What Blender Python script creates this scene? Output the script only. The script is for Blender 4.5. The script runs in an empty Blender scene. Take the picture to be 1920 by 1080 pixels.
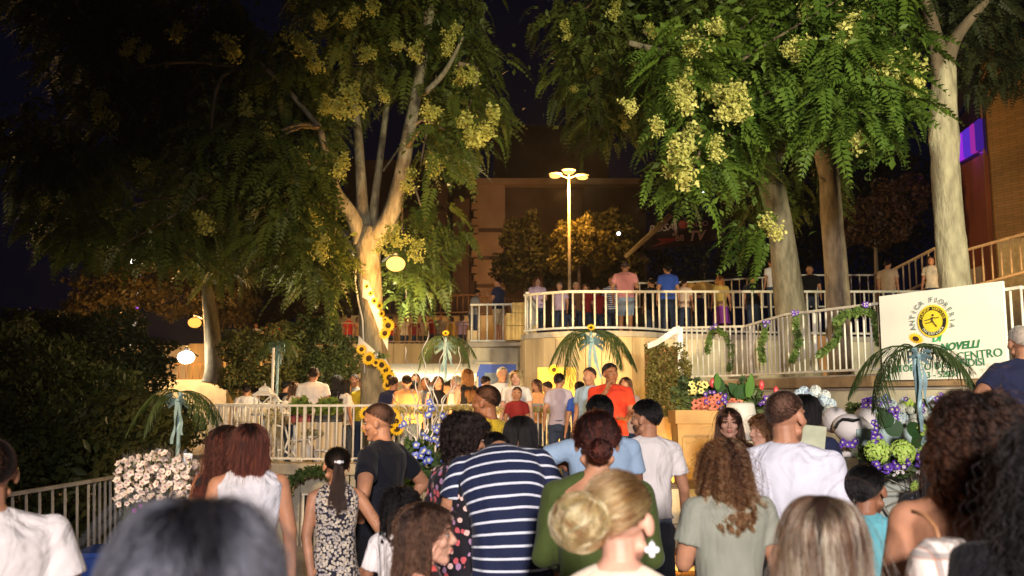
import bpy, math, random
import numpy as np
from mathutils import Vector, Matrix
random.seed(7)
rng = np.random.default_rng(11)
PI = math.pi
SC = bpy.context.scene
COL = SC.collection
R = math.radians
# ------------------------------------------------------------------ camera
PITCH, FPX, CAMZ = R(6.9), 1700.0, 1.8
cd = bpy.data.cameras.new('camera'); cam = bpy.data.objects.new('camera', cd); COL.objects.link(cam)
cam.location = (0, 0, CAMZ); cam.rotation_euler = (PI/2 + PITCH, 0, 0)
cd.sensor_width = 36; cd.lens = FPX/1920*36; cd.clip_end = 600; cd.clip_start = 0.05
cd.dof.use_dof = True; cd.dof.focus_distance = 8.5; cd.dof.aperture_fstop = 2.8
SC.camera = cam
# ------------------------------------------------------------------ night sky
W = bpy.data.worlds.new('World'); SC.world = W; W.use_nodes = True
bg = W.node_tree.nodes['Background']; bg.inputs[0].default_value = (0.006, 0.008, 0.030, 1); bg.inputs[1].default_value = 0.16
SC.view_settings.view_transform = 'Standard'; SC.view_settings.look = 'None'
SC.view_settings.exposure = 0; SC.view_settings.gamma = 1; SC.view_settings.use_curve_mapping = False
SC.cycles.use_denoising = True
SC.cycles.max_bounces = 5; SC.cycles.diffuse_bounces = 2; SC.cycles.glossy_bounces = 2
SC.cycles.transparent_max_bounces = 8; SC.cycles.sample_clamp_indirect = 4; SC.cycles.caustics_reflective = False
SC.cycles_curves.shape = 'RIBBONS'

def P(px, py, Y):
    "world point seen at pixel (px,py) of the 1920x1080 photograph at ground distance Y"
    u = (px-960)/FPX; v = (540-py)/FPX
    y = math.cos(PITCH)-v*math.sin(PITCH); z = math.sin(PITCH)+v*math.cos(PITCH)
    t = Y/y
    return Vector((u*t, Y, CAMZ+z*t))

def lamp(name, kind, loc, energy, color, size=0.1, aim=None, spot=60, blend=0.5):
    l = bpy.data.lights.new(name, kind); l.energy = energy; l.color = color
    if kind == 'AREA': l.shape = 'DISK'; l.size = size
    else: l.shadow_soft_size = size
    if kind == 'SPOT': l.spot_size = R(spot); l.spot_blend = blend
    o = bpy.data.objects.new(name, l); COL.objects.link(o); o.location = loc
    if aim is not None:
        o.rotation_euler = (Vector(aim)-Vector(loc)).to_track_quat('-Z', 'Y').to_euler()
    return o
SODIUM = (1.0, 0.50, 0.13); WARM = (1.0, 0.68, 0.30); FLOOD = (1.0, 0.90, 0.86)
# the floodlight rig behind the crowd that lights backs and the trees on the right
lamp('floodlight_rig', 'SPOT', (0.6, -6.0, 4.4), 8100, FLOOD, 0.5, aim=(2.4, 11, .1), spot=62, blend=0.9)
lamp('floodlight_tree', 'SPOT', (6.5, -3.0, 4.5), 14500, (1.0, 0.89, 0.56), 0.3, aim=(4.2, 14, 6.0), spot=48, blend=0.8)
lamp('floodlight_terrace', 'SPOT', (-4.5, -4.0, 6.0), 8500, (1.0, 0.66, 0.30), 0.3, aim=(-.6, 14.5, 1.4), spot=34, blend=0.9)
# ------------------------------------------------------------------ tags, empties
def tag(o, label=None, cat=None, group=None, kind=None):
    if label: o['label'] = label
    if cat: o['category'] = cat
    if group: o['group'] = group
    if kind: o['kind'] = kind
    return o
def empty(name, loc=(0,0,0), rz=0, label=None, cat=None, group=None, parent=None):
    o = bpy.data.objects.new(name, None); COL.objects.link(o); o.location = loc; o.rotation_euler = (0,0,rz)
    o.empty_display_size = 0.1
    if parent is not None: o.parent = parent
    return tag(o, label, cat, group)
def link(name, me, parent=None, loc=None, rot=None, scale=None):
    o = bpy.data.objects.new(name, me); COL.objects.link(o)
    if parent is not None: o.parent = parent
    if loc is not None: o.location = loc
    if rot is not None: o.rotation_euler = rot
    if scale is not None: o.scale = (scale,)*3 if np.isscalar(scale) else scale
    return o
# ------------------------------------------------------------------ materials
_M = {}
def _nt(name):
    m = bpy.data.materials.new(name); m.use_nodes = True
    return m, m.node_tree, m.node_tree.nodes['Principled BSDF']
def mat(name, c, rough=0.6, metal=0.0, var=0.25, scale=6.0, bump=0.15, bscale=60.0, spec=0.4, emit=None, estr=0, c2=None, coord='Object', trans=0, alpha=1, sss=0, backlit=0, stretch=None):
    if name in _M: return _M[name]
    m, nt, b = _nt(name); N = nt.nodes.new; L = nt.links.new
    b.inputs['Roughness'].default_value = rough; b.inputs['Metallic'].default_value = metal
    b.inputs['Specular IOR Level'].default_value = spec
    c = tuple(c)
    tc = N('ShaderNodeTexCoord'); src = tc.outputs[coord]
    if stretch:
        mp = N('ShaderNodeMapping'); mp.inputs['Scale'].default_value = stretch; L(src, mp.inputs[0]); src = mp.outputs[0]
    n1 = N('ShaderNodeTexNoise'); n1.inputs['Scale'].default_value = scale; n1.inputs['Detail'].default_value = 6; L(src, n1.inputs['Vector'])
    rmp = N('ShaderNodeValToRGB'); rmp.color_ramp.elements[0].position = 0.3; rmp.color_ramp.elements[1].position = 0.7
    ca = c2 if c2 else tuple(x*(1-var) for x in c); cb = c if c2 else tuple(min(1, x*(1+var)) for x in c)
    rmp.color_ramp.elements[0].color = (*ca, 1); rmp.color_ramp.elements[1].color = (*cb, 1)
    L(n1.outputs['Fac'], rmp.inputs[0]); L(rmp.outputs[0], b.inputs['Base Color'])
    if bump:
        n2 = N('ShaderNodeTexNoise'); n2.inputs['Scale'].default_value = bscale; n2.inputs['Detail'].default_value = 4; L(src, n2.inputs['Vector'])
        bp = N('ShaderNodeBump'); bp.inputs['Strength'].default_value = bump; bp.inputs['Distance'].default_value = 0.02
        L(n2.outputs['Fac'], bp.inputs['Height']); L(bp.outputs[0], b.inputs['Normal'])
    if emit:
        b.inputs['Emission Color'].default_value = (*emit, 1); b.inputs['Emission Strength'].default_value = estr
    if trans: b.inputs['Transmission Weight'].default_value = trans
    if alpha < 1: b.inputs['Alpha'].default_value = alpha
    if sss:
        b.inputs['Subsurface Weight'].default_value = sss; b.inputs['Subsurface Radius'].default_value = (0.01, 0.004, 0.002)
    if backlit:
        tl = N('ShaderNodeBsdfTranslucent'); mx = N('ShaderNodeMixShader'); mx.inputs[0].default_value = backlit
        L(rmp.outputs[0], tl.inputs[0]); L(b.outputs[0], mx.inputs[1]); L(tl.outputs[0], mx.inputs[2])
        L(mx.outputs[0], nt.nodes['Material Output'].inputs[0])
    _M[name] = m
    return m
def glow(name, c, s):
    if name in _M: return _M[name]
    m = bpy.data.materials.new(name); m.use_nodes = True; nt = m.node_tree; nt.nodes.clear()
    e = nt.nodes.new('ShaderNodeEmission'); e.inputs[0].default_value = (*c, 1); e.inputs[1].default_value = s
    o = nt.nodes.new('ShaderNodeOutputMaterial'); nt.links.new(e.outputs[0], o.inputs[0])
    _M[name] = m; return m
# ------------------------------------------------------------------ meshes
def fastmesh(name, V, F, m=None, smooth=False, attrs=None):
    V = np.asarray(V, dtype=np.float32)
    me = bpy.data.meshes.new(name)
    if isinstance(F, np.ndarray):
        nf, k = F.shape
        me.vertices.add(len(V)); me.vertices.foreach_set('co', V.ravel())
        me.loops.add(nf*k); me.loops.foreach_set('vertex_index', F.astype(np.int32).ravel())
        me.polygons.add(nf); me.polygons.foreach_set('loop_start', np.arange(0, nf*k, k, dtype=np.int32))
        me.update(calc_edges=True)
    else:
        me.from_pydata([tuple(map(float, v)) for v in V], [], F)
    if smooth: me.shade_smooth()
    if m is not None:
        for mm in (m if isinstance(m, (list, tuple)) else [m]): me.materials.append(mm)
    if attrs:
        for k, a in attrs.items():
            at = me.attributes.new(k, 'FLOAT_VECTOR', 'POINT'); at.data.foreach_set('vector', np.asarray(a, dtype=np.float32).ravel())
    return me
class MB:
    def __init__(s): s.v = []; s.f = []; s.mi = []; s.n = 0
    def add(s, V, F, mi=0):
        s.v.append(np.asarray(V, dtype=float)); o = s.n; s.n += len(V)
        s.f += [tuple(int(i)+o for i in f) for f in F]; s.mi += [mi]*len(F); return s
    def box(s, lo, hi, mi=0, T=None):
        x0, y0, z0 = lo; x1, y1, z1 = hi
        V = np.array([(x0,y0,z0),(x1,y0,z0),(x1,y1,z0),(x0,y1,z0),(x0,y0,z1),(x1,y0,z1),(x1,y1,z1),(x0,y1,z1)], float)
        if T is not None: V = np.array([T @ Vector(v) for v in V])
        return s.add(V, [(0,3,2,1),(4,5,6,7),(0,1,5,4),(1,2,6,5),(2,3,7,6),(3,0,4,7)], mi)
    def bar(s, a, b, w, h=None, mi=0):
        "square bar from a to b"
        h = h or w; a = Vector(a); b = Vector(b); d = (b-a).normalized()
        up = Vector((0,0,1)) if abs(d.z) < 0.95 else Vector((0,1,0))
        sx = d.cross(up).normalized(); sy = sx.cross(d)
        V = [p+sx*(i*w/2)+sy*(j*h/2) for p in (a, b) for i, j in ((-1,-1),(1,-1),(1,1),(-1,1))]
        return s.add(V, [(0,1,2,3),(7,6,5,4),(0,4,5,1),(1,5,6,2),(2,6,7,3),(3,7,4,0)], mi)
    def rings(s, C, n, close=True, mi=0):
        "C: list of (n,3) rings"
        k = len(C); V = np.concatenate(C); F = []
        for i in range(k-1):
            for j in range(n):
                a = i*n+j; b = i*n+(j+1) % n
                F.append((a, b, b+n, a+n))
        if close: F.append(tuple(range(n-1, -1, -1))); F.append(tuple((k-1)*n+j for j in range(n)))
        return s.add(V, F, mi)
    def tube(s, pts, rad, n=8, mi=0, close=True):
        pts = [Vector(p) for p in pts]
        if np.isscalar(rad): rad = [rad]*len(pts)
        C = []; ref = None
        for i, p in enumerate(pts):
            d = (pts[min(i+1, len(pts)-1)]-pts[max(i-1, 0)]).normalized()
            if ref is None: ref = Vector((1,0,0)) if abs(d.x) < 0.8 else Vector((0,1,0))
            a = (ref-d*ref.dot(d)).normalized(); b = d.cross(a); ref = a
            C.append(np.array([p+(a*math.cos(t)+b*math.sin(t))*rad[i] for t in np.arange(n)*2*PI/n]))
        return s.rings(C, n, close, mi)
    def capsule(s, p, q, r1, r2=None, n=12, flat=(False, False)):
        r2 = r1 if r2 is None else r2; p = Vector(p); q = Vector(q); d = (q-p); L = max(d.length, 1e-5); d = d/L
        pts = []; rr = []
        if not flat[0]:
            for a in (80, 55, 28): pts.append(p-d*r1*math.sin(R(a))); rr.append(r1*math.cos(R(a)))
        pts.append(p); rr.append(r1); pts.append((p+q)/2); rr.append((r1+r2)/2); pts.append(q); rr.append(r2)
        if not flat[1]:
            for a in (28, 55, 80): pts.append(q+d*r2*math.sin(R(a))); rr.append(r2*math.cos(R(a)))
        a = Vector((1,0,0)) if abs(d.x) < 0.8 else Vector((0,1,0)); a = (a-d*a.dot(d)).normalized(); b = d.cross(a)
        return s.rings([np.array([c+(a*math.cos(t)+b*math.sin(t))*r for t in np.arange(n)*2*PI/n]) for c, r in zip(pts, rr)], n)
    def ell(s, c, r, rot=None, n=14, m=8, mi=0):
        if np.isscalar(r): r = (r, r, r)
        C = []
        for i in range(1, m):
            ph = -PI/2+PI*i/m
            ring = np.array([(math.cos(ph)*math.cos(t)*r[0], math.cos(ph)*math.sin(t)*r[1], math.sin(ph)*r[2]) for t in np.arange(n)*2*PI/n])
            if rot is not None: ring = ring @ np.array(rot).T
            C.append(ring+np.array(c))
        return s.rings(C, n, True, mi)
    def loft(s, rg, n=22, flat_top=True):
        "rg: (x,y,z,rx,ry)"
        C = []
        for (x, y, z, rx, ry) in rg:
            t = np.arange(n)*2*PI/n
            c, sn = np.cos(t), np.sin(t)
            C.append(np.stack([x+rx*np.sign(c)*np.abs(c)**0.85, y+ry*np.sign(sn)*np.abs(sn)**0.85, np.full(n, z)], 1))
        return s.rings(C, n)
    def arrays(s): return np.concatenate(s.v), s.f
    def mesh(s, name, m=None, smooth=False):
        me = bpy.data.meshes.new(name); me.from_pydata([tuple(v) for v in np.concatenate(s.v).tolist()], [], s.f)
        if m is not None:
            for mm in (m if isinstance(m, (list, tuple)) else [m]): me.materials.append(mm)
        if any(s.mi): me.polygons.foreach_set('material_index', s.mi)
        if smooth: me.shade_smooth()
        return me
    def build(s, name, m=None, parent=None, smooth=False, **k): return link(name, s.mesh(name, m, smooth), parent, **k)
    def struct(s, name, m=None, smooth=False):
        return tag(s.build(name, m, None, smooth), kind='structure')
# ------------------------------------------------------------------ people
_tmp = bpy.data.scenes.new('bench')
def remesh(mb, voxel, smooth=4):
    me = mb.mesh('tmp'); o = bpy.data.objects.new('tmp', me); _tmp.collection.objects.link(o)
    m = o.modifiers.new('r', 'REMESH'); m.mode = 'VOXEL'; m.voxel_size = voxel
    if smooth: k = o.modifiers.new('s', 'SMOOTH'); k.factor = 0.5; k.iterations = smooth
    _tmp.view_layers[0].update(); dg = _tmp.view_layers[0].depsgraph
    ev = o.evaluated_get(dg); em = ev.to_mesh()
    V = np.empty(len(em.vertices)*3, np.float32); em.vertices.foreach_get('co', V)
    F = np.empty(len(em.loops), np.int32); em.loops.foreach_get('vertex_index', F)
    ev.to_mesh_clear(); bpy.data.objects.remove(o); bpy.data.meshes.remove(me)
    return V.reshape(-1, 3).astype(float), F.reshape(-1, 4)
def normals(V, F):
    n = np.cross(V[F[:, 2]]-V[F[:, 0]], V[F[:, 3]]-V[F[:, 1]])
    N = np.zeros_like(V)
    for k in range(4): np.add.at(N, F[:, k], n)
    return N/(np.linalg.norm(N, axis=1, keepdims=True)+1e-9)
def joinVF(parts):
    V = []; F = []; o = 0
    for v, f in parts: V.append(v); F.append(f+o); o += len(v)
    return np.concatenate(V), np.concatenate(F)

def skin(tone):
    t = {'fair': (0.55, 0.30, 0.21), 'tan': (0.42, 0.20, 0.115), 'brown': (0.27, 0.115, 0.062), 'dark': (0.16, 0.075, 0.045)}[tone]
    return mat('skin_'+tone, t, 0.5, var=0.20, scale=11, bump=0.08, bscale=220, spec=0.35, sss=0.12)
def hairmat(name, c, c2=None, rough=0.5):
    k = 'hair_'+name
    if k in _M: return _M[k]
    m = bpy.data.materials.new(k); m.use_nodes = True; nt = m.node_tree; nt.nodes.clear(); N = nt.nodes.new; L = nt.links.new
    h = N('ShaderNodeBsdfHairPrincipled'); h.parametrization = 'COLOR'; o = N('ShaderNodeOutputMaterial'); L(h.outputs[0], o.inputs[0])
    h.inputs['Roughness'].default_value = rough; h.inputs['Radial Roughness'].default_value = 0.85; h.inputs['IOR'].default_value = 1.38; h.inputs['Coat'].default_value = 0.0
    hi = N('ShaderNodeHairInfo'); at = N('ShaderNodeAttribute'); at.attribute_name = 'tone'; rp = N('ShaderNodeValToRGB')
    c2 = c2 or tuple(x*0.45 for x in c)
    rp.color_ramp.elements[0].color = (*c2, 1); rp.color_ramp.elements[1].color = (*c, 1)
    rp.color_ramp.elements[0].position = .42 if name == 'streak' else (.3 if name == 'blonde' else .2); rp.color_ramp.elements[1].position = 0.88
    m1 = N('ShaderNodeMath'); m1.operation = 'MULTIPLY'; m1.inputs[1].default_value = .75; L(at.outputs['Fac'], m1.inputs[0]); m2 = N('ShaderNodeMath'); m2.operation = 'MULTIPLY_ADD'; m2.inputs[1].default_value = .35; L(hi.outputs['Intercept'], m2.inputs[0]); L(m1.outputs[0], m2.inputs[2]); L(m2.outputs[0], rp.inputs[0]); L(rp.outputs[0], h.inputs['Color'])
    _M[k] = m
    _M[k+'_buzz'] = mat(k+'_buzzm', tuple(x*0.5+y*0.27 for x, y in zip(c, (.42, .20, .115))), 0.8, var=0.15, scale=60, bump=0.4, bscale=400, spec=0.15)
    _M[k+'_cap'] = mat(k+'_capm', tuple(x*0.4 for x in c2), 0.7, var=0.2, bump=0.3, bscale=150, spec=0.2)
    return m
HAIR = {'black': ((0.008, 0.006, 0.006), None), 'dark': ((0.022, 0.012, 0.009), None), 'auburn': ((0.085, 0.018, 0.010), (0.012, 0.004, 0.003)),
        'brown': ((0.11, 0.05, 0.025), (0.02, 0.009, 0.006)), 'curlbrown': ((0.20, 0.10, 0.045), (0.035, 0.013, 0.006)), 'copper': ((0.055, 0.020, 0.008), (0.008, 0.005, 0.004)),
        'blonde': ((0.90, 0.60, 0.26), (0.13, 0.055, 0.018)), 'streak': ((0.85, 0.68, 0.44), (0.045, 0.02, 0.010)),
        'ginger': ((0.30, 0.09, 0.02), None), 'grey': ((0.10, 0.105, 0.135), (0.006, 0.006, 0.010)), 'white': ((0.75, 0.70, 0.62), None),  # grey also serves dark hair, its bluish sheen put into the strand tones
        'darkgrey': ((0.09, 0.065, 0.055), (0.025, 0.018, 0.016))}
def hm(n): c, c2 = HAIR[n]; return hairmat(n, c, c2)

def curves_obj(name, Pts, rad, m, parent, tone=None):
    "Pts (N,K,3)"
    n, k, _ = Pts.shape
    hc = bpy.data.hair_curves.new(name); hc.add_curves([k]*n)
    hc.attributes['position'].data.foreach_set('vector', np.ascontiguousarray(Pts, dtype=np.float32).ravel())
    ra = hc.attributes.get('radius') or hc.attributes.new('radius', 'FLOAT', 'POINT')
    prof = rad*np.linspace(1, 0.45, k)
    ra.data.foreach_set('value', np.tile(prof, n).astype(np.float32))
    ta = hc.attributes.new('tone', 'FLOAT', 'CURVE'); ta.data.foreach_set('value', (np.random.default_rng(n).random(n) if tone is None else tone).astype(np.float32))
    hc.materials.append(m)
    return link(name, hc, parent)

HC = np.array((0, -0.012, 0.028)); HR = np.array((0.080, 0.101, 0.091))   # skull ellipsoid in head space
def make_hair(parent, M, C, s, style, color, n, rad, length=0.3, vol=0.02, curl=0.0, lean=0, neck=None, gather=None, bun=0.045, fringe=0.0, seed=0, cap=1.0, hl=0.05, sweep=.02):
    rg = np.random.default_rng(seed+100)
    if style == 'buzz': cap = .968
    g = np.array(M.transposed() @ Vector((0, 0, -1)))
    d = rg.normal(size=(n*4, 3)); d /= np.linalg.norm(d, axis=1, keepdims=True)
    front = d[:, 1] > 0
    thr = np.where(front, hl+0.62*d[:, 1], hl+0.85*d[:, 1])
    d = d[d[:, 2] > thr][:n]; n = len(d)
    root = HC+d*HR*cap
    K = {'short': 5, 'buzz': 3}.get(style, 22)
    P_ = np.zeros((n, K, 3)); P_[:, 0] = root; p = root.copy()
    L = length*(0.75+0.35*rg.random(n)); st = (L/(K-1))[:, None]
    off = vol*(rg.random(n)**0.7)
    nc = max(8, n//(55 if curl > 0 or style in ('updo', 'bun') else 28)); ci = rg.integers(0, n, nc)
    near = np.argmin(((root[:, None, :]-root[None, ci, :])**2).sum(-1), 1) if n*nc < 4e6 else rg.integers(0, nc, n)
    rnd = rg.normal(size=(nc, 3))[near]*0.7+rg.normal(size=(n, 3))*0.3
    fly = rg.random(n) < (.035 if style not in ('short', 'buzz') else 0); rnd[fly] = rg.normal(size=(n, 3))[fly]*2.2; off = np.where(fly, off+.012, off)
    if neck is not None:
        nb = np.array(M.transposed() @ (Vector(neck)-C))/s
        ax = np.array(M.transposed() @ Vector((math.sin(0), -math.sin(lean), -math.cos(lean))))
    gone = np.zeros(n, bool); G = None if gather is None else np.array(gather)
    axes = rg.normal(size=(nc, 3))[near]*0.75+rg.normal(size=(n, 3))*.08+np.array((.8, 0, 0.2)); axes /= np.linalg.norm(axes, axis=1, keepdims=True)
    br = bun*(0.50+0.5*rg.random(nc)[near]+.08*rg.random(n))[:, None]
    for k in range(1, K):
        q = (p-HC)/HR; l = np.linalg.norm(q, axis=1, keepdims=True); nn = q/HR; nn /= np.linalg.norm(nn, axis=1, keepdims=True)
        if style in ('short', 'buzz'):
            t = np.array((0, -0.25, -0.1))*(1 if style == 'short' else .3)+g*0.35
            dr = nn*(0.10 if style == 'short' else 0.9)+(t-nn*(t@nn.T if False else (nn*t).sum(1, keepdims=True)))+rnd*0.10+np.array((0, fringe, 0))
            stp = st
        elif G is not None:
            to = G-p; dist = np.linalg.norm(to, axis=1, keepdims=True)
            gone |= dist[:, 0] < (0.028 if style != 'updo' else bun*1.0)
            tt = to/dist; tt = tt-nn*(tt*nn).sum(1, keepdims=True)*0.85
            d1 = tt/(np.linalg.norm(tt, axis=1, keepdims=True)+1e-6)+nn*0.02
            if style == 'pony':
                d2 = g+rnd*0.10+np.array((0, -0.15, 0))*(k < 9)
            else:
                B = G+np.array((0, -bun*0.75, 0)); rr = p-B; rl = np.linalg.norm(rr, axis=1, keepdims=True)+1e-6
                d2 = np.cross(axes, rr/rl)*1.0-(rr/rl)*((rl-br)/bun)*1.5
            dr = np.where(gone[:, None], d2, d1)
            stp = np.where(gone[:, None], st*0.8, np.maximum(st*0.8, 0.014))
        else:
            part = np.stack([np.sign(root[:, 0]+1e-4)*0.35, np.full(n, -0.15), np.zeros(n)], 1)*max(0, 1-k/5)
            gt = g[None]+part; gt = gt-nn*np.minimum(0, (gt*nn).sum(1, keepdims=True))*1.0
            dr = gt+rnd*(0.08+curl*0.05); stp = st
            dr[:, 1] += fringe*0.0
        dr = dr/(np.linalg.norm(dr, axis=1, keepdims=True)+1e-9)
        p = p+dr*stp
        q = (p-HC)/HR; l = np.linalg.norm(q, axis=1); need = 1.0+(off*min(1, k/4.0)+0.002)/0.09
        if style == 'short':
            mx_ = 1.07+.03*off/max(vol, 1e-4); big = l > mx_; p[big] = HC+(q[big]/l[big, None])*mx_[big, None]*HR
        if style not in ('short', 'buzz'):
            fix = (l < need) & ~(gone if G is not None else np.zeros(n, bool))
            p[fix] = HC+(q[fix]/l[fix, None])*need[fix, None]*HR
            # keep the face clear
            if G is None:
                fc = (p[:, 1] > sweep+.045*np.clip((p[:, 2]-.0)/.06, 0, 1)) & (p[:, 2] < 0.06)
                p[fc, 1] -= 0.013; p[fc, 0] += np.sign(p[fc, 0]+1e-5)*0.002
            if neck is not None:   # shoulders and back push the hair out
                w = p-nb-ax*0.15; al = (w*ax).sum(1, keepdims=True); pr = w-ax*al
                ql = np.sqrt((al[:, 0]/0.17)**2+(pr[:, 0]/0.215)**2+(np.linalg.norm(pr[:, 1:], axis=1)/0.125)**2)
                f2 = (ql < 1.0+off*3); back = np.array((0, -1.0, 0)) if True else 0
                sh = ((1.0+off*3)-ql)[:, None]*0.10
                p = np.where(f2[:, None], p+np.array((0, -1.0, 0.25))*sh*np.sign(1e-3-(p[:, 1:2]-nb[1]-0.06)), p)
        P_[:, k] = p
    tk = np.linspace(0, 1, K)[None, :, None]
    cen = P_[ci][near]; roff = (root-root[ci][near])[:, None, :]
    if style not in ('short', 'buzz'):
        cl = 0.80 if curl > 0 else 0.42
        cl = np.where(fly, .1, cl)[:, None, None]; P_ = P_*(1-cl*tk)+(cen+roff*0.35)*(cl*tk)
    if curl > 0:
        ph = (rg.random(nc)*6.28)[near][:, None]+rg.normal(size=n)[:, None]*0.5; fr = (0.8+0.5*rg.random(nc))[near][:, None]
        arc = np.arange(K)[None, :]*length/(K-1); w = 2*PI*arc/0.055*fr+ph; am = curl*0.012*np.minimum(1, np.arange(K)/4)[None, :]*(0.6+0.8*rg.random(n))[:, None]
        hx = rg.normal(size=(nc, 3))[near]; hx[:, 2] *= 0.2; hx /= np.linalg.norm(hx, axis=1, keepdims=True)
        hy = np.cross(hx, g); P_ = P_+(hx[:, None, :]*np.cos(w)[..., None]+hy[:, None, :]*np.sin(w)[..., None])*am[..., None]
    elif style not in ('short', 'buzz'):
        w = np.arange(K)[None, :]*0.45+(rg.random(nc)*6.28)[near][:, None]
        P_[..., 0] += np.sin(w)*0.004*tk[..., 0]*1.5; P_[..., 1] += np.cos(w*0.8)*0.004*tk[..., 0]
    Mn = np.array(M)
    Wd = P_*s @ Mn.T+np.array(C)
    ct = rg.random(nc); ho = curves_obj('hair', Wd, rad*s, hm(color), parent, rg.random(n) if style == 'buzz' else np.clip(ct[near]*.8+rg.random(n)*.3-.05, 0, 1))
    # the mass under the outer strands
    cb = MB(); cr = .999 if style == 'buzz' else 1.0+(0.02 if style == 'short' else 0.05+vol*2.0)
    a = 26; b_ = 16; V = []; keep = []
    for i in range(b_+1):
        ph = -PI/2+PI*i/b_
        for j in range(a):
            t = 2*PI*j/a; dd = np.array((math.cos(ph)*math.cos(t), math.cos(ph)*math.sin(t), math.sin(ph)))
            V.append((HC+dd*HR*cr*cap)*s)
            th = hl+(0.02 if style == 'buzz' else 0.08)+(0.66*dd[1] if dd[1] > 0 else 0.85*dd[1]); keep.append(dd[2] > th)
    F = []
    for i in range(b_):
        for j in range(a):
            q = (i*a+j, i*a+(j+1) % a, (i+1)*a+(j+1) % a, (i+1)*a+j)
            if sum(keep[x] for x in q) >= 3: F.append(q)
    V = np.array(V) @ Mn.T+np.array(C)
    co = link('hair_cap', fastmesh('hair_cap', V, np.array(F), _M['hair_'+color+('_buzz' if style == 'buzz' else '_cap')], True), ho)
    return ho

ARM = {'down': ((0.235, -0.03, 1.13), (0.245, 0.03, 0.88), None), 'loose': ((0.265, -0.04, 1.14), (0.29, 0.08, 0.90), None),
       'hip': ((0.40, -0.10, 1.19), (0.20, 0.02, 1.03), (-0.5, 0.5, -0.7)), 'front': ((0.23, 0.02, 1.14), (0.14, 0.25, 1.08), (-0.6, 0.7, 0.1)),
       'phone': ((0.22, 0.05, 1.15), (0.08, 0.25, 1.25), (-0.2, 0.5, 0.8)), 'rail': ((0.24, 0.06, 1.15), (0.20, 0.30, 1.08), (0.0, 0.9, -0.4)),
       'back': ((0.25, -0.10, 1.14), (0.13, -0.15, 0.93), (-0.9, -0.1, -0.4)), 'raise': ((0.28, 0.20, 1.42), (0.20, 0.30, 1.62), (0, 0.2, 1)),
       'chin': ((0.20, 0.14, 1.20), (0.06, 0.20, 1.40), (-0.3, 0.0, 0.95)), 'reach': ((0.26, 0.20, 1.24), (0.24, 0.45, 1.16), (0, 1, 0)),
       'akimbo_back': ((0.38, -0.12, 1.10), (0.17, -0.13, 0.93), (-0.9, 0.1, 0.1)), 'hang': ((0.25, 0.02, 1.13), (0.26, 0.10, 0.88), None)}

def hand_prims(mb, w, d, thumb, pal, k=1.0, curl=25):
    "w wrist, d along the hand, thumb towards the thumb, pal palm normal"
    w = Vector(w); d = Vector(d).normalized(); th = Vector(thumb); th = (th-d*th.dot(d)).normalized(); pn = d.cross(th).normalized()
    if pn.dot(Vector(pal)) < 0: pn = -pn
    rot = Matrix((th, d, pn)).transposed()
    mb.capsule(w-d*0.03*k, w+d*0.02*k, 0.024*k, 0.024*k, 10)
    mb.ell(w+d*0.05*k, (0.040*k, 0.052*k, 0.0155*k), rot, 12, 8)
    mb.ell(w+d*0.035*k+th*0.022*k+pn*0.006*k, (0.02*k, 0.034*k, 0.017*k), rot, 10, 6)
    for i, (o, L, sp) in enumerate(((0.031, 0.068, 0.16), (0.0105, 0.078, 0.05), (-0.0105, 0.073, -0.06), (-0.031, 0.056, -0.18))):
        b = w+d*(0.088-abs(o)*0.25)*k+th*o*k; dd = (d+th*sp).normalized(); a = R(curl*0.5)
        for j, f in enumerate((0.46, 0.30, 0.24)):
            e_ = (dd*math.cos(a)+pn*math.sin(a)); q = b+e_*L*f*k
            mb.capsule(b, q, (0.0092-0.0009*j)*k, (0.0088-0.0012*j)*k, 8); b = q; a += R(curl)
    b = w+d*0.03*k+th*0.034*k; e1 = (d*0.65+th*0.75+pn*0.25).normalized(); q = b+e1*0.036*k; mb.capsule(b-e1*0.01, q, 0.0115*k, 0.0105*k, 8)
    e2 = (d*0.9+th*0.42+pn*0.2).normalized(); mb.capsule(q, q+e2*0.028*k, 0.0103*k, 0.0085*k, 8)

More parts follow.
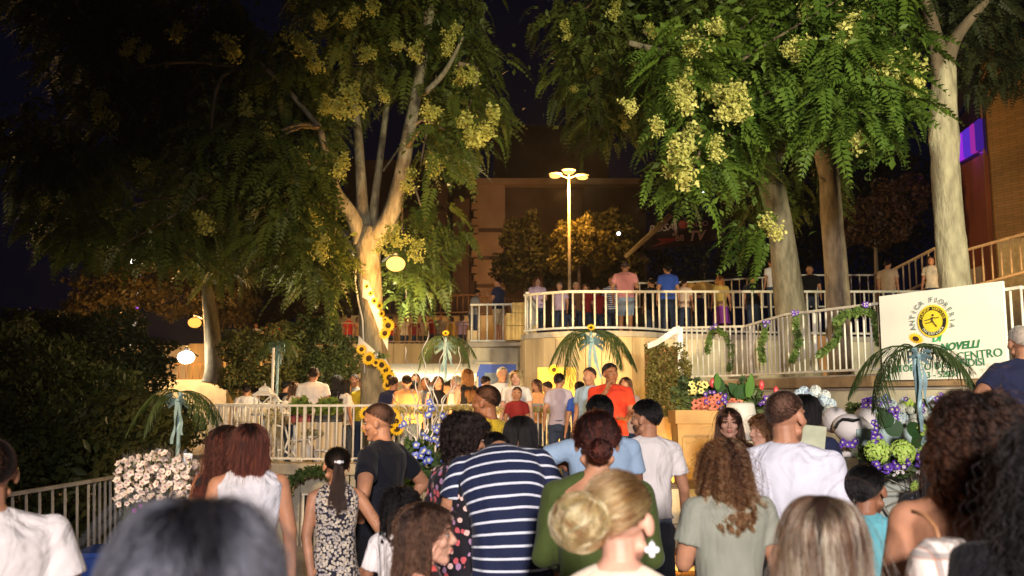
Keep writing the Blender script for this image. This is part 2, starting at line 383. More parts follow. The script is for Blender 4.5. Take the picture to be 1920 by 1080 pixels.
def smooth01(x): x = np.clip(x, 0, 1); return x*x*(3-2*x)
def fabric(name, c, rough=0.8, fold=0.5, c2=None, kind='plain', **k):
    "woven cloth: colour only, with weave and crease relief"
    key = 'cloth_'+name
    if key in _M: return _M[key]
    m, nt, b = _nt(key); N = nt.nodes.new; L = nt.links.new
    b.inputs['Roughness'].default_value = rough; b.inputs['Specular IOR Level'].default_value = 0.2
    b.inputs['Sheen Weight'].default_value = 0.06
    at = N('ShaderNodeAttribute'); at.attribute_name = 'rest'; src = at.outputs['Vector']
    base = N('ShaderNodeRGB'); base.outputs[0].default_value = (*c, 1); out = base.outputs[0]
    sep = N('ShaderNodeSeparateXYZ'); L(src, sep.inputs[0])
    def mixc(fac, col, prev):
        mx = N('ShaderNodeMix'); mx.data_type = 'RGBA'; L(fac, mx.inputs['Factor']); L(prev, mx.inputs['A']); mx.inputs['B'].default_value = (*col, 1); return mx.outputs['Result']
    def math_(op, a, v=None):
        n = N('ShaderNodeMath'); n.operation = op; L(a, n.inputs[0])
        if v is not None: n.inputs[1].default_value = v
        return n.outputs[0]
    if kind == 'stripes':
        a = math_('MULTIPLY', sep.outputs['Z'], 1/k.get('period', 0.05)); a = math_('FRACT', a); a = math_('LESS_THAN', a, k.get('duty', 0.2)); out = mixc(a, c2, out)
    elif kind in ('floral', 'print'):
        v = N('ShaderNodeTexVoronoi'); v.inputs['Scale'].default_value = k.get('scale', 14); L(src, v.inputs['Vector'])
        nz = N('ShaderNodeTexNoise'); nz.inputs['Scale'].default_value = 60 if kind == 'floral' else 90; L(src, nz.inputs['Vector'])
        a = math_('MULTIPLY', nz.outputs['Fac'], 0.35)
        ad = N('ShaderNodeMath'); ad.operation = 'ADD'; L(v.outputs['Distance'], ad.inputs[0]); L(a, ad.inputs[1])
        f = math_('LESS_THAN', ad.outputs[0], k.get('thr', 0.42))
        cr = N('ShaderNodeValToRGB'); cr.color_ramp.interpolation = 'CONSTANT'
        cols = k.get('cols', (c2,)); cr.color_ramp.elements[0].color = (*cols[0], 1); cr.color_ramp.elements[1].color = (*cols[-1], 1)
        cr.color_ramp.elements[1].position = 0.62
        if len(cols) > 2:
            e_ = cr.color_ramp.elements.new(0.35); e_.color = (*cols[1], 1)
        sx = N('ShaderNodeSeparateColor'); L(v.outputs['Color'], sx.inputs[0]); L(sx.outputs[0], cr.inputs[0])
        mx = N('ShaderNodeMix'); mx.data_type = 'RGBA'; L(f, mx.inputs['Factor']); L(out, mx.inputs['A']); L(cr.outputs[0], mx.inputs['B']); out = mx.outputs['Result']
    elif kind == 'plaid':
        for ax, per, du, col in (('X', 0.085, 0.18, c2), ('Z', 0.085, 0.18, c2), ('X', 0.0425, 0.07, k['c3']), ('Z', 0.0425, 0.07, k['c3'])):
            a = math_('ADD', sep.outputs[ax], 5.0); a = math_('MULTIPLY', a, 1/per); a = math_('FRACT', a); a = math_('LESS_THAN', a, du); a = math_('MULTIPLY', a, 0.6); out = mixc(a, col, out)
    elif kind == 'denim':
        nz = N('ShaderNodeTexNoise'); nz.inputs['Scale'].default_value = 7; nz.inputs['Detail'].default_value = 6; L(src, nz.inputs['Vector'])
        out = mixc(math_('MULTIPLY', nz.outputs['Fac'], 0.9), c2, out)
    n0 = N('ShaderNodeTexNoise'); n0.inputs['Scale'].default_value = 9; L(src, n0.inputs['Vector'])
    hs = N('ShaderNodeHueSaturation'); L(out, hs.inputs['Color']); vv = math_('MULTIPLY', n0.outputs['Fac'], 0.3)
    v2 = N('ShaderNodeMath'); v2.operation = 'ADD'; v2.inputs[1].default_value = 0.85; L(vv, v2.inputs[0]); L(v2.outputs[0], hs.inputs['Value']); L(hs.outputs[0], b.inputs['Base Color'])
    mp = N('ShaderNodeMapping'); mp.inputs['Scale'].default_value = (5, 5, 2.0); mp.inputs['Rotation'].default_value = (0.2, 0.5, 0.3); L(src, mp.inputs[0])
    n2 = N('ShaderNodeTexNoise'); n2.inputs['Scale'].default_value = 1.3; n2.inputs['Detail'].default_value = 3; n2.inputs['Distortion'].default_value = 1.2; L(mp.outputs[0], n2.inputs['Vector'])
    n3 = N('ShaderNodeTexNoise'); n3.inputs['Scale'].default_value = 500; L(src, n3.inputs['Vector'])
    b1 = N('ShaderNodeBump'); b1.inputs['Strength'].default_value = fold; b1.inputs['Distance'].default_value = 0.05; L(n2.outputs['Fac'], b1.inputs['Height'])
    b2 = N('ShaderNodeBump'); b2.inputs['Strength'].default_value = 0.25; b2.inputs['Distance'].default_value = 0.002; L(n3.outputs['Fac'], b2.inputs['Height']); L(b1.outputs[0], b2.inputs['Normal'])
    L(b2.outputs[0], b.inputs['Normal'])
    _M[key] = m
    return m

_pseed = [0]
def person(label, px, py, Y, H=1.7, face=0, z0=None, sex='m', tone='tan', hair=('short', 'dark'), hairk=None, top=None, bottom=None, sleeve='short', toplen=0.90,
           arms=('down', 'down'), lean=0, side=0, hy=0, hp=0, hr=0, lod=1, bulk=1.0, face_on=False, group=None, dress=None, neckline=1.472, hand=(None, None), curlf=30, feet=True, headk=1.0, headoff=(0,0,0), beard=False):
    """a standing figure; (px,py) is the top of the head in the photograph; arms = (left, right) presets or (elbow, wrist, hand direction)"""
    _pseed[0] += 1; sd = _pseed[0]
    vox = {0: 0.0085, 1: 0.012, 2: 0.02, 3: 0.03}[lod]
    s = H/1.75; tp = P(px, py, Y)
    if hr == 0: hr = ((sd*37) % 11-5)*.9
    lean_r, side_r = R(lean), R(side)
    Rl = Matrix.Rotation(-lean_r, 3, 'X') @ Matrix.Rotation(side_r, 3, 'Y')
    piv = np.array((0, 0, 0.93))
    zs_ = np.linspace(.80, 2.2, 141); th_ = lean_r*smooth01((zs_-.86)/.58); sy_ = np.concatenate([[0], np.cumsum(np.sin(th_[:-1])*.01)]); sz_ = .80+np.concatenate([[0], np.cumsum(np.cos(th_[:-1])*.01)])
    def T(V):
        V = np.asarray(V, float).reshape(-1, 3)
        if abs(lean) < 1 and abs(side) < 1: return V
        z = np.maximum(V[:, 2], .80); th = np.interp(z, zs_, th_); cy = np.interp(z, zs_, sy_); cz = np.interp(z, zs_, sz_); out = V.copy()
        out[:, 1] = cy+V[:, 1]*np.cos(th); out[:, 2] = cz-V[:, 1]*np.sin(th)+np.minimum(0, V[:, 2]-.80)
        ph = side_r*smooth01((V[:, 2]-.86)/.4); x = out[:, 0].copy(); zz = out[:, 2]-.93
        out[:, 0] = x*np.cos(ph)+zz*np.sin(ph); out[:, 2] = -x*np.sin(ph)+zz*np.cos(ph)+.93
        return out
    fem = sex == 'f'; B = bulk
    SW = (0.158 if fem else 0.182)*(0.5+0.5*B)
    hc0 = Vector((0, 0.028, 1.590))+Vector(headoff); Rh = Matrix.Rotation(R(hy), 3, 'Z') @ Matrix.Rotation(R(hp), 3, 'X') @ Matrix.Rotation(R(hr), 3, 'Y')
    hk = headk
    def hx(p): return hc0+Rh @ (Vector(p)*hk)
    # ---- torso
    tor = [(0,0,0.80,.15*B,.105*B),(0,-.01,.88,(.172 if fem else .158)*B,.115*B),(0,0,.98,(.152 if fem else .15)*B,.10*B),(0,.005,1.08,(.128 if fem else .145)*B,.092*B),
           (0,.005,1.2,(.14 if fem else .16)*B,.10*B),(0,.0,1.31,(.155 if fem else .178)*B,.108*B),(0,-.008,1.39,.158*B,.098*B),(0,-.010,1.43,.115,.078),(0,-.006,1.462,.075,.062),(0,0,1.485,.055,.055)]
    body = MB(); body.loft(tor)
    if fem:
        for sx in (-1, 1): body.ell((sx*.065, .085*B, 1.26), (.06, .05, .06))
    body.capsule((0, -.01, 1.42), hx((0, -.02, -.05)), .056 if not fem else .047, .053 if not fem else .044)
    for sx in (-1, 1):
        body.capsule((sx*.04, -.012, 1.44), (sx*(SW-.02), -.01, 1.388), .045, .050)
        hp_ = Vector((sx*.09, 0, .88)); kn = Vector((sx*.10, .02, .49)); an = Vector((sx*.105, -.01, .09))
        body.capsule(hp_, kn, .085*B, .055); body.capsule(kn, an, .053, .036)
        body.capsule(an+Vector((0,-.02,-.05)), an+Vector((sx*.02,.13,-.06)), .035, .03)
    hands = MB(); AJ = []
    for i, sx in enumerate((-1, 1)):
        a = arms[i]; a = ARM[a] if isinstance(a, str) else a
        sh = Vector((sx*SW, -.01, 1.385)); k = SW/0.19
        el = Vector((sx*a[0][0]*(.5+.5*k), a[0][1], a[0][2])); wr = Vector((sx*a[1][0], a[1][1], a[1][2]))
        ub = .05*B if not fem else .043*B
        body.capsule(sh, el, ub+.006, .04*(.4+.6*B)); body.capsule(el, wr, .039*(.4+.6*B), .026)
        hd = Vector((sx*a[2][0], a[2][1], a[2][2])) if len(a) > 2 and a[2] else (wr-el)
        AJ.append((sh, el, wr, sx))
        fwd = Vector((-sx*0.3, 1, 0.2)) if abs(hd.normalized().y) < .8 else Vector((-sx, 0, .3))
        if lod <= 1: hands_k = 1.0 if not fem else .9; hand_prims(hands, wr, hd, fwd, (-sx, 0, 0) if abs(hd.normalized().x) < .7 else (0, 0.3, -1), hands_k, curlf)
        else: body.ell(wr+hd.normalized()*.06, (.028, .028, .028)); body.capsule(wr, wr+hd.normalized()*.11, .024, .012)
    # ---- head
    head = MB(); rh = np.array(Rh)
    def he(c, r, rot=None): head.ell(hx(c), tuple(x*hk for x in r), rh if rot is None else rh@np.array(rot), 18, 12)
    he((0, -.012, .028), (.0765, .097, .087)); he((0, .022, -.03), (.061, .066, .083)); he((0, .03, -.075), (.045, .05, .038))
    head.capsule(hx((-.012, .066, -.10)), hx((.012, .066, -.10)), .0175*hk); head.capsule(hx((0, .082, .008)), hx((0, .104, -.028)), .0085*hk, .0115*hk)
    for sx in (-1, 1):
        head.ell(hx((sx*.0125, .095, -.034)), .009*hk); head.capsule(hx((sx*.016, .080, .026)), hx((sx*.045, .067, .023)), .011*hk, .010*hk)
        he((sx*.042, .055, -.024), (.024, .026, .024)); head.capsule(hx((sx*.055, .01, -.065)), hx((sx*.02, .058, -.102)), .018*hk, .015*hk)
        he((sx*.0815, -.006, -.008), (.010, .019, .032), Matrix.Rotation(R(-sx*24), 3, 'Z') @ Matrix.Rotation(R(12), 3, 'X'))
    he((0, .086, -.058), (.022, .010, .007)); he((0, .084, -.071), (.019, .010, .007))
    head.capsule(hx((0, -.02, -.04)), Vector((0, -.008, 1.46)), (.05 if not fem else .043), (.056 if not fem else .047))
    vh = {0: .0046, 1: .0062, 2: .014, 3: .022}[lod]
    parts = [remesh(body, vox, 5), remesh(head, vh, 5 if lod < 2 else 1)]
    if lod <= 1: parts.append(remesh(hands, .0042 if lod == 0 else .0055, 2))
    V, F = joinVF(parts)
    rest = V.copy(); V = T(V)
    # ---- root: feet height from the head top
    ctop = T(np.array([hx((0, -.012, .115))]))[0]
    gx = gz(tp.x, Y) if z0 is None else z0
    RZ = R(face)-math.atan2(px-960, FPX); c_, s_ = math.cos(RZ), math.sin(RZ)
    s = (tp.z-gx)/ctop[2]
    if PRINT_H: print('H %.2f (%d,%d) %s' % (s*1.75, px, py, label))
    off = Vector((ctop[0]*c_-ctop[1]*s_, ctop[0]*s_+ctop[1]*c_, 0))*s
    root = empty('person', (tp.x-off.x, Y-off.y, gx), RZ, label, 'person', group); root.scale = (s, s, s)
    link('body', fastmesh('body', V, F, skin(tone), True, {'rest': rest}), root)
    # ---- clothes
    def garment(name, mb, m, amp=1.0, vx=None):
        V, F = remesh(mb, vx or vox, 3 if lod < 2 else 1); rest = V.copy()
        if lod < 3:
            N = normals(V, F); x, y, z = V[:, 0], V[:, 1], V[:, 2]; r1 = sd*1.7
            w = (np.sin(38*x+14*z+4*np.sin(9*z+r1)+r1)*.5+np.sin(24*z-30*x*np.sign(x+.001)+5*np.sin(14*y+r1))*.6+np.sin(55*x+32*z+r1*2)*.10)
            lo = smooth01((1.38-z)/.35)*.9+.25
            V = V+N*(w*.0050*amp*lo)[:, None]
        return link(name, fastmesh(name, T(V), F, m, True, {'rest': rest}), root)
    g = MB(); e = .012
    if dress is not None:
        hem, mt = dress
        g.loft([(0,0,hem,.235*B,.2*B),(0,0,.75,.2*B,.15*B),(0,-.005,.9,.18*B,.132*B)]+[(a_,b_,c__,d_+e,e_+e) for a_,b_,c__,d_,e_ in tor[2:8] if c__ < neckline-.03]+[(0,-.005,neckline-.02,.095,.075),(0,-.003,neckline,.075,.064)])
        m_ = mt; nm = 'dress'
    else:
        lo = [(0, -.005, toplen, tor[1][3]+e+.006, tor[1][4]+e+.006)] if toplen > .82 else [(0, -.01, toplen, .19*B, .15*B), (0, -.01, .88, .18*B, .13*B)]
        g.loft(lo+[(a_,b_,c__,d_+e+(.006 if 1.0 < c__ < 1.15 and not fem else 0),e_+e+(.01 if not fem and c__ < 1.15 else 0)) for a_,b_,c__,d_,e_ in tor[2:8] if c__ < neckline-.03]+[(0,-.005,neckline-.02,.095,.075),(0,-.003,neckline,.073,.063)])
        m_ = top; nm = 'shirt'
    if fem:
        for sx in (-1, 1): g.ell((sx*.065, .085*B, 1.26), (.072, .06, .072))
    for (sh, el, wr, sx) in AJ:
        if sleeve == 'strap':
            continue
        g.capsule((sx*.05, -.012, 1.435), (sx*(SW-(.035 if sleeve == 'none' else .012)), -.01, 1.385), .050, (.056 if sleeve == 'none' else .057), flat=(False, sleeve == 'none'))
        if sleeve == 'short': g.capsule(sh, sh+(el-sh)*.62, .058*(.3+.7*B), .064*(.3+.7*B), 16, flat=(False, True))
        if sleeve == 'cap': g.capsule(sh, sh+(el-sh)*.3, .062, .066, 16, flat=(False, True))
        if sleeve in ('long', 'rolled'):
            g.capsule(sh, el, .058*(.3+.7*B), .053, 16); g.capsule(el, el+(wr-el)*(.92 if sleeve == 'long' else .35), .054, .043, 16, flat=(False, True))
    garment(nm, g, m_, 1.15 if sleeve in ('long', 'none') else 1.0)
    if dress is None and bottom is not None:
        t = MB(); kd, mt = bottom
        t.loft([(0,0,.80,.165*B,.12*B),(0,-.008,.88,(.18 if fem else .168)*B,.126*B),(0,0,1.0,.158*B,.110*B)])
        if kd == 'skirt': t.loft([(0,0,.45,.23*B,.19*B),(0,0,.75,.2*B,.15*B),(0,-.008,.9,.178*B,.125*B)])
        for sx in (-1, 1):
            hp_ = Vector((sx*.088, 0, .86)); kn = Vector((sx*.10, .02, .49)); an = Vector((sx*.105, -.01, .07))
            if kd == 'trousers': t.capsule(hp_, kn, .096*B, .068, 14); t.capsule(kn, an, .068, .056, 14, flat=(False, True))
            if kd == 'shorts': t.capsule(hp_, kn+Vector((0,0,.02)), .098*B, .082, 14, flat=(False, True))
        garment('skirt' if kd == 'skirt' else kd, t, mt, .8)
    if feet and lod < 3:
        for sx in (-1, 1):
            t = MB(); an = Vector((sx*.105, -.01, .09)); t.capsule(an+Vector((0,-.04,-.055)), an+Vector((sx*.02,.14,-.062)), .042, .036)
            tv, tf = t.arrays(); tv = tv.copy(); tv[:, 2] = np.maximum(tv[:, 2], 0.002)
            link('shoe', fastmesh('shoe', tv, tf, mat('shoe_leather', (.06,.045,.04), .5), True), root)
    # ---- hair
    Cw = Vector(T(np.array([hc0]))[0]); a = lean_r
    Mh = Rl.copy(); Mh = Matrix.Rotation(0, 3, 'X') @ (Matrix(((1,0,0),(0,1,0),(0,0,1)))); Mh = (Matrix.Rotation(side_r, 3, 'Y') @ Matrix.Rotation(-lean_r, 3, 'X')) @ Rh
    nk = Vector(T(np.array([(0, -.01, 1.44)]))[0])
    if hair[0] != 'bald':
        n = {0: 5200, 1: 2600, 2: 420, 3: 110}[lod]; rad = {0: .00075, 1: .0011, 2: .0030, 3: .0055}[lod]
        kw = dict(length={'short': .026, 'buzz': .006, 'bob': .26, 'long': .42, 'pony': .36, 'bun': .42, 'updo': .6, 'curly': .40}[hair[0]], vol=.012)
        if hair[0] in ('short', 'buzz'): rad *= 1.15; n = int(n*(2.4 if hair[0] == 'buzz' else 1.6))
        kw.update(hairk or {})
        kw['n'] = int(n*kw.pop('dens', 1)); kw['rad'] = rad*kw.pop('radk', 1)
        st = hair[0]
        if st == 'pony': kw.setdefault('gather', (0, -.118, .045)); 
        if st == 'bun': kw.setdefault('gather', (0, -.10, -.035)); kw.setdefault('bun', .035); kw.setdefault('curl', .22)
        if st == 'updo': kw.setdefault('curl', .3)
        if st == 'updo': kw.setdefault('gather', (0, -.095, .03)); kw.setdefault('bun', .075)
        if st == 'curly': kw.setdefault('curl', 1.0); kw['vol'] = kw.get('vol') if 'vol' in (hairk or {}) else .028
        make_hair(root, Mh, Cw, hk, st, hair[1], lean=lean_r, neck=nk, seed=sd, **kw)
    if beard:
        rg = np.random.default_rng(sd+900); d = rg.normal(size=(5200, 3)); d /= np.linalg.norm(d, axis=1, keepdims=True); d = d[(d[:, 2] < .05-.5*np.clip(d[:, 1]-.55, 0, 1)) & (d[:, 1] > -.15) & ((np.abs(d[:, 0]) > .25) | (d[:, 2] < -.35))]
        q0 = np.array((0, .018, -.042))+d*np.array((.0635, .073, .076)); q1 = q0+(d*.6+np.array((0,0,-.7)))*.005
        curves_obj('beard', (np.stack([q0, q1], 1)*hk) @ np.array(Mh).T+np.array(Cw), .0007, hm('dark'), root)
    if face_on:
        Mn = np.array(Mh)
        def hq(p): return Cw+Mh @ (Vector(p)*hk)
        for sx in (-1, 1):
            eb = MB(); eb.ell(hq((sx*.031, .0765, .002)), (.0098*hk, .0072*hk, .0052*hk), Mn, 12, 8); eo = eb.build('eye', mat('eye_white', (.40,.37,.34), .3, bump=0, var=.02), root, True)
            ir = MB(); ir.ell(hq((sx*.0312, .0838, .002)), (.0052*hk, .0022*hk, .0056*hk), Mn, 12, 6); ir.build('iris', mat('iris_dark', (.03,.015,.01), .2, bump=0), eo, True)
            if lod == 0:
                ld = MB(); ld.capsule(hq((sx*.019, .081, .0065)), hq((sx*.031, .0850, .0090)), .0019*hk); ld.capsule(hq((sx*.031, .0850, .0090)), hq((sx*.044, .0755, .0055)), .0019*hk); ld.build('eyelid', mat('lash', (.02,.012,.01), .6), eo, True)
            bb = MB(); bb.capsule(hq((sx*.014, .0915, .026)), hq((sx*.034, .0855, .031)), .0032*hk, .0034*hk); bb.capsule(hq((sx*.034, .0855, .031)), hq((sx*.052, .069, .024)), .0034*hk, .0018*hk)
            bb.build('eyebrow', _M['hair_'+hair[1]+'_cap'] if ('hair_'+hair[1]+'_cap') in _M else mat('brow', (.04,.02,.015), .8), root, True)
        lp = MB(); lp.ell(hq((0, .0895, -.0585)), (.0205*hk, .0082*hk, .0048*hk), Mn, 14, 8); lp.ell(hq((0, .0885, -.0685)), (.018*hk, .0085*hk, .0055*hk), Mn, 14, 8)
        lp.build('lips', mat('lips_'+tone, {'fair': (.42,.12,.11), 'tan': (.33,.11,.09)}.get(tone, (.2,.06,.05)), .4, bump=0), root, True)
    return root, (lambda p: root.matrix_basis @ (Cw+Mh @ (Vector(p)*hk))), Mh, Cw
# ------------------------------------------------------------------ ground levels
PRINT_H = False
MT = 0.55        # middle terrace
RT = 2.10        # ramp terrace behind the ramp railing
UT = 3.20        # upper terrace
def gz(x, y):
    if y < 6: return 0.0
    if x > 1.1 and y > 9.2: return MT
    return -0.2*min(1, (y-6)/6)
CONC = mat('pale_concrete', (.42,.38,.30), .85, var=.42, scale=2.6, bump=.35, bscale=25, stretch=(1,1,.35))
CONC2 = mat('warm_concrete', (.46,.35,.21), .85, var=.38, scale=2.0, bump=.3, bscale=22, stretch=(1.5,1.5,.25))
CREAM = mat('cream_plaster', (.55,.50,.37), .85, var=.30, scale=1.8, bump=.3, bscale=30)
STONE = mat('stone_paving', (.40,.36,.31), .8, var=.25, scale=3, bump=.3, bscale=30)
COPING = mat('stone_coping', (.50,.42,.30), .75, var=.2, scale=5, bump=.3, bscale=40)
RAILW = mat('white_rail_paint', (.72,.68,.60), .45, var=.12, scale=20, bump=.1, bscale=90)
RAILB = mat('brown_rail_paint', (.22,.12,.06), .5, var=.2, scale=20)
WOOD = mat('orange_wood', (.46,.22,.08), .6, var=.35, scale=3, bump=.25, bscale=30, stretch=(6,6,.6))
DARK = mat('dark_metal', (.03,.03,.035), .5, metal=.3)
# plaza ground: one sheet reaching the horizon
xs = np.concatenate([[-400,-120,-60], np.arange(-30, 31, 1.5), [60,120,400]]); ys = np.concatenate([[-60,-20], np.arange(-8, 6, 2.0), np.arange(6, 12.5, .5), [20,40,80,150,400]])
V = [(x, y, gz(-5, y)+(-.004*math.sin(x*3+y*2))-(0.0 if y < 13 else .3)) for y in ys for x in xs]; nx = len(xs)
F = np.array([(j*nx+i, j*nx+i+1, (j+1)*nx+i+1, (j+1)*nx+i) for j in range(len(ys)-1) for i in range(nx-1)])
tag(link('ground', fastmesh('ground', V, F, STONE, True)), kind='structure')

def railing(name, pts_b, pts_t, spacing, r, label, group=None, m=RAILW, post_every=0, cat='railing', rr=None, finial=False):
    """pts_b / pts_t: bottom and top polylines with the same number of points"""
    c = pts_b[0]; root = empty(name, c, 0, label, cat, group); o = Vector(c); rr = rr or r*1.6
    pb = [Vector(p)-o for p in pts_b]; pt = [Vector(p)-o for p in pts_t]
    for nm, pp, w in (('top_rail', pt, rr), ('bottom_rail', pb, rr*.9)):
        b = MB()
        for a, d in zip(pp[:-1], pp[1:]):
            e = (d-a).normalized()*w*.35; b.bar(a-e, d+e, w*1.5, w*.9)
        b.build(nm, m, root)
    seg = [(b-a).length for a, b in zip(pb[:-1], pb[1:])]; tot = sum(seg); n = int(tot/spacing); k = 0; proto = {}
    for i in range(n+1):
        d = tot*i/n; j = 0
        while j < len(seg)-1 and d > seg[j]: d -= seg[j]; j += 1
        t = min(1, d/seg[j]); a = pb[j].lerp(pb[j+1], t); b = pt[j].lerp(pt[j+1], t)
        post = post_every and i % post_every == 0
        key = (round((b-a).length, 2), post)
        if key not in proto:
            q = MB(); w = r*2.1 if post else r
            q.tube([(0,0,0), (0,0,key[0])], w*.62, 6); proto[key] = q.mesh('baluster', m, True)
        up = (b-a).normalized(); e = up.to_track_quat('Z', 'Y').to_euler()
        link('post' if post else 'baluster', proto[key], root, a, e)
    return root

# ---- middle terrace: curved front wall with panels, floor, curb, railing
def mt_edge(px):      # distance of the edge as a function of photo x
    return 12.9+1.6*((px-620)/330.0)**2*(.8 if px > 620 else 1)
pxs = list(range(395, 1081, 22))
edge = [P(px, 760, mt_edge(px)) for px in pxs]
EP = [Vector((p.x, p.y, 0)) for p in edge]
left_ret = [Vector((EP[0].x-.2, EP[0].y+.9, 0)), Vector((EP[0].x-.05, EP[0].y+2.4, 0)), Vector((EP[0].x+.2, 20.2, 0))]
loop = EP+[Vector((1.12, 14.2, 0)), Vector((1.12, 9.2, 0)), Vector((14, 9.2, 0)), Vector((14, 32, 0)), Vector((-9.0, 32, 0)), Vector((-9.0, 20.2, 0))]+left_ret[::-1]
b = MB(); n = len(loop)
b.add([(p.x, p.y, MT) for p in loop]+[(p.x, p.y, -.5) for p in loop], [tuple(range(n))]+[(i, i+n, (i+1) % n+n, (i+1) % n) for i in range(n)])
b.struct('terrace_floor', STONE)
w = empty('retaining_wall', EP[0], 0, 'low curved pale wall of upright panels below the near white railing, with a dark barred opening', 'wall')
k = 0; O = EP[0]
for a, c in zip(EP[:-1], EP[1:]):
    a = a-O; c = c-O; d = (c-a).normalized(); nrm = Vector((d.y, -d.x, 0)); 
    mid_px = pxs[k]
    g_ = .008; q = MB(); off = .05+.012*((k*7) % 3)
    if 570 <= mid_px < 614: k += 1; continue
    p1 = a+d*g_; p2 = c-d*g_
    q.add([p1+nrm*off+Vector((0,0,-.34)), p2+nrm*off+Vector((0,0,-.34)), p2+nrm*off+Vector((0,0,MT+.19)), p1+nrm*off+Vector((0,0,MT+.19)), p1-nrm*.1+Vector((0,0,-.34)), p2-nrm*.1+Vector((0,0,-.34)), p2-nrm*.1+Vector((0,0,MT+.19)), p1-nrm*.1+Vector((0,0,MT+.19))],
          [(0,1,2,3),(7,6,5,4),(0,4,5,1),(1,5,6,2),(2,6,7,3),(3,7,4,0)])
    q.build('panel', CONC, w); k += 1
# opening with bars
a = P(572, 930, 12.95); c = P(634, 930, 12.98); zt = P(600, 927, 12.95).z; zb = P(600, 1026, 12.95).z
q = MB(); q.box((a.x-O.x, -1.6+.0, zb), (c.x-O.x, -1.45, zt)); 
op = MB(); x0, x1 = a.x-O.x, c.x-O.x; y0 = 12.86-O.y
op.box((x0, y0+.05, zb), (x1, y0+.12, zt)); wf = op.build('opening', mat('opening_dark', (.012,.01,.01), .9), w)
fr = MB()
for xx in (x0, x0+.085, x0+.44, x1): fr.box((xx-.012, y0-.01, zb-.01), (xx+.012, y0+.03, zt+.01))
for zz in (zt+.012, zb+.32): fr.box((x0-.02, y0-.025, zz-.012), (x1+.02, y0+.015, zz+.012))
fr.build('window_frame', RAILW, wf)
q = MB(); q.box((x0-.05, y0+.02, zt+.025), (x1+.05, y0+.14, MT+.19)); q.box((x0-.05, y0+.02, -.34), (x1+.05, y0+.14, zb-.03)); q.build('panel', CONC, w)
# coping band under the railing and the ledge at the foot of the wall
def band(name, pts, z0, z1, out, inn, m, parent=None):
    q = MB(); pts = [Vector(p) for p in pts]; A = []; B_ = []
    for i, p in enumerate(pts):
        d = (pts[min(i+1, len(pts)-1)]-pts[max(i-1, 0)]).normalized(); nrm = Vector((d.y, -d.x, 0)); A.append(p+nrm*out); B_.append(p-nrm*inn)
    C = [np.array([(*a.xy, z0), (*b2.xy, z0), (*b2.xy, z1), (*a.xy, z1)]) for a, b2 in zip(A, B_)]
    q.rings(C, 4); o = q.build(name, m, parent); return o
tag(band('kerb', left_ret[::-1]+EP, MT+.19, MT+.34, .14, .22, COPING), kind='structure')
tag(band('ledge', EP, -.6, -.345, .45, .1, COPING), kind='structure')
tag(band('lower_wall_face', left_ret[::-1]+EP[:2], -.5, MT+.185, .0, .2, CONC), kind='structure')
rp = left_ret[::-1]+EP
railing('railing', [(p.x, p.y, MT+.40) for p in rp], [(p.x, p.y, 1.69) for p in rp], .115, .022, 'curved white railing along the edge of the middle terrace behind the crowd', post_every=12)
# white picket boards behind the left end of the railing
q0 = P(392, 780, 14.9); fr_ = empty('picket_screen', (q0.x, 15.3, MT), 0, 'short screen of wide white upright boards behind the left end of the curved railing', 'fence')
for i in range(11):
    wd = random.uniform(.06, .11); h = random.uniform(.92, 1.12)
    q = MB(); q.box((i*.125, random.uniform(-.02,.02), .02), (i*.125+wd, .045, h)); q.build('board', mat('board_white', (.60,.55,.45), .6, var=.2, scale=8), fr_)
# ---- plaza steps up to the right
for i in range(4):
    b = MB(); y = 7.55+i*.42; z = .13*(i+1)
    b.box((1.13, y, -.3), (2.45, y+.42, z-.03)); b.struct('step', COPING)
    b = MB(); b.box((1.12, y-.02, z-.03+.002), (2.46, y+.40, z)); b.struct('step_tread', WOOD)
b = MB(); b.box((2.46, 9.0, -.3), (14, 9.19, MT+.0)); b.struct('terrace_edge', CONC)

# ---- upper retaining walls
def wall_panels(name, pts, z0, z1, m, label, cat='wall', gap=.012, step=.9, thick=.25, cap=None):
    o = Vector(pts[0]); root = empty(name, (o.x, o.y, z0), 0, label, cat)
    pts = [Vector((p[0], p[1], 0)) for p in pts]; H = z1-z0; k = 0
    bk = MB()
    for a, c in zip(pts[:-1], pts[1:]):
        L = (c-a).length; n = max(1, round(L/step)); d = (c-a)/L; nrm = Vector((d.y, -d.x, 0))
        for i in range(n):
            p1 = a+d*(L*i/n+gap/2)-Vector((o.x, o.y, 0)); p2 = a+d*(L*(i+1)/n-gap/2)-Vector((o.x, o.y, 0)); of = .006*((k*5) % 3); k += 1
            q = MB(); q.add([p+nrm*f+Vector((0,0,z)) for f in (of, -.06) for p, z in ((p1,0),(p2,0),(p2,H),(p1,H))], [(0,1,2,3),(7,6,5,4),(0,4,5,1),(1,5,6,2),(2,6,7,3),(3,7,4,0)])
            q.build('panel', m, root)
        A = a-Vector((o.x, o.y, 0)); C_ = c-Vector((o.x, o.y, 0))
        bk.add([p-nrm*f+Vector((0,0,z)) for f in (.062, thick) for p, z in ((A,0),(C_,0),(C_,H-.01),(A,H-.01))], [(0,1,2,3),(7,6,5,4),(0,4,5,1),(1,5,6,2),(2,6,7,3),(3,7,4,0)])
    bk.build('backing', m, root)
    return root
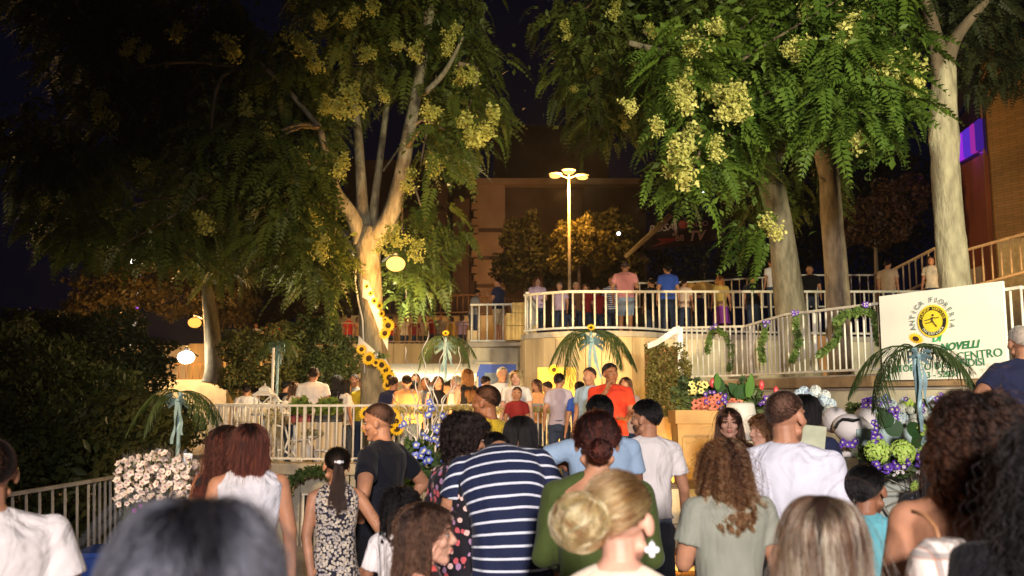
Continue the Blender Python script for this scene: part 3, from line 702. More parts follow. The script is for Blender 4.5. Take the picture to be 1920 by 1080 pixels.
# bastion: bulging wall
cxb = P(1115, 640, 21).x; BR = 1.75; BCY = 20.6
bast = [(cxb-1.45+0, 22.6)]+[(cxb+BR*math.sin(R(t)), BCY-BR*math.cos(R(t))+.25) for t in range(-78, 61, 11)]
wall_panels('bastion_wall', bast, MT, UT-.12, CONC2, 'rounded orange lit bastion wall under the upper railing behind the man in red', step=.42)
xl = P(880, 640, 23.4).x
wall_panels('pale_wall', [(xl, 23.4), (bast[0][0], 23.2)], MT, UT-.1, CONC, 'flat pale wall with a blue framed picture left of the rounded bastion', step=1.1)
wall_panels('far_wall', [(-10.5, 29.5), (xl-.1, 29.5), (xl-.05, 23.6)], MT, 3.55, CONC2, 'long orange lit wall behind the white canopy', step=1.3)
rbx = bast[-1]
wall_panels('upper_wall', [(rbx[0], rbx[1]), (7.2, 20.9), (10.5, 21.2), (16, 21.4)], MT, UT-.1, CREAM, 'cream wall under the upper railing seen through the bars of the ramp railing', step=1.6)
# orange wooden piers on the cream wall
for px, w_ in ((1338, .5), (1395, .9), (1540, .35), (1575, .4)):
    p = P(px, 680, 20.6); q = MB(); q.box((-w_/2, -.06, 0), (w_/2, .06, 1.2)); o = q.build('wooden_panel', WOOD, None, loc=(p.x, 20.62, RT-.1))
    tag(o, {1338: 'narrow orange wooden panel against the cream wall beside the ivy pillar', 1395: 'wide orange wooden panel against the cream wall left of the leaning trunk', 1540: 'orange wooden panel just left of the second trunk foot', 1575: 'orange wooden panel just right of the second trunk foot'}[px], 'panel')
# slab of the upper terrace
top = bast[:1]+bast[1:]+[(7.2, 20.9), (10.5, 21.2), (16, 21.4), (16, 60), (-30, 60), (-30, 34), (xl-.1, 34), (xl-.1, 23.4)]
b = MB(); n = len(top); b.add([(x, y-.06, UT) for x, y in top]+[(x, y-.06, UT-.115) for x, y in top], [tuple(range(n)), tuple(range(2*n-1, n-1, -1))]+[(i, i+n, (i+1) % n+n, (i+1) % n) for i in range(n)])
b.struct('upper_terrace_floor', STONE)
b = MB(); b.box((-30, 29.7, 3.1), (xl-.3, 34, 3.5)); b.struct('walkway', STONE)
# upper railings
ur = [(x+.0, y+.12) for x, y in bast[2:]]+[(7.2, 21.0), (10.6, 21.3)]
railing('railing', [(x, y, UT+.08) for x, y in ur], [(x, y, P(1400, 547, y).z if i > 3 else P(1400, 547, y).z-.02*(4-i)) for i, (x, y) in enumerate(ur)], .235, .035, 'white railing curving along the upper terrace above the rounded bastion', post_every=0)
ul = [(xl+.05, 25.2), (xl+.05, 23.5), (bast[0][0]+.15, 23.3), (bast[1][0]+.15, bast[1][1]+.3)]
railing('railing', [(x, y, UT+.06) for x, y in ul], [(x, y, P(900, 571, 23.4).z) for x, y in ul], .21, .032, 'short white railing above the pale wall left of the bastion')
railing('railing', [(P(640, 640, 29.6).x, 29.6, 3.62), (xl-.1, 29.6, 3.62)], [(P(640, 640, 29.6).x, 29.6, P(700, 606, 29.6).z), (xl-.1, 29.6, P(700, 604, 29.6).z)], .19, .03, 'low brownish railing with people behind it beyond the big tree', m=mat('rust_rail', (.35,.22,.13), .5))
railing('railing', [(P(720, 590, 36).x, 36, P(720, 590, 36).z), (P(880, 585, 36).x, 36, P(880, 585, 36).z), (P(1005, 590, 36).x, 38, P(1000, 590, 36).z)], [(P(720, 590, 36).x, 36, P(720, 560, 36).z), (P(880, 585, 36).x, 36, P(880, 553, 36).z), (P(1005, 590, 36).x, 38, P(1000, 556, 36).z)], .22, .035, 'dark brown railing farther up in front of the church', m=RAILB)
b = MB(); b.box((P(560, 600, 36.2).x, 36.1, 3.3), (P(1005, 600, 36.2).x, 36.6, P(720, 591, 36).z)); tag(b.build('church_yard_wall', CONC2), 'low wall carrying the dark brown railing in front of the church', 'wall')
# second railing behind the first on the right of the upper terrace
zz = lambda px, py, Y: P(px, py, Y)
def rail_px(lst, sp, r, label, m=RAILW, **k):
    return railing('railing', [P(a, c, Y) for a, b_, c, Y in lst], [(P(a, c, Y).x, P(a, c, Y).y, P(a, b_, Y).z) for a, b_, c, Y in lst], sp, r, label, m=m, **k)
rail_px([(1150,532,575,27),(1300,529,577,27),(1500,516,575,28),(1662,516,575,28)], .26, .03, 'second white railing on the far side of the upper terrace')
rail_px([(1662,514,565,25),(1756,466,520,23)], .24, .035, 'railing climbing to the right behind the rightmost trunk', m=mat('tan_rail', (.45,.32,.2), .5))
rail_px([(1812,470,540,22.5),(1935,436,506,21)], .24, .035, 'railing above the sign climbing towards the brick building', m=mat('tan_rail', (.45,.32,.2), .5))
# far side wall behind the climbing rails
q = MB(); A = [P(1640, 560, 27), P(1760, 545, 26), P(1940, 520, 25)]
for i, p in enumerate(A): pass
q.rings([np.array([(p.x, p.y, UT-.2), (p.x, p.y+.3, UT-.2), (p.x, p.y+.3, z), (p.x, p.y, z)]) for p, z in zip(A, (3.9, 5.2, 5.9))], 4)
tag(q.build('stair_wall', mat('stair_plaster', (.33,.25,.17), .85, var=.2, scale=2, bump=.3)), 'sloping tan wall behind the climbing railings on the right', 'wall')

# ---- ramp: terrace floor, low cream wall, railing
rl = [(P(1270, 700, 16).x, 16.0), (P(1400, 700, 14.6).x, 14.6), (P(1500, 700, 13).x, 13.0), (P(1640, 700, 11.5).x, 11.5), (P(1900, 700, 10.0).x, 10.0), (6.7, 8.2)]
b = MB(); tp_ = rl+[(14, 8.2), (14, 20.7), (7.2, 20.7), (rl[0][0]-.05, 19.4)]; n = len(tp_)
b.add([(x, y, RT) for x, y in tp_]+[(x, y, RT-.2) for x, y in tp_], [tuple(range(n)), tuple(range(2*n-1, n-1, -1))]+[(i, i+n, (i+1) % n+n, (i+1) % n) for i in range(n)]); b.struct('ramp_floor', STONE)
wall_panels('ramp_wall', [(x, y+.03) for x, y in rl], MT, RT-.205, CREAM, 'low cream wall below the ramp railing and the white shop sign', step=2.2)
tag(band('ramp_coping', [(x, y, 0) for x, y in rl], RT-.16, RT-.02, .06, .02, mat('coping_brown', (.30,.2,.11), .7)), kind='structure')
def rz_(px, top):
    return None
rb = [(1270,16.0,615),(1400,14.6,612),(1478,13.3,590),(1640,11.5,571),(1885,10.08,545),(1925,9.85,539)]
railing('railing', [(P(a, 700, Y).x, Y, RT+.06) for a, Y, t in rb], [(P(a, 700, Y).x, Y, P(a, t, Y).z) for a, Y, t in rb], .13, .024, 'white ramp railing wound with green garlands and rising to the white sign', post_every=14)
q = MB(); p = P(1275, 700, 15.95); q.box((-.05, -.05, 0), (.05, .05, 1.08)); 
# white draped panel that falls from the rail end
# ------------------------------------------------------------------ foliage
def lmat(name, c, c2, backlit=.3, rough=.55, scale=.9, spec=.35):
    return mat(name, c2, rough, c2=c, scale=scale, bump=0, spec=spec, backlit=backlit, coord='Object')
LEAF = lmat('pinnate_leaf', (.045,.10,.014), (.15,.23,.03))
LEAFL = lmat('pinnate_leaf_dim', (.035,.062,.010), (.115,.14,.025))  # dimmer copy of the leaf, the weaker light put into its colour
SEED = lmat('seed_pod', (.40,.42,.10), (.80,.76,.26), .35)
BUSH = lmat('bush_leaf', (.03,.05,.012), (.09,.11,.025), scale=3)
AMBER = lmat('amber_lit_leaf', (.06,.045,.012), (.16,.11,.03), scale=3)  # orange lamplight put into the leaf colour
PALM = lmat('palm_leaf', (.035,.07,.02), (.10,.14,.04), scale=2)
def frond(seed, near=True, pairs=10):
    r = np.random.default_rng(seed); V = []; F = []; droop = r.uniform(.25, .5)
    def pt(t): return np.array((t, .04*math.sin(t*3+seed), -droop*t*t))
    for i in range(4):   # rachis, a thin three sided strip
        a, b = pt(i/4), pt((i+1)/4); o = len(V); w = .007*(1-i/5)
        V += [a+(0,w,0), a-(0,w,0), b-(0,w*.8,0), b+(0,w*.8,0)]; F += [(o,o+1,o+2),(o,o+2,o+3)]
    for i in range(pairs):
        t = .14+.84*i/(pairs-1); L = .22*(math.sin(PI*min(1, .25+t*.75))**.6)*(1-.25*t)*r.uniform(.85, 1.1)+.03
        for sd in (-1, 1):
            a = R(62-22*t+r.uniform(-6, 6)); dr = r.uniform(.10, .40)
            d = np.array((math.cos(a), sd*math.sin(a), -dr*.8)); d /= np.linalg.norm(d); b = pt(t)
            s_ = np.array((-sd*d[1], sd*d[0], 0)); s_ = s_/np.linalg.norm(s_); w = L*.235; up = np.cross(d, s_)*w*.35
            o = len(V)
            if near:
                V += [b, b+d*L*.35+s_*w+up, b+d*L, b+d*L*.35-s_*w+up, b+d*L*.4-up*.5]; F += [(o,o+1,o+4),(o+1,o+2,o+4),(o+2,o+3,o+4),(o+3,o,o+4)]
            else:
                V += [b, b+d*L*.4+s_*w*1.15, b+d*L, b+d*L*.4-s_*w*1.15+up]; F += [(o,o+1,o+2),(o,o+2,o+3)]
    return np.array(V), np.array(F)
FN = [frond(i) for i in range(5)]; FF = [frond(i+10, False, 9) for i in range(5)]
def rotm(yaw, pitch, roll):
    cy, sy, cp, sp, cr, sr = np.cos(yaw), np.sin(yaw), np.cos(pitch), np.sin(pitch), np.cos(roll), np.sin(roll)
    Z = np.zeros_like(cy); O = np.ones_like(cy)
    Rz = np.stack([cy,-sy,Z, sy,cy,Z, Z,Z,O], -1).reshape(-1,3,3); Ry = np.stack([cp,Z,sp, Z,O,Z, -sp,Z,cp], -1).reshape(-1,3,3); Rx = np.stack([O,Z,Z, Z,cr,-sr, Z,sr,cr], -1).reshape(-1,3,3)
    return Rz @ Ry @ Rx
def scatter(variants, pos, rot, sc):
    V = []; F = []; o = 0; n = len(pos); idx = np.arange(n) % len(variants)
    for k, (v, f) in enumerate(variants):
        m = idx == k
        if not m.any(): continue
        vv = np.einsum('nij,kj->nki', rot[m], v)*sc[m][:, None, None]+pos[m][:, None, :]
        c = m.sum(); V.append(vv.reshape(-1, 3)); F.append((f[None]+(np.arange(c)*len(v))[:, None, None]).reshape(-1, f.shape[1])+o); o += c*len(v)
    return np.concatenate(V), np.concatenate(F)
def inpoly(x, y, poly):
    c = False; j = len(poly)-1
    for i in range(len(poly)):
        xi, yi = poly[i]; xj, yj = poly[j]
        if (yi > y) != (yj > y) and x < (xj-xi)*(y-yi)/(yj-yi)+xi: c = not c
        j = i
    return c
def poly_centres(poly, n, Y0, Y1, sd, holes=()):
    r = random.Random(sd); xs = [p[0] for p in poly]; ys = [p[1] for p in poly]; out = []
    while len(out) < n:
        x = r.uniform(min(xs), max(xs)); y = r.uniform(min(ys), max(ys))
        if inpoly(x, y, poly) and not any(inpoly(x, y, h) for h in holes): out.append(P(x, y, r.uniform(Y0, Y1)))
    return out
def crown_fronds(root, centres, per, rad, L, m, sd, nparts, O, down=(10, 65), holes=(), part_mat=None):
    r = np.random.default_rng(sd); C = np.array([tuple(c) for c in centres]); n = len(C)*per
    c = np.repeat(C, per, 0); d = r.normal(size=(n, 3)); d /= np.linalg.norm(d, axis=1, keepdims=True)
    pos = c+d*rad*(r.random(n)**.45)[:, None]*np.array((1, 1, .75))
    yaw = np.arctan2(d[:, 1], d[:, 0])+r.normal(size=n)*.6; pitch = np.radians(r.uniform(down[0], down[1], n)); roll = r.normal(size=n)*.35
    sc = L*r.uniform(.7, 1.25, n); ro = rotm(yaw, pitch, roll)
    if holes:
        yy = pos[:, 1]; cz = math.cos(PITCH); sz = math.sin(PITCH); dep = yy*cz+(pos[:, 2]-CAMZ)*sz; vv = (-(yy)*sz+(pos[:, 2]-CAMZ)*cz)/dep; px = 960+pos[:, 0]/dep*FPX; py = 540-vv*FPX
        keep = np.array([not any(inpoly(a, b, h) for h in holes) for a, b in zip(px, py)]); pos, ro, sc = pos[keep], ro[keep], sc[keep]; n = len(pos)
    order = np.argsort(np.linalg.norm(pos-np.array((0, 0, CAMZ)), axis=1)); near = order[:nparts]; far = order[nparts:]
    V, F = scatter(FF, pos[far], ro[far], sc[far]); V = V-np.array(O)
    # loose single leaves and curled young sprays between the fronds
    k = int(len(pos)*1.6); pick = r.integers(0, len(pos), k); q = pos[pick]+r.normal(size=(k, 3))*.20-np.array(O); a = r.normal(size=(k, 3)); a /= np.linalg.norm(a, axis=1, keepdims=True); b = np.cross(a, r.normal(size=(k, 3))); b /= np.linalg.norm(b, axis=1, keepdims=True); c2 = np.cross(a, b); ll = (L*.24*r.uniform(.5, 1.3, k))[:, None]
    V2 = np.stack([q-b*ll*.5, q+c2*ll*.26+a*ll*.1, q+b*ll*.5, q-c2*ll*.26+a*ll*.1], 1).reshape(-1, 3); o_ = np.arange(k)[:, None]*4+len(V); F = np.concatenate([F, o_+np.array((0,1,2)), o_+np.array((0,2,3))]); V = np.concatenate([V, V2])
    tag(link('crown', fastmesh('crown', V, F, m), root), kind='stuff')
    protos = [fastmesh('leaf', v, f, part_mat or m) for v, f in FN]
    for k, i in enumerate(near):
        o = link('leaf', protos[k % 5], root); M4 = Matrix(ro[i].tolist()).to_4x4(); o.matrix_basis = Matrix.Translation(Vector(pos[i])-Vector(O)) @ M4 @ Matrix.Scale(float(sc[i]), 4)
def panicle(seed):
    r = np.random.default_rng(seed); V = []; F = []; pts = []
    for k in range(9):
        a = r.uniform(0, 6.28); h = r.uniform(-.35, .45); q = np.array((math.cos(a)*.3*r.random(), math.sin(a)*.3*r.random(), h))
        for j in range(30): pts.append(q+r.normal(size=3)*.11)
    for p in pts:
        d = r.normal(size=3); d /= np.linalg.norm(d); s_ = np.cross(d, r.normal(size=3)); s_ /= np.linalg.norm(s_); o = len(V)
        V += [p-d*.07, p+s_*.042, p+d*.07, p-s_*.042]; F += [(o,o+1,o+2),(o,o+2,o+3)]
    return fastmesh('seed_cluster', V, np.array(F), SEED)
PAN = [panicle(i) for i in range(5)]; PANL = []
for me_ in PAN: c_ = me_.copy(); c_.materials[0] = lmat('seed_pod_dim', (.30,.32,.06), (.62,.58,.14), .35); PANL.append(c_)  # dimmer seed copy, weaker light on the left put into its colour
def seeds(root, lst, Y, O, sz=.5, sd=0, PAN=None):
    PAN = PAN or globals()['PAN']
    r = random.Random(sd)
    for (px, py, *k) in lst:
        p = P(px, py, (k[1] if len(k) > 1 else Y)+r.uniform(-.3, .3)); s_ = (k[0] if k else 1)*sz
        o = tag(link('seed_cluster', r.choice(PAN), root, p-Vector(O), (r.uniform(-.5, .5), r.uniform(-.5, .5), r.uniform(0, 6)), s_*r.uniform(.8, 1.15)), kind='stuff')
def bark_tube(name, pts, rad, m, parent, O, sides=18, sub=5, sd=0):
    pts = [Vector(p)-Vector(O) for p in pts]; C = []; ref = Vector((1, 0, 0)); P2 = []; R2 = []
    for i in range(len(pts)-1):
        p0 = pts[max(i-1, 0)]; p1 = pts[i]; p2 = pts[i+1]; p3 = pts[min(i+2, len(pts)-1)]
        for j in range(sub):
            t = j/sub; P2.append(.5*((2*p1)+(p2-p0)*t+(2*p0-5*p1+4*p2-p3)*t*t+(3*p1-p0-3*p2+p3)*t**3)); R2.append(rad[i]*(1-t)+rad[i+1]*t)
    P2.append(pts[-1]); R2.append(rad[-1]); b = MB(); k = len(P2)
    for i, p in enumerate(P2):
        d = (P2[min(i+1, k-1)]-P2[max(i-1, 0)]).normalized(); a = (ref-d*ref.dot(d)).normalized(); c = d.cross(a); ref = a; ring = []
        for j in range(sides):
            t = 2*PI*j/sides; w = 1+.05*math.sin(3*t+sd+i*.35)+.035*math.sin(5*t-i*.5+sd)+.02*math.sin(9*t+i)+random.uniform(-.012, .012)
            ring.append(p+(a*math.cos(t)+c*math.sin(t))*R2[i]*w)
        C.append(np.array(ring))
    b.rings(C, sides); return b.build(name, m, parent, True)
BARK = mat('pale_bark', (.30,.26,.18), .85, c2=(.12,.105,.07), scale=4, bump=1.0, bscale=10, stretch=(3,3,.9))
BARKD = mat('dark_bark', (.20,.15,.10), .85, c2=(.10,.075,.05), scale=3, bump=.6, bscale=14, stretch=(2,2,.6))
PP = lambda lst: [P(a, b, c) for a, b, c in lst]
def twigs(root, O, start, centres, n, sd):
    r = random.Random(sd)
    for c in r.sample(list(centres), min(n, len(centres))):
        s = min(start, key=lambda q: (q-c).length); m_ = (s+c)/2+Vector((r.uniform(-.3,.3), r.uniform(-.3,.3), r.uniform(.1,.5)))
        bark_tube('twig', [s, m_, c, c+(c-m_)*.35], [.045, .028, .014, .005], BARKD, root, O, 6, 4, sd)
# ---- big left tree
O = Vector(PP([(706, 885, 15.6)])[0]); O.z = MT
TL = empty('tree', O, 0, 'big left tree with a forked pale trunk wrapped in sunflowers and a lamp on it', 'tree')
base = Vector((O.x, O.y, MT-.05))
bark_tube('trunk', [base]+PP([(704,800,15.6),(700,700,15.6),(695,600,15.6),(692,520,15.6),(690,455,15.6),(694,425,15.6)]), [.30,.245,.21,.20,.20,.24,.15], BARK, TL, O, 22, 6)
for i, (l, rr) in enumerate([([(678,455,15.6),(660,405,15.5),(634,365,15.3),(618,318,15.1),(600,240,14.8)], [.17,.13,.10,.075,.05]),
        ([(690,450,15.7),(680,390,15.8),(676,320,15.9),(670,240,16.1),(655,120,16.4)], [.15,.11,.09,.08,.05]),
        ([(702,445,15.6),(728,415,15.5),(748,350,15.4),(760,280,15.3),(778,190,15.2),(800,60,15.1),(820,-40,15.1)], [.18,.16,.13,.12,.10,.08,.05]),
        ([(700,440,15.8),(702,385,15.9),(712,300,16.1),(722,225,16.3),(742,90,16.5)], [.10,.075,.065,.055,.04]),
        ([(664,475,15.7),(630,420,16.0),(560,350,16.5),(440,250,17),(300,150,17)], [.12,.10,.09,.07,.04]),
        ([(600,240,14.8),(500,130,14.4),(380,60,14.2)], [.05,.045,.03]), ([(778,190,15.2),(830,140,15),(868,70,15)], [.06,.045,.02]),
        ([(640,430,16),(500,400,16.5),(300,330,17),(120,250,17.5)], [.07,.06,.05,.03]), ([(718,320,16.1),(740,290,15.9),(752,272,15.7)], [.02,.018,.012])]):
    bark_tube('branch', PP(l), rr, BARK, TL, O, 12, 5, i)
hole = [(640,480),(606,330),(640,225),(700,205),(735,185),(800,170),(800,250),(765,360),(735,450)]
hole2 = [(640,620),(640,430),(735,430),(728,620)]
holes = [hole, hole2]
polyL = [(50,-60),(60,180),(75,400),(170,455),(300,450),(400,460),(450,370),(540,450),(585,540),(625,540),(640,430),(735,440),(740,490),(775,470),(770,380),(810,290),(850,240),(865,150),(875,-60)]
cl = poly_centres(polyL, 112, 13.2, 18.5, 3, [hole])+PP([(775,450,16.6),(785,500,16.4),(760,520,16.8),(800,420,16.2),(860,260,15),(880,200,15.2),(880,110,15.5)])
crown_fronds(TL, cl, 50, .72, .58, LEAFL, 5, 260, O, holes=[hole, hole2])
twigs(TL, O, PP([(618,318,15.1),(600,240,14.8),(670,240,16.1),(655,120,16.4),(760,280,15.3),(790,120,15.1),(742,90,16.5),(500,130,14.4),(440,250,17),(300,150,17),(500,400,16.5),(300,330,17),(120,250,17.5),(860,120,15)]), cl, 60, 1)
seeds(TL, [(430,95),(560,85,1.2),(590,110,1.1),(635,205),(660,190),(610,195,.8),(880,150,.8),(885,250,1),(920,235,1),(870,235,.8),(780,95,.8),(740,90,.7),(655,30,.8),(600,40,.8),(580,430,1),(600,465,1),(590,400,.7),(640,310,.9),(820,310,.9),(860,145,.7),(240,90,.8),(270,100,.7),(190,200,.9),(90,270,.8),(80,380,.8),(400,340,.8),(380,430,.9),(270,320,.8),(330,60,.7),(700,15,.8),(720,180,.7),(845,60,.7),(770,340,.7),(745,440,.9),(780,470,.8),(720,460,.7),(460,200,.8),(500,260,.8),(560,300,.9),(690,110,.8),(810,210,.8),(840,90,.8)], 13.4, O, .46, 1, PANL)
# ---- right trees
O = Vector(PP([(1508, 716, 17)])[0]); O.z = RT
TA = empty('tree', O, 0, 'leaning pale tree on the right with bright green hanging fronds and yellow seed clusters', 'tree')
bark_tube('trunk', [Vector((O.x, O.y, RT-.05))]+PP([(1500,680,17),(1484,590,17),(1466,450,16.9),(1446,330,16.8),(1432,270,16.7)]), [.37,.325,.285,.235,.20,.18], BARK, TA, O, 22, 6, 2)
for i, (l, rr) in enumerate([([(1440,290,16.7),(1400,200,16.2),(1370,80,16),(1350,-40,16)], [.16,.12,.09,.07]), ([(1445,290,16.8),(1475,190,16.9),(1452,110,16.8),(1430,-30,16.8)], [.15,.14,.13,.12]),
        ([(1448,320,16.8),(1480,270,16.6),(1508,225,16.3),(1540,150,15.5),(1600,60,14.5)], [.10,.09,.07,.06,.04]), ([(1400,200,16.2),(1300,120,15),(1180,80,14)], [.09,.07,.04]), ([(1420,240,16.5),(1330,220,14.5),(1290,250,13.2)], [.07,.05,.03])]):
    bark_tube('branch', PP(l), rr, BARK, TA, O, 12, 5, i+20)
polyR1 = [(1250,60),(1260,230),(1290,290),(1290,335),(1340,310),(1380,340),(1400,300),(1430,250),(1460,190),(1430,60),(1340,20)]
polyR2 = [(1500,-40),(1510,180),(1540,240),(1600,210),(1640,240),(1690,240),(1690,140),(1670,40),(1640,-40)]
polyR3 = [(1060,-60),(1045,80),(1090,150),(1140,240),(1170,260),(1190,200),(1230,200),(1260,80),(1480,40),(1500,-60)]
tuft = [(1415,400),(1415,440),(1440,450),(1470,440),(1450,410)]
ca = poly_centres(polyR1, 22, 11.8, 13.6, 8)+poly_centres(polyR2, 24, 11.5, 13.2, 9)+poly_centres(tuft, 2, 13.8, 14.2, 9)
hA = [(1432,262),(1490,262),(1540,600),(1450,600)]; hB = [(1740,90),(1815,90),(1830,560),(1740,560)]
crown_fronds(TA, ca, 30, .52, .60, LEAF, 6, 290, O, holes=[hA, hB], down=(0, 68))
twigs(TA, O, PP([(1370,80,16),(1452,110,16.8),(1540,150,15.5),(1600,60,14.5),(1300,120,15),(1290,250,13.2),(1508,225,16.3)]), ca, 34, 2)
seeds(TA, [(1305,85),(1285,160,1.2),(1280,185,1),(1355,185,1.2),(1385,200,1.1),(1370,195,1),(1290,265,1.1),(1270,280,.9),(1285,315,1.2),(1265,325,1),(1600,35,1.3),(1590,65,1.2),(1620,50,1),(1650,140,1.4),(1670,160,1),(1640,165,1),(1705,140,1.1),(1715,165,1),(1605,270,.9),(1500,90,.8),(1480,95,.7),(1300,95,.8),(1340,60,.7),(1510,20,.7),(1450,425,.7),(1180,200,.6),(1235,240,.7),(1345,280,.6),(1600,95,.9)], 11.7, O, .46, 2)
O = Vector(PP([(1578, 716, 18)])[0]); O.z = RT
TB = empty('tree', O, 0, 'second trunk right of the leaning one, thinner and upright with peeling bark', 'tree')
bark_tube('trunk', [Vector((O.x, O.y, RT-.05))]+PP([(1576,680,18),(1570,560,18),(1562,440,18),(1556,340,18),(1545,270,18),(1552,180,18)]), [.27,.25,.235,.215,.20,.21,.15], mat('tan_bark', (.44,.35,.23), .85, c2=(.20,.15,.10), scale=5, bump=1.0, bscale=10, stretch=(2,2,.7)), TB, O, 20, 6, 4)
for i, (l, rr) in enumerate([([(1548,250,18),(1500,150,17.5),(1480,20,17)], [.13,.1,.07]), ([(1550,240,18),(1600,130,18),(1640,0,18)], [.13,.1,.07]), ([(1500,150,17.5),(1350,60,17),(1150,30,17)], [.1,.07,.04])]):
    bark_tube('branch', PP(l), rr, BARKD, TB, O, 12, 5, i+30)
cb_ = poly_centres(polyR3, 46, 14.5, 18, 12)+poly_centres([(1420,300),(1400,440),(1500,420),(1560,330),(1540,200)], 6, 18.6, 20, 14)
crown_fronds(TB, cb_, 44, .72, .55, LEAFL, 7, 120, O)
twigs(TB, O, PP([(1350,60,17),(1150,30,17),(1480,20,17),(1600,130,18)]), cb_, 26, 3)
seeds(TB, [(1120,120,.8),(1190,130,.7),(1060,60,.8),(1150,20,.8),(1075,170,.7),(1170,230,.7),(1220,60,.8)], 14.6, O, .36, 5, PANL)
O = Vector(PP([(1798, 640, 13)])[0]); O.z = RT
TC = empty('tree', O, 0, 'rightmost thick pale trunk rising behind the white shop sign with a swollen knot', 'tree')
bark_tube('trunk', [Vector((O.x, O.y, RT-.05))]+PP([(1792,560,13),(1787,500,13),(1779,400,13),(1772,300,13),(1769,262,13),(1771,200,13),(1769,130,13),(1766,98,13)]), [.24,.22,.21,.20,.19,.212,.185,.165,.06], mat('pale_bark_right', (.48,.43,.29), .85, c2=(.24,.21,.14), scale=4, bump=1.0, bscale=10, stretch=(3,3,.9)), TC, O, 24, 6, 6)
for i, (l, rr) in enumerate([([(1768,150,13),(1762,115,13),(1752,60,13.1),(1735,0,13.2),(1700,-60,13)], [.15,.14,.10,.075,.05]), ([(1770,150,13),(1776,112,13),(1800,60,13),(1850,0,13)], [.14,.125,.085,.05])]):
    bark_tube('branch', PP(l), rr, BARKD, TC, O, 12, 5, i+40)
cc = poly_centres([(1740,-60),(1750,60),(1790,110),(1870,120),(1940,140),(1940,-60)], 16, 13, 16.5, 15)
crown_fronds(TC, cc, 50, .75, .48, lmat('pinnate_leaf_unlit', (.02,.03,.01), (.05,.06,.02)), 9, 60, O)  # darker leaf copy, the lack of light put into its colour

# ---- leafy masses; lamplight and night dimness are put into several leaf colours
def leafcloud(blobs, n, size, sd=0, flat=.5):
    """blobs: (centre, (rx,ry,rz)); small folded leaves spread through and over each blob"""
    r = np.random.default_rng(sd); V = []; F = []
    w = np.array([b[1][0]*b[1][2]+b[1][0]*b[1][1]*.5 for b in blobs]); w = w/w.sum(); k = r.choice(len(blobs), n, p=w)
    C = np.array([tuple(b[0]) for b in blobs])[k]; Rr = np.array([b[1] for b in blobs])[k]
    d = r.normal(size=(n, 3)); d /= np.linalg.norm(d, axis=1, keepdims=True)
    lum = 1+.18*np.sin(d[:, 0]*7+k)+.15*np.sin(d[:, 2]*9+k*2)
    p = C+d*Rr*((.55+.45*r.random(n)**.5)*lum)[:, None]
    a = r.normal(size=(n, 3))+d*flat; a /= np.linalg.norm(a, axis=1, keepdims=True); b = np.cross(a, r.normal(size=(n, 3))); b /= np.linalg.norm(b, axis=1, keepdims=True); c = np.cross(a, b)
    L = (size*r.uniform(.6, 1.4, n))[:, None]
    V = np.stack([p-b*L*.5, p+c*L*.24+a*L*.07, p+b*L*.5, p-c*L*.24+a*L*.07], 1).reshape(-1, 3)
    o = np.arange(n)[:, None]*4; F = np.concatenate([o+np.array((0,1,2)), o+np.array((0,2,3))])
    return V, F
def bush(label, blobs, n, size, m, cat='bush', name='bush', sd=0, stem=True, group=None, z0=None):
    c = Vector(blobs[0][0]); z = gz(c.x, c.y) if z0 is None else z0; O = Vector((c.x, c.y, z)); root = empty(name, O, 0, label, cat, group)
    V, F = leafcloud([(Vector(b[0])-O, b[1]) for b in blobs], n, size, sd)
    tag(link('crown' if cat == 'tree' else 'foliage', fastmesh('foliage', V, F, m), root), kind='stuff')
    if stem:
        for i in range(3 if cat != 'tree' else 1):
            e = Vector(blobs[i % len(blobs)][0])-O; bark_tube('trunk' if cat == 'tree' else 'stem', [(0+.05*i,0,-.05), e*.45+Vector((.05*i,.05,0)), e], [.12,.09,.04] if cat == 'tree' else [.05,.04,.02], BARKD, root, (0,0,0), 8, 3, i)
    if size < .1 and n > 15000:   # coarser sprays standing out of the mass
        V, F = leafcloud([(Vector(b[0])-O+Vector((0,-.08,.05)), tuple(x*1.04 for x in b[1])) for b in blobs], n//9, size*2.0, sd+50, .2); tag(link('sprays', fastmesh('sprays', V, F, m), root), kind='stuff')
    return root
def B(px, py, Y, rx, ry, rz): return (P(px, py, Y), (rx*Y/FPX, ry, rz*Y/FPX))
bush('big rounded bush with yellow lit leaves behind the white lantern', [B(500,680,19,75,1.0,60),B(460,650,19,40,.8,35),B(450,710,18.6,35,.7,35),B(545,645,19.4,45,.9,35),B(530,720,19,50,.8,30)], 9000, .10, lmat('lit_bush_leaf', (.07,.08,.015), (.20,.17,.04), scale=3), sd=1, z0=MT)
bush('dark rounded bush between the yellow lit bush and the big trunk', [B(610,650,19.6,48,1.0,52),B(600,700,19.3,48,.9,42),B(645,680,19.8,30,.8,40),B(580,620,20,40,.8,25)], 9000, .09, BUSH, sd=2, z0=MT)
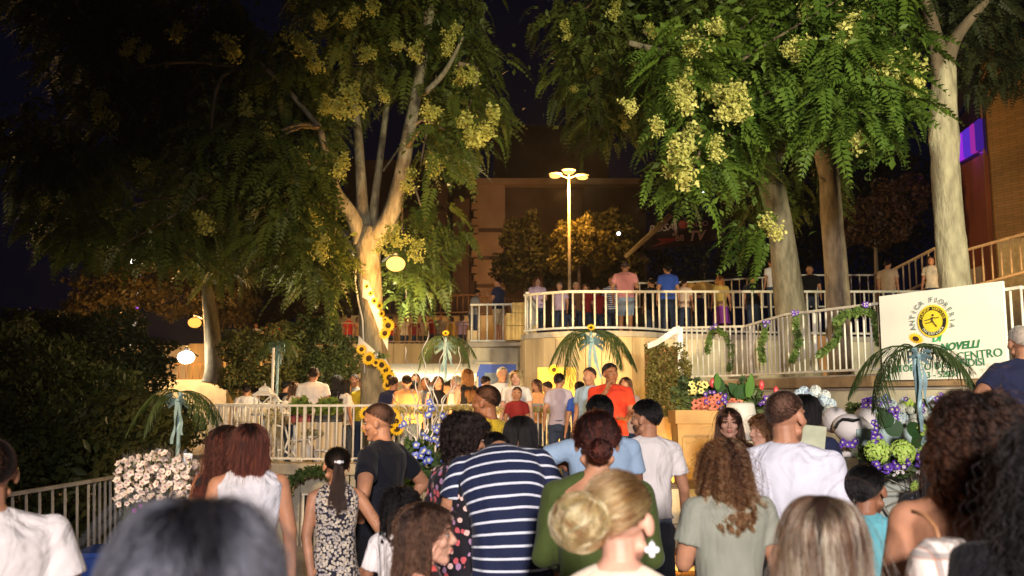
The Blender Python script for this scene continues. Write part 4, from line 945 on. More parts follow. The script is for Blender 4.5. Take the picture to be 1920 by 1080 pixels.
# left garden mass
bush('low olive shrub showing between the bars of the lower left railing', [B(60,1000,12.6,90,.5,60),B(150,1000,12.8,70,.5,60),B(235,960,12.9,50,.4,60)], 12000, .08, lmat('olive_leaf', (.05,.065,.015), (.14,.14,.035), scale=3), sd=24)
bush('large dark shrub filling the lower left beyond the left railing', [B(60,800,14,110,1.2,90),B(170,760,15,90,1.2,80),B(40,700,15,90,1.2,90),B(130,860,13,100,.9,60),B(30,880,12.6,80,.8,60)], 26000, .085, BUSH, sd=3)
bush('olive green shrub pressing against the left railing behind the orchids', [B(230,820,13.4,70,.9,70),B(250,900,12.7,60,.5,60),B(190,940,12.2,55,.4,50),B(290,815,13.6,55,.8,50),B(240,980,12.0,45,.4,30)], 20000, .07, lmat('olive_leaf', (.05,.065,.015), (.14,.14,.035), scale=3), sd=4)
bush('dark conifer like shrub in the left middle distance', [B(200,660,20,110,1.5,70),B(120,640,21,80,1.5,50),B(265,700,19,42,1.2,50),B(320,800,16.5,60,1.0,45),B(60,640,21,60,1.5,60)], 24000, .10, lmat('dark_shrub_leaf', (.012,.025,.010), (.035,.055,.018), scale=3), sd=5)
bush('small flowering shrub with pale blossom at the far left edge', [B(35,650,17.5,38,.6,45),B(25,700,17.4,30,.5,30)], 3000, .09, lmat('pale_blossom', (.10,.10,.05), (.35,.32,.18), scale=5), sd=6)
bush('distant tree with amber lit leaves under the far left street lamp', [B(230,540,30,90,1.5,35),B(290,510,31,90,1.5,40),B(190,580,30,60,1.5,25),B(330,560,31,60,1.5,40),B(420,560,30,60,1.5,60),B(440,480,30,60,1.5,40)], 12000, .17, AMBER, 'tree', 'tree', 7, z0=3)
bush('dark tree mass behind the left lamps', [B(480,560,34,110,2,60),B(540,500,36,90,2,70),B(600,560,33,60,1.5,50)], 12000, .2, lmat('night_leaf', (.02,.02,.008), (.06,.045,.015), scale=3), 'tree', 'tree', 8, z0=3)
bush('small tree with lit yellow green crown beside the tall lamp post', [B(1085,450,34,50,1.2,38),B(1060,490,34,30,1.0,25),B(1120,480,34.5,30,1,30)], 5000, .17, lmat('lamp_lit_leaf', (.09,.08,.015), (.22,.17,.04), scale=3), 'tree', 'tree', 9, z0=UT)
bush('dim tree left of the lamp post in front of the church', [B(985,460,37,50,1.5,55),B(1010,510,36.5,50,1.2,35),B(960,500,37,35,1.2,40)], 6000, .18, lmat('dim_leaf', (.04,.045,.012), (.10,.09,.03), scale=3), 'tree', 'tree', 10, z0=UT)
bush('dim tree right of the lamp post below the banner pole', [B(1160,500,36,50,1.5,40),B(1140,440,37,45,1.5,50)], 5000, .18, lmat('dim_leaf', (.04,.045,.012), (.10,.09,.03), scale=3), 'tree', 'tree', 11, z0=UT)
bush('unlit tree mass behind the trunks on the right', [B(1320,480,44,120,2,90),B(1450,420,44,120,2,110),B(1600,430,42,110,2,110),B(1690,380,40,70,2,100),B(1560,300,44,150,2,90),B(1260,360,46,70,2,70)], 15000, .28, lmat('unlit_leaf', (.006,.008,.006), (.018,.022,.018), scale=3), 'tree', 'tree', 12, z0=UT)  # night darkness put into a near-black leaf colour
bush('reddish lit low tree between the two right trunks', [B(1640,420,30,70,1.2,50),B(1690,370,30,50,1.2,40)], 3500, .18, lmat('red_lit_leaf', (.03,.018,.008), (.09,.045,.02), scale=3), 'tree', 'tree', 13, z0=UT)  # reddish light put into the leaf colour
# far left trunk lit orange
O = P(398, 715, 26); O.z = 2.2
TD = empty('tree', O, 0, 'tree with an orange lit trunk behind the pair of bright lamps on the left', 'tree')
bark_tube('trunk', [O]+PP([(402,690,26),(398,620,26),(390,560,26),(386,520,26)]), [.30,.26,.22,.17,.12], BARK, TD, O, 16, 5, 8)
bark_tube('branch', PP([(386,530,26),(378,500,26),(372,470,26)]), [.12,.08,.05], BARK, TD, O, 10, 3); bark_tube('branch', PP([(386,530,26),(398,510,26),(404,480,26)]), [.10,.07,.05], BARK, TD, O, 10, 3)
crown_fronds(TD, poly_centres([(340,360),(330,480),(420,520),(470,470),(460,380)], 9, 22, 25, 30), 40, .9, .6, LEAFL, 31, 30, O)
# ------------------------------------------------------------------ lamps that show
BULB_O = glow('sodium_bulb', (1.0,.52,.12), 2.6); BULB_W = glow('white_bulb', (1.0,.90,.72), 30)
# tall three headed street lamp
def street_lamp(label, px, pt, pb, Y, heads, hb, e, col, r=.07, zb=None, m=None, arms=.35):
    b = P(px, pb, Y); t = P(px, pt, Y); b.z = zb if zb is not None else b.z; root = empty('street_lamp', b, 0, label, 'street lamp', 'street lamps'); H = t.z-b.z; m = m or mat('lamp_post_paint', (.55,.45,.28), .5)
    q = MB(); q.tube([(0,0,0),(0,0,H*.5),(0,0,H)], [r*1.3, r, r*.7], 12); q.build('pole', m, root, True)
    q = MB(); q.tube([(0,0,0),(0,0,.35)], [r*2.2, r*1.8], 12); q.build('base', m, root, True)
    for (dx, dy, dz) in heads:
        p = Vector((dx*Y/FPX, dy, H+dz*Y/FPX)); q = MB(); q.tube([(0,0,H-.08), (p.x*.6, p.y*.6, H+.02), p], r*.35, 8); q.build('arm', m, root, True)
        q = MB(); q.ell(p+Vector((0,0,.08)), (.26,.20,.06), n=16); h = q.build('lamp_head', m, root, True)
        q = MB(); q.ell(p, hb, n=16, m=10); q.build('bulb', BULB_O if col == SODIUM else BULB_W, h, True)
    lamp('street_lamp_light', 'POINT', (b.x, b.y-.3, b.z+H-.4), e, col, .3)
    return root
street_lamp('tall lamp post with three glowing orange heads in front of the church', 1068, 330, 545, 32, [(0,-.1,6),(-26,0,0),(26,0,-3)], (.20,.16,.08), 1500, SODIUM, .055, UT)
street_lamp('distant lamp post with small white heads high over the left garden', 256, 492, 640, 40, [(-14,0,2),(-6,.5,6),(18,0,0)], (.22,.2,.10), 90, (1,.85,.6), .05, 3)
# string lights down that pole
rt = empty('light_string', P(250, 520, 38), 0, 'string of tiny white and purple lights hanging down on the far left', 'string lights')
for i in range(54):
    t = i/53; x = 262-20*t+random.uniform(-3-12*(t > .75), 3+14*(t > .75)); y = 495+245*t; 
    if .25 < t < .45 and i % 3: continue
    q = MB(); q.ell((0,0,0), .055+.03*random.random(), n=6, m=4); link('bulb', q.mesh('bulb', glow('tiny_purple', (.5,.08,1), 1.8) if .5 < t < .62 or random.random() < .12 else glow('tiny_white', (1,.8,.6), 1.6)), rt, P(x, y, 38+random.uniform(-.3,.3))-P(250, 520, 38))
def bracket_lamp(label, px, py, Y, rb, e, col, mount, m, name='wall_lamp'):
    p = P(px, py, Y); root = empty(name, p, 0, label, 'lamp')
    q = MB(); q.tube([Vector(mount)-p, (Vector(mount)-p)*.5+Vector((0,0,.12)), (0,.02,rb*1.35)], .02, 8); q.build('bracket', DARK, root, True)
    q = MB(); q.tube([(0,0,rb*1.5),(0,0,rb*1.1)], [.03, rb*.35], 14); q.build('cap', DARK, root, True)
    q = MB(); q.ell((0,0,0), (rb*1.15, rb, rb*.9), n=18, m=12); q.build('globe', m, root, True)
    lamp('lamp_light', 'POINT', p+Vector((0,-rb*1.6,-.05)), e, col, rb)
bracket_lamp('glowing orange lamp fixed to the right side of the big left trunk', 742, 495, 15.1, .14, 240, SODIUM, P(716, 490, 15.5), BULB_O)
bracket_lamp('orange lamp glowing above the white lamp in the left distance', 365, 605, 27, .17, 900, SODIUM, P(385, 600, 26.2), glow('deep_orange_bulb', (1.0,.42,.07), 1.9))
bracket_lamp('bright white lamp low in the left distance beside the orange lit trunk', 349, 670, 26, .20, 130, (1,.86,.66), P(372, 668, 26.2), BULB_W)
for i, (px, py, Y, s_) in enumerate(((1747,209,26,.07),(1504,328,30,.05),(1160,438,34,.07),(620,577,33,.05),(654,582,33,.04),(1318,360,30,.04))):
    q = MB(); q.ell((0,0,0), s_, n=10, m=6); o = q.build('spot_light', glow('far_white', (.9,.95,1), 6), None, True, loc=P(px, py, Y))
    c_ = MB(); c_.tube([(0,.02,0),(0,.25,0)], [s_*1.2, s_*.8], 8); c_.build('housing', DARK, o, True)
    tag(o, ('tiny white light left of the rightmost trunk','tiny light between the two right trunks','tiny white light right of the tall lamp post','first of two tiny white lights left of the big trunk','second tiny white light nearest the big trunk','tiny light among the bright hanging fronds')[i], 'light')
# ---- church
CH = mat('church_stone', (.17,.12,.09), .9, c2=(.07,.05,.04), scale=.5, bump=.5, bscale=6)
CH2 = mat('church_pale_stone', (.50,.38,.26), .9, c2=(.34,.25,.17), scale=.8, bump=.5, bscale=8)
rt = empty('church', (P(1000, 540, 58).x, 58, UT), 0, 'dark old church facade with buttresses and a pale quoined pier behind the lamp post', 'church')
OX = Vector((P(1000, 540, 58).x, 58, UT))
def cb(name, px0, px1, pt, Y, th, m, pb=600):
    a = P(px0, pb, Y); c = P(px1, pt, Y); q = MB(); q.box((a.x-OX.x, Y-OX.y, 0 if pb == 600 else a.z-OX.z), (c.x-OX.x, Y-OX.y+th, c.z-OX.z)); return q.build(name, m, rt)
w1 = cb('wall', 800, 1210, 345, 58, 6, CH); cb('wall', 640, 860, 300, 62, 6, CH); cb('pier', 893, 947, 338, 57.2, .78, CH2); cb('buttress', 848, 880, 372, 56.6, 1.35, CH); cb('buttress', 1098, 1122, 350, 56.6, 1.35, CH)
cb('tower', 925, 1140, 235, 66, 8, CH); cb('cornice', 880, 1215, 334, 57.0, .95, CH2, 345); cb('gable', 720, 835, 395, 57.4, .55, CH)
for i in range(12):   # quoins proud of the pier
    py = 350+i*15; a = P(893-(5 if i % 2 else 9), py+12, 57.1); c = P(897, py, 57.1); q = MB(); q.box((a.x-OX.x, 57.08-OX.y, a.z-OX.z), (c.x-OX.x, 57.75-OX.y, c.z-OX.z)); q.build('quoin', CH2, rt)
for px in (1000, 1060):
    a = P(px, 540, 57.9); q = MB(); q.box((a.x-OX.x-.5, -.12, 3.0), (a.x-OX.x+.5, -.01, 6.2)); q.build('window', mat('black_window', (.01,.01,.012), .3), rt)
for k in range(3):
    q = MB(); a = P(893, 435+k*52, 57.1); c = P(947, 432+k*52, 57.1); q.box((a.x-OX.x+.02, 57.12-OX.y, a.z-OX.z-.0), (c.x-OX.x-.02, 57.19-OX.y, c.z-OX.z+.12)); q.build('string_course', CH, rt)
lamp('church_uplight', 'SPOT', P(930, 590, 48), 1300, (1,.45,.16), .4, aim=P(915, 430, 58), spot=70, blend=.9)
# ---- brick building on the right
O = P(1800, 560, 27); O.z = UT
rt = empty('building', O, 0, 'brick building at the right edge with dark red side wall and purple window panels', 'building')
BR_ = bpy.data.materials.new('ochre_brick'); BR_.use_nodes = True; nt = BR_.node_tree; bs = nt.nodes['Principled BSDF']; bt = nt.nodes.new('ShaderNodeTexBrick')
bt.inputs['Color1'].default_value = (.32,.18,.065,1); bt.inputs['Color2'].default_value = (.25,.14,.05,1); bt.inputs['Mortar'].default_value = (.15,.10,.05,1); bt.inputs['Scale'].default_value = 3.2; bt.inputs['Brick Width'].default_value = .8; bt.inputs['Mortar Size'].default_value = .02
tc = nt.nodes.new('ShaderNodeTexCoord'); mp = nt.nodes.new('ShaderNodeMapping'); mp.inputs['Rotation'].default_value = (PI/2, 0, 0); nt.links.new(tc.outputs['Object'], mp.inputs[0]); nt.links.new(mp.outputs[0], bt.inputs[0]); nt.links.new(bt.outputs[0], bs.inputs['Base Color']); bs.inputs['Roughness'].default_value = .85
bm_ = nt.nodes.new('ShaderNodeBump'); bm_.inputs['Strength'].default_value = .4; nt.links.new(bt.outputs['Fac'], bm_.inputs['Height']); bm_.invert = True; nt.links.new(bm_.outputs[0], bs.inputs['Normal'])
REDW = mat('dark_red_wall', (.20,.06,.035), .8, var=.2, scale=1, bump=.2, bscale=20)
def prism(name, A, z0, z1s, m, parent, th=.4):
    "vertical wall along plan points A (world), with top heights z1s"
    C = [np.array([(p.x-O.x, p.y-O.y, z0-O.z), (p.x-O.x+.05, p.y-O.y+th, z0-O.z), (p.x-O.x+.05, p.y-O.y+th, z-O.z), (p.x-O.x, p.y-O.y, z-O.z)]) for p, z in zip(A, z1s)]
    q = MB(); q.rings(C, 4); return q.build(name, m, parent)
a0 = P(1856, 250, 24); a1 = P(1990, 250, 22.6); prism('wall', [a0, a1], UT, [P(1850, 90, 24).z, P(1990, 60, 22.6).z], BR_, rt, .5)
prism('plinth', [Vector((a0.x-.03, a0.y-.06, 0)), Vector((a1.x, a1.y-.06, 0))], UT, [P(1870, 452, 24).z, P(1990, 436, 22.6).z], mat('plinth_stone', (.42,.34,.2), .85), rt, .05)
s0 = P(1795, 270, 30); s1 = Vector((a0.x-.02, a0.y+.12, 0)); prism('side_wall', [s0, s1], UT, [P(1795, 312, 30).z, P(1856, 280, 24).z], REDW, rt, .3)
prism('upper_side_wall', [Vector((s0.x, s0.y+.01, 0)), Vector((s1.x, s1.y+.01, 0))], P(1795, 235, 30).z+.02, [P(1795, 90, 30).z, P(1855, 40, 24).z], mat('night_blue_wall', (.02,.018,.04), .6), rt, .3)
# purple panels: two lit window panes between the walls
wv = prism('window', [Vector((s0.x, s0.y+.04, 0)), Vector((s1.x, s1.y+.04, 0))], P(1795, 312, 30).z-1.2, [P(1795, 240, 30).z+.1, P(1856, 150, 24).z], mat('window_back', (.02,.01,.03), .4), rt, .2)
for i, (f0, f1, c, s_) in enumerate(((.03,.36,(.45,.03,.9),.8),(.40,.62,(.16,.04,.85),.6),(.66,.78,(.6,.04,.6),.55),(.82,.96,(.12,.03,.6),.4))):
    zt0 = P(1795, 262, 30).z; zt1 = P(1856, 218, 24).z; zb0 = P(1795, 306, 30).z; zb1 = P(1856, 275, 24).z
    A = [s0.lerp(s1, f) for f in (f0, f1)]
    C = [np.array([(p.x-O.x-.16, p.y-O.y, zb-O.z), (p.x-O.x-.06, p.y-O.y, zb-O.z), (p.x-O.x-.06, p.y-O.y, zt-O.z), (p.x-O.x-.16, p.y-O.y, zt-O.z)]) for p, f in zip(A, (f0, f1)) for zb, zt in (((zb0*(1-f)+zb1*f), (zt0*(1-f)+zt1*f)),)]
    q = MB(); q.rings(C, 4); q.build('pane', glow('purple_pane_%d' % i, c, s_), wv)
lamp('purple_light', 'POINT', P(1815, 270, 26), 30, (.5,.05,1), .3); lamp('brick_lamp', 'SPOT', P(1900, 640, 19), 900, (1,.60,.22), .3, aim=P(1900, 250, 23.5), spot=80, blend=.7)
q = MB(); a = P(1849, 165, 24.2); q.box((-.03,-.05,-1.2), (.03,.0,.9)); tag(q.build('light_strip', glow('magenta_strip', (.6,.03,.8), .6), None, loc=a), 'thin upright magenta light strip on the corner of the brick building', 'light')
# ---- dark banner with lettering and its slanting pole
def text(name, s, size, m, parent, loc, rot, ext=.004, shear=0, align='CENTER', bold=0):
    c = bpy.data.curves.new(name, 'FONT'); c.body = s; c.size = size; c.extrude = ext; c.align_x = align; c.align_y = 'CENTER'; c.shear = shear; c.offset = bold; c.resolution_u = 3
    c.materials.append(m); o = bpy.data.objects.new('t', c); _tmp.collection.objects.link(o); _tmp.view_layers[0].update(); ev = o.evaluated_get(_tmp.view_layers[0].depsgraph)
    me = bpy.data.meshes.new_from_object(ev); bpy.data.objects.remove(o); me.materials.clear(); me.materials.append(m); return link(name, me, parent, loc, rot)
BY = 30.0; O = P(1290, 440, BY); rt = empty('banner', O, 0, 'dark banner lettered RADIO and TV hanging in the dark behind the pink shirted man', 'banner')
q = MB(); k = BY/FPX; pts = [(-85,-22),(-75,-30),(0,-20),(60,-8),(70,0),(72,28),(0,22),(-60,6),(-84,0)]
q.add([(x*k, 0, z*k) for x, z in pts]+[(x*k, .04, z*k) for x, z in pts], [tuple(range(len(pts))), tuple(range(2*len(pts)-1, len(pts)-1, -1))]+[(i, (i+1) % len(pts), (i+1) % len(pts)+len(pts), i+len(pts)) for i in range(len(pts))])
q.build('cloth', mat('banner_black', (.035,.02,.02), .7), rt)
TW = mat('banner_print', (.55,.42,.36), .7, bump=0); TR = mat('banner_red', (.35,.06,.04), .7, bump=0)
text('lettering', 'ROSA', .34, TW, rt, (-52*k, -.02, 12*k), (PI/2, R(-7), 0), shear=.4); text('lettering', 'J', .62, TW, rt, (-24*k, -.02, 17*k), (PI/2, R(-4), 0), bold=.02)
q = MB(); q.ell((-8*k, -.01, 19*k), (.16,.02,.15), n=14); q.build('red_disc', TR, rt); text('lettering', 'RADIO', .24, TW, rt, (18*k, -.02, 20*k), (PI/2, R(-4), 0))
q = MB(); q.add([(x*k, -.01, z*k) for x, z in ((-72,-24),(-30,-14),(-6,-2),(-28,-6),(-60,-8),(-50,-14))], [(0,1,2,3,4,5)]); q.build('red_stripe', TR, rt); text('lettering', '88', .30, TW, rt, (-16*k, -.02, -7*k), (PI/2, R(-4), 0)); text('lettering', 'TV', .46, TW, rt, (14*k, -.02, -3*k), (PI/2, R(-4), 0), shear=.3, bold=.012)
q = MB(); q.tube([P(1172, 482, 24), P(1215, 444, 24), P(1258, 403, 24)], [.05, .065, .075], 10); tag(q.build('slanting_pole', mat('pole_lit', (.72,.52,.24), .6), None, True), 'long yellow lit pole slanting up from the crowd towards the hanging fronds', 'pole')  # light on the pole put into a brighter, yellower colour
# pier and walkway far left, wall lit by white lamp
q = MB(); a = P(262, 745, 27.5); c = P(425, 712, 27.5); q.box((a.x, 27.5, 0), (c.x, 27.9, c.z)); tag(q.build('garden_wall', CREAM), 'low cream wall lit by the white lamp in the left distance', 'wall')
railing('railing', [(P(270, 710, 28).x, 28, P(270, 710, 28).z), (P(400, 710, 28).x, 28, P(400, 710, 28).z)], [(P(270, 710, 28).x, 28, P(270, 682, 28).z), (P(400, 710, 28).x, 28, P(270, 682, 28).z)], .2, .02, 'small dark fence on the cream wall near the white lamp', m=RAILB)
# ---- left railing near the orchids
railing('railing', [P(-60, 1088, 9.2), P(165, 1046, 10.7), P(232, 1020, 11.9), P(400, 1016, 12.4)], [P(-60, 940, 9.2), P(165, 903, 10.7), P(232, 891, 11.9), P(400, 872, 12.4)], .17, .026, 'lower left railing running from behind the man in white towards the curved wall', m=mat('grey_rail', (.45,.42,.38), .5))

def added_flood(label, p, aim, e, col, spot=110):  # invented ground lamp, added to warm nearby walls, plants and people
    p = Vector(p); rt = empty('added_floodlight', p, math.atan2(-(Vector(aim)-p).x, (Vector(aim)-p).y), label, 'floodlight')
    q = MB(); q.box((-.12,-.10,-.09),(.12,.02,.09)); q.build('housing', DARK, rt); q = MB(); q.box((-.10,.021,-.07),(.10,.028,.07)); q.build('lens', glow('added_lens', (1,.8,.45), 6), rt); q = MB(); q.box((-.15,-.05,-.2),(-.13,-.02,.02)); q.box((.13,-.05,-.2),(.15,-.02,.02)); q.box((-.15,-.12,-.22),(.15,.06,-.2)); q.build('bracket', DARK, rt)
    d = (Vector(aim)-p).normalized(); lamp('added_beam', 'SPOT', p+d*.08, e, col, .08, aim=aim, spot=spot, blend=.6)
GOLD = (1.0, .60, .18)
added_flood('added small floodlight at the foot of the bastion throwing warm light up the wall', (P(1060,730,17.0).x, 16.4, 1.0), (P(1100,680,20).x, 20, 2.2), 950, GOLD, 150)
added_flood('added small floodlight lighting the ivy pillar and square planter', (1.55, 9.9, .8), (2.6, 12.5, 1.8), 480, GOLD, 150)
added_flood('added floodlight behind the curved railing lighting the people on the terrace', (P(820,800,13.4).x, 13.6, .95), (P(900,740,17).x, 18, 1.9), 330, GOLD, 150)
added_flood('added floodlight at the foot of the crowd lighting the square planter', (1.05, 8.0, .25), (1.95, 9.6, 1.3), 120, GOLD, 130)

b = MB(); b.box((-60,-9,-2.5),(45,80,26)); m = bpy.data.materials.new('lamp_glow_haze'); m.use_nodes = True; nt = m.node_tree; nt.nodes.clear(); v = nt.nodes.new('ShaderNodeVolumePrincipled'); v.inputs['Density'].default_value = .0005; v.inputs['Color'].default_value = (.85,.86,.9,1); v.inputs['Anisotropy'].default_value = .5  # thin air volume added to give the lamps a glow
o = nt.nodes.new('ShaderNodeOutputMaterial'); nt.links.new(v.outputs[0], o.inputs['Volume']); tag(b.build('haze', m), kind='stuff')
# ------------------------------------------------------------------ flowers and decorations
RIB = mat('blue_ribbon', (.26,.40,.43), .75, var=.25, scale=12, bump=.4, bscale=30)
SUN = mat('sunflower_petal', (.90,.55,.02), .5, var=.15, scale=30); SUNC = mat('sunflower_disc', (.06,.03,.01), .9, bump=.6, bscale=200)
STEM = mat('green_stem', (.07,.13,.03), .6); WHITE = mat('white_paint', (.75,.73,.68), .45, var=.06, bump=.1)
def petals(n, L, w, cup, m, disc=None, dm=None, layers=1, name='flower'):
    b = MB(); 
    for l in range(layers):
        for i in range(n):
            a = 2*PI*(i+.5*l)/n; d = Vector((math.cos(a), math.sin(a), 0)); s = Vector((-d.y, d.x, 0)); z = Vector((0,0,1)); k = 1-.25*l
            p = [d*.12*L+z*.01*l, d*L*.55*k+s*w*.5*k+z*L*cup*.5, d*L*k+z*L*cup, d*L*.55*k-s*w*.5*k+z*L*cup*.5, d*L*.55*k+z*L*(cup*.5-.06)]
            b.add(p, [(0,4,1),(1,4,2),(2,4,3),(3,4,0)], 0)
    if disc: b.ell((0,0,disc*.15), (disc, disc, disc*.45), n=12, m=6, mi=1)
    return b.mesh(name, [m, dm or SUNC], True)
SUNF = petals(17, .085, .032, .18, SUN, .036, SUNC, 2)
def hydr(name, m, n=46, sd=0):
    r = random.Random(sd); b = MB()
    for i in range(n):
        z = 1-2*(i+.5)/n*.85; a = i*2.4+r.uniform(-.3,.3); z += r.uniform(-.04,.04); q = math.sqrt(max(0, 1-min(1, z*z))); N_ = Vector((q*math.cos(a), q*math.sin(a), z)); c = N_*.085; u = N_.orthogonal().normalized(); v = N_.cross(u)
        for k in range(4):
            t = PI/2*k+r.random(); d = u*math.cos(t)+v*math.sin(t); s = N_.cross(d); b.add([c, c+d*.02+s*.012+N_*.006, c+d*.031+N_*.003, c+d*.02-s*.012+N_*.006], [(0,1,2),(0,2,3)])
    b.ell((0,0,0), .066, n=8, m=6); return b.mesh(name, m, False)
HB = hydr('flower', mat('hydrangea_blue', (.42,.60,.85), .6, var=.2, scale=20, c2=(.75,.82,.88))); HW = hydr('flower', mat('hydrangea_white', (.72,.76,.78), .6, var=.1)); HL = hydr('flower', mat('hydrangea_lime', (.35,.60,.05), .6, c2=(.62,.75,.2), scale=20), sd=2)
PUR = petals(5, .026, .024, .35, mat('purple_petal', (.13,.04,.42), .5, var=.3, scale=40), .009, mat('pale_eye', (.6,.6,.4), .6)); BLU = petals(5, .024, .022, .3, mat('blue_petal', (.05,.07,.40), .5, c2=(.14,.20,.60), scale=40), .010, mat('pale_eye', (.6,.6,.4), .6))
PNK = petals(6, .045, .032, .4, mat('salmon_petal', (.70,.22,.14), .5, var=.25, scale=30), .01); YEL = petals(6, .045, .034, .3, mat('pale_yellow_petal', (.80,.72,.25), .5, var=.2, scale=30), .012)
ORC = petals(5, .030, .030, .25, mat('orchid_white', (.72,.66,.66), .5, var=.08), .005, mat('orchid_lip', (.5,.08,.25), .5)); ORP = petals(5, .028, .030, .12, mat('orchid_purple', (.32,.06,.50), .5, var=.2), .01, mat('orchid_lip', (.5,.08,.25), .5))
def face_cam(sp=.5): return (PI/2+random.uniform(-sp, sp), random.uniform(-sp, sp)*.5, random.uniform(-sp, sp))
def put(root, me, pts, sc=1.0, sp=.6, O=None, j=.2, name=None):
    O = O if O is not None else root.location
    for p in pts: link(name or 'flower', me, root, Vector(p)-Vector(O), face_cam(sp), sc*random.uniform(1-j, 1+j))
def rp(px0, px1, py0, py1, Y, n, dY=.15): return [P(random.uniform(px0, px1), random.uniform(py0, py1), Y+random.uniform(-dY, dY)) for _ in range(n)]
def leafy(root, blobs, n, size, m=BUSH, O=None, sd=0, name='foliage'):
    O = O if O is not None else root.location; V, F = leafcloud([(Vector(b[0])-Vector(O), b[1]) for b in blobs], n, size, sd)
    return tag(link(name, fastmesh(name, V, F, m), root), kind='stuff')
def twig(root, pts, r0, m, O, name='twig'):
    q = MB(); pts = [Vector(p)-Vector(O) for p in pts]; q.tube(pts, [r0*(1-.7*i/len(pts)) for i in range(len(pts))], 6); return q.build(name, m, root, True)
# palm leaf
def palm_leaf(sd, L=1.0, droop=.8, n=30, lw=.013, ll=.42):
    r = random.Random(sd); b = MB(); pt = lambda t: Vector((L*t*(1-.28*droop*t), 0, L*(.28*t-droop*.95*t*t)))
    b.tube([pt(i/8) for i in range(9)], [.012*(1-.8*i/8) for i in range(9)], 5)
    for i in range(n):
        t = .12+.87*i/n; p = pt(t); tg = (pt(t+.02)-p).normalized()
        for s in (-1, 1):
            l = ll*L*math.sin(PI*(.15+.8*t))*r.uniform(.85, 1.1); d = (tg*r.uniform(.55, .8)+Vector((0, s, 0))*r.uniform(.55, .9)+Vector((0,0,-.35-r.random()*.4))).normalized(); q = p+d*l*.5; e = q+(d+Vector((0,0,-.55))).normalized()*l*.55; w = Vector((0,0,1)).cross(d).normalized()*lw*.5
            b.add([p-w*.6, p+w*.6, q+w, e, q-w], [(0,1,2,4),(4,2,3)])
    return b.mesh('palm_leaf', PALM, False)
PL = [palm_leaf(i, 1.0, .8+.12*i) for i in range(4)]
def bow(root, p, s, m=RIB, tails=.6):
    q = MB()
    for sx in (-1, 1):
        for k in (0, 1):
            a = R(20+35*k)*sx; C = []
            for i in range(7):
                t = 2*PI*i/12-.0; r_ = .11*s*math.sin(PI*i/6); x = sx*(.16*s*(i/6 if i < 4 else (6-i)/3*.6)); 
            pts = [Vector((0,0,0)), Vector((sx*.07*s, -.02, (.07-.05*k)*s)), Vector((sx*.15*s, -.03, (.05-.09*k)*s)), Vector((sx*.13*s, -.01, (-.02-.08*k)*s)), Vector((sx*.05*s, .0, (-.015-.02*k)*s)), Vector((0,.0,0))]
            A = [v+Vector((0,-.03*s,.018*s)) for v in pts]; B2 = [v+Vector((0,.03*s,-.018*s)) for v in pts]; n = len(pts)
            q.add(A+B2, [(i, i+1, n+i+1, n+i) for i in range(n-1)])
    q.ell((0,-.02*s,0), (.03*s,.03*s,.03*s), n=10, m=6)
    o = q.build('bow', m, root, True, loc=p)
    for sx, L in ((-1, tails), (1, tails*.8)):
        t = MB(); n = 10; L_ = L; A = [Vector((sx*(.008+.008*math.sin(i*.7+sx*2+L*9))*s+sx*.10*s*i/n*(1 if sx > 0 else .3), -.03+.015*math.sin(i*1.3), -L*i/n)) for i in range(n)]
        w = .022*s; V = [a-Vector((w*(.35+.65*abs(math.cos(i*.5+sx))), .01*math.sin(i), 0)) for i, a in enumerate(A)]+[a+Vector((w*(.35+.65*abs(math.cos(i*.5+sx))), .01*math.cos(i), 0)) for i, a in enumerate(A)]
        t.add(V, [(i, i+1, n+i+1, n+i) for i in range(n-1)]); t.build('ribbon_tail', m, root, True, loc=p)
    return o
def palm_stand(label, px, ptop, Y, z0, size=1.0, nl=7, sun=True, yaws=None, ribbon=True, pole_r=.022, bs=1.0, tails=.6, tilt=0):
    top = P(px, ptop, Y); root = empty('palm_stand', (top.x-tilt, top.y, z0), 0, label, 'palm decoration', 'palm leaf stands along the terraces'); H = top.z-z0; t = Vector((tilt, 0, H))
    q = MB(); q.tube([(0,0,0), t*.5, t], pole_r, 8); q.build('pole', RIB if ribbon else WHITE, root, True)
    q = MB(); q.tube([(0,0,0),(0,0,.03),(0,0,.05)], [.16,.16,.05], 14); q.build('base', DARK, root, True)
    if ribbon:
        q = MB(); n = 40
        for i in range(n-1):
            a0, a1 = i*1.1, (i+1)*1.1; p0, p1 = t*(i/n), t*((i+1)/n); rr = pole_r+.004
            V = [p0+Vector((math.cos(a0)*rr, math.sin(a0)*rr, -.02)), p1+Vector((math.cos(a1)*rr, math.sin(a1)*rr, -.02)), p1+Vector((math.cos(a1)*rr, math.sin(a1)*rr, .02)), p0+Vector((math.cos(a0)*rr, math.sin(a0)*rr, .02))]
            q.add(V, [(0,1,2,3)])
        q.build('ribbon_wrap', mat('pale_ribbon', (.45,.68,.72), .45), root)
    size *= .88
    for i in range(nl):
        y = yaws[i] if yaws else 360*i/nl+random.uniform(-18, 18); s = size*random.uniform(.85, 1.12)
        link('palm_leaf', PL[i % 4], root, t, (random.uniform(-.2,.2), R(random.uniform(-12, 14)), R(y)), s)
    bow(root, t+Vector((0,-.05,-.12*bs)), bs*1.1, tails=tails)
    if sun: link('sunflower', SUNF, root, t+Vector((0,-.03,.06)), (R(52), 0, 0), .4+.5*size)
    return root
palm_stand('palm leaf stand with sunflower and blue bow in front of the shop sign', 1714, 652, 6.6, -.05, .66, 8, True, [10,-12,172,192,35,150,-30,212], tails=.6, bs=.5, tilt=-.08)
palm_stand('palm leaf stand with tall blue bow in front of the rounded bastion', 1108, 622, 14.2, MT, 1.02, 8, True, [5,-8,175,188,30,150,-35,215], tails=.8, bs=1.2, tilt=.12)
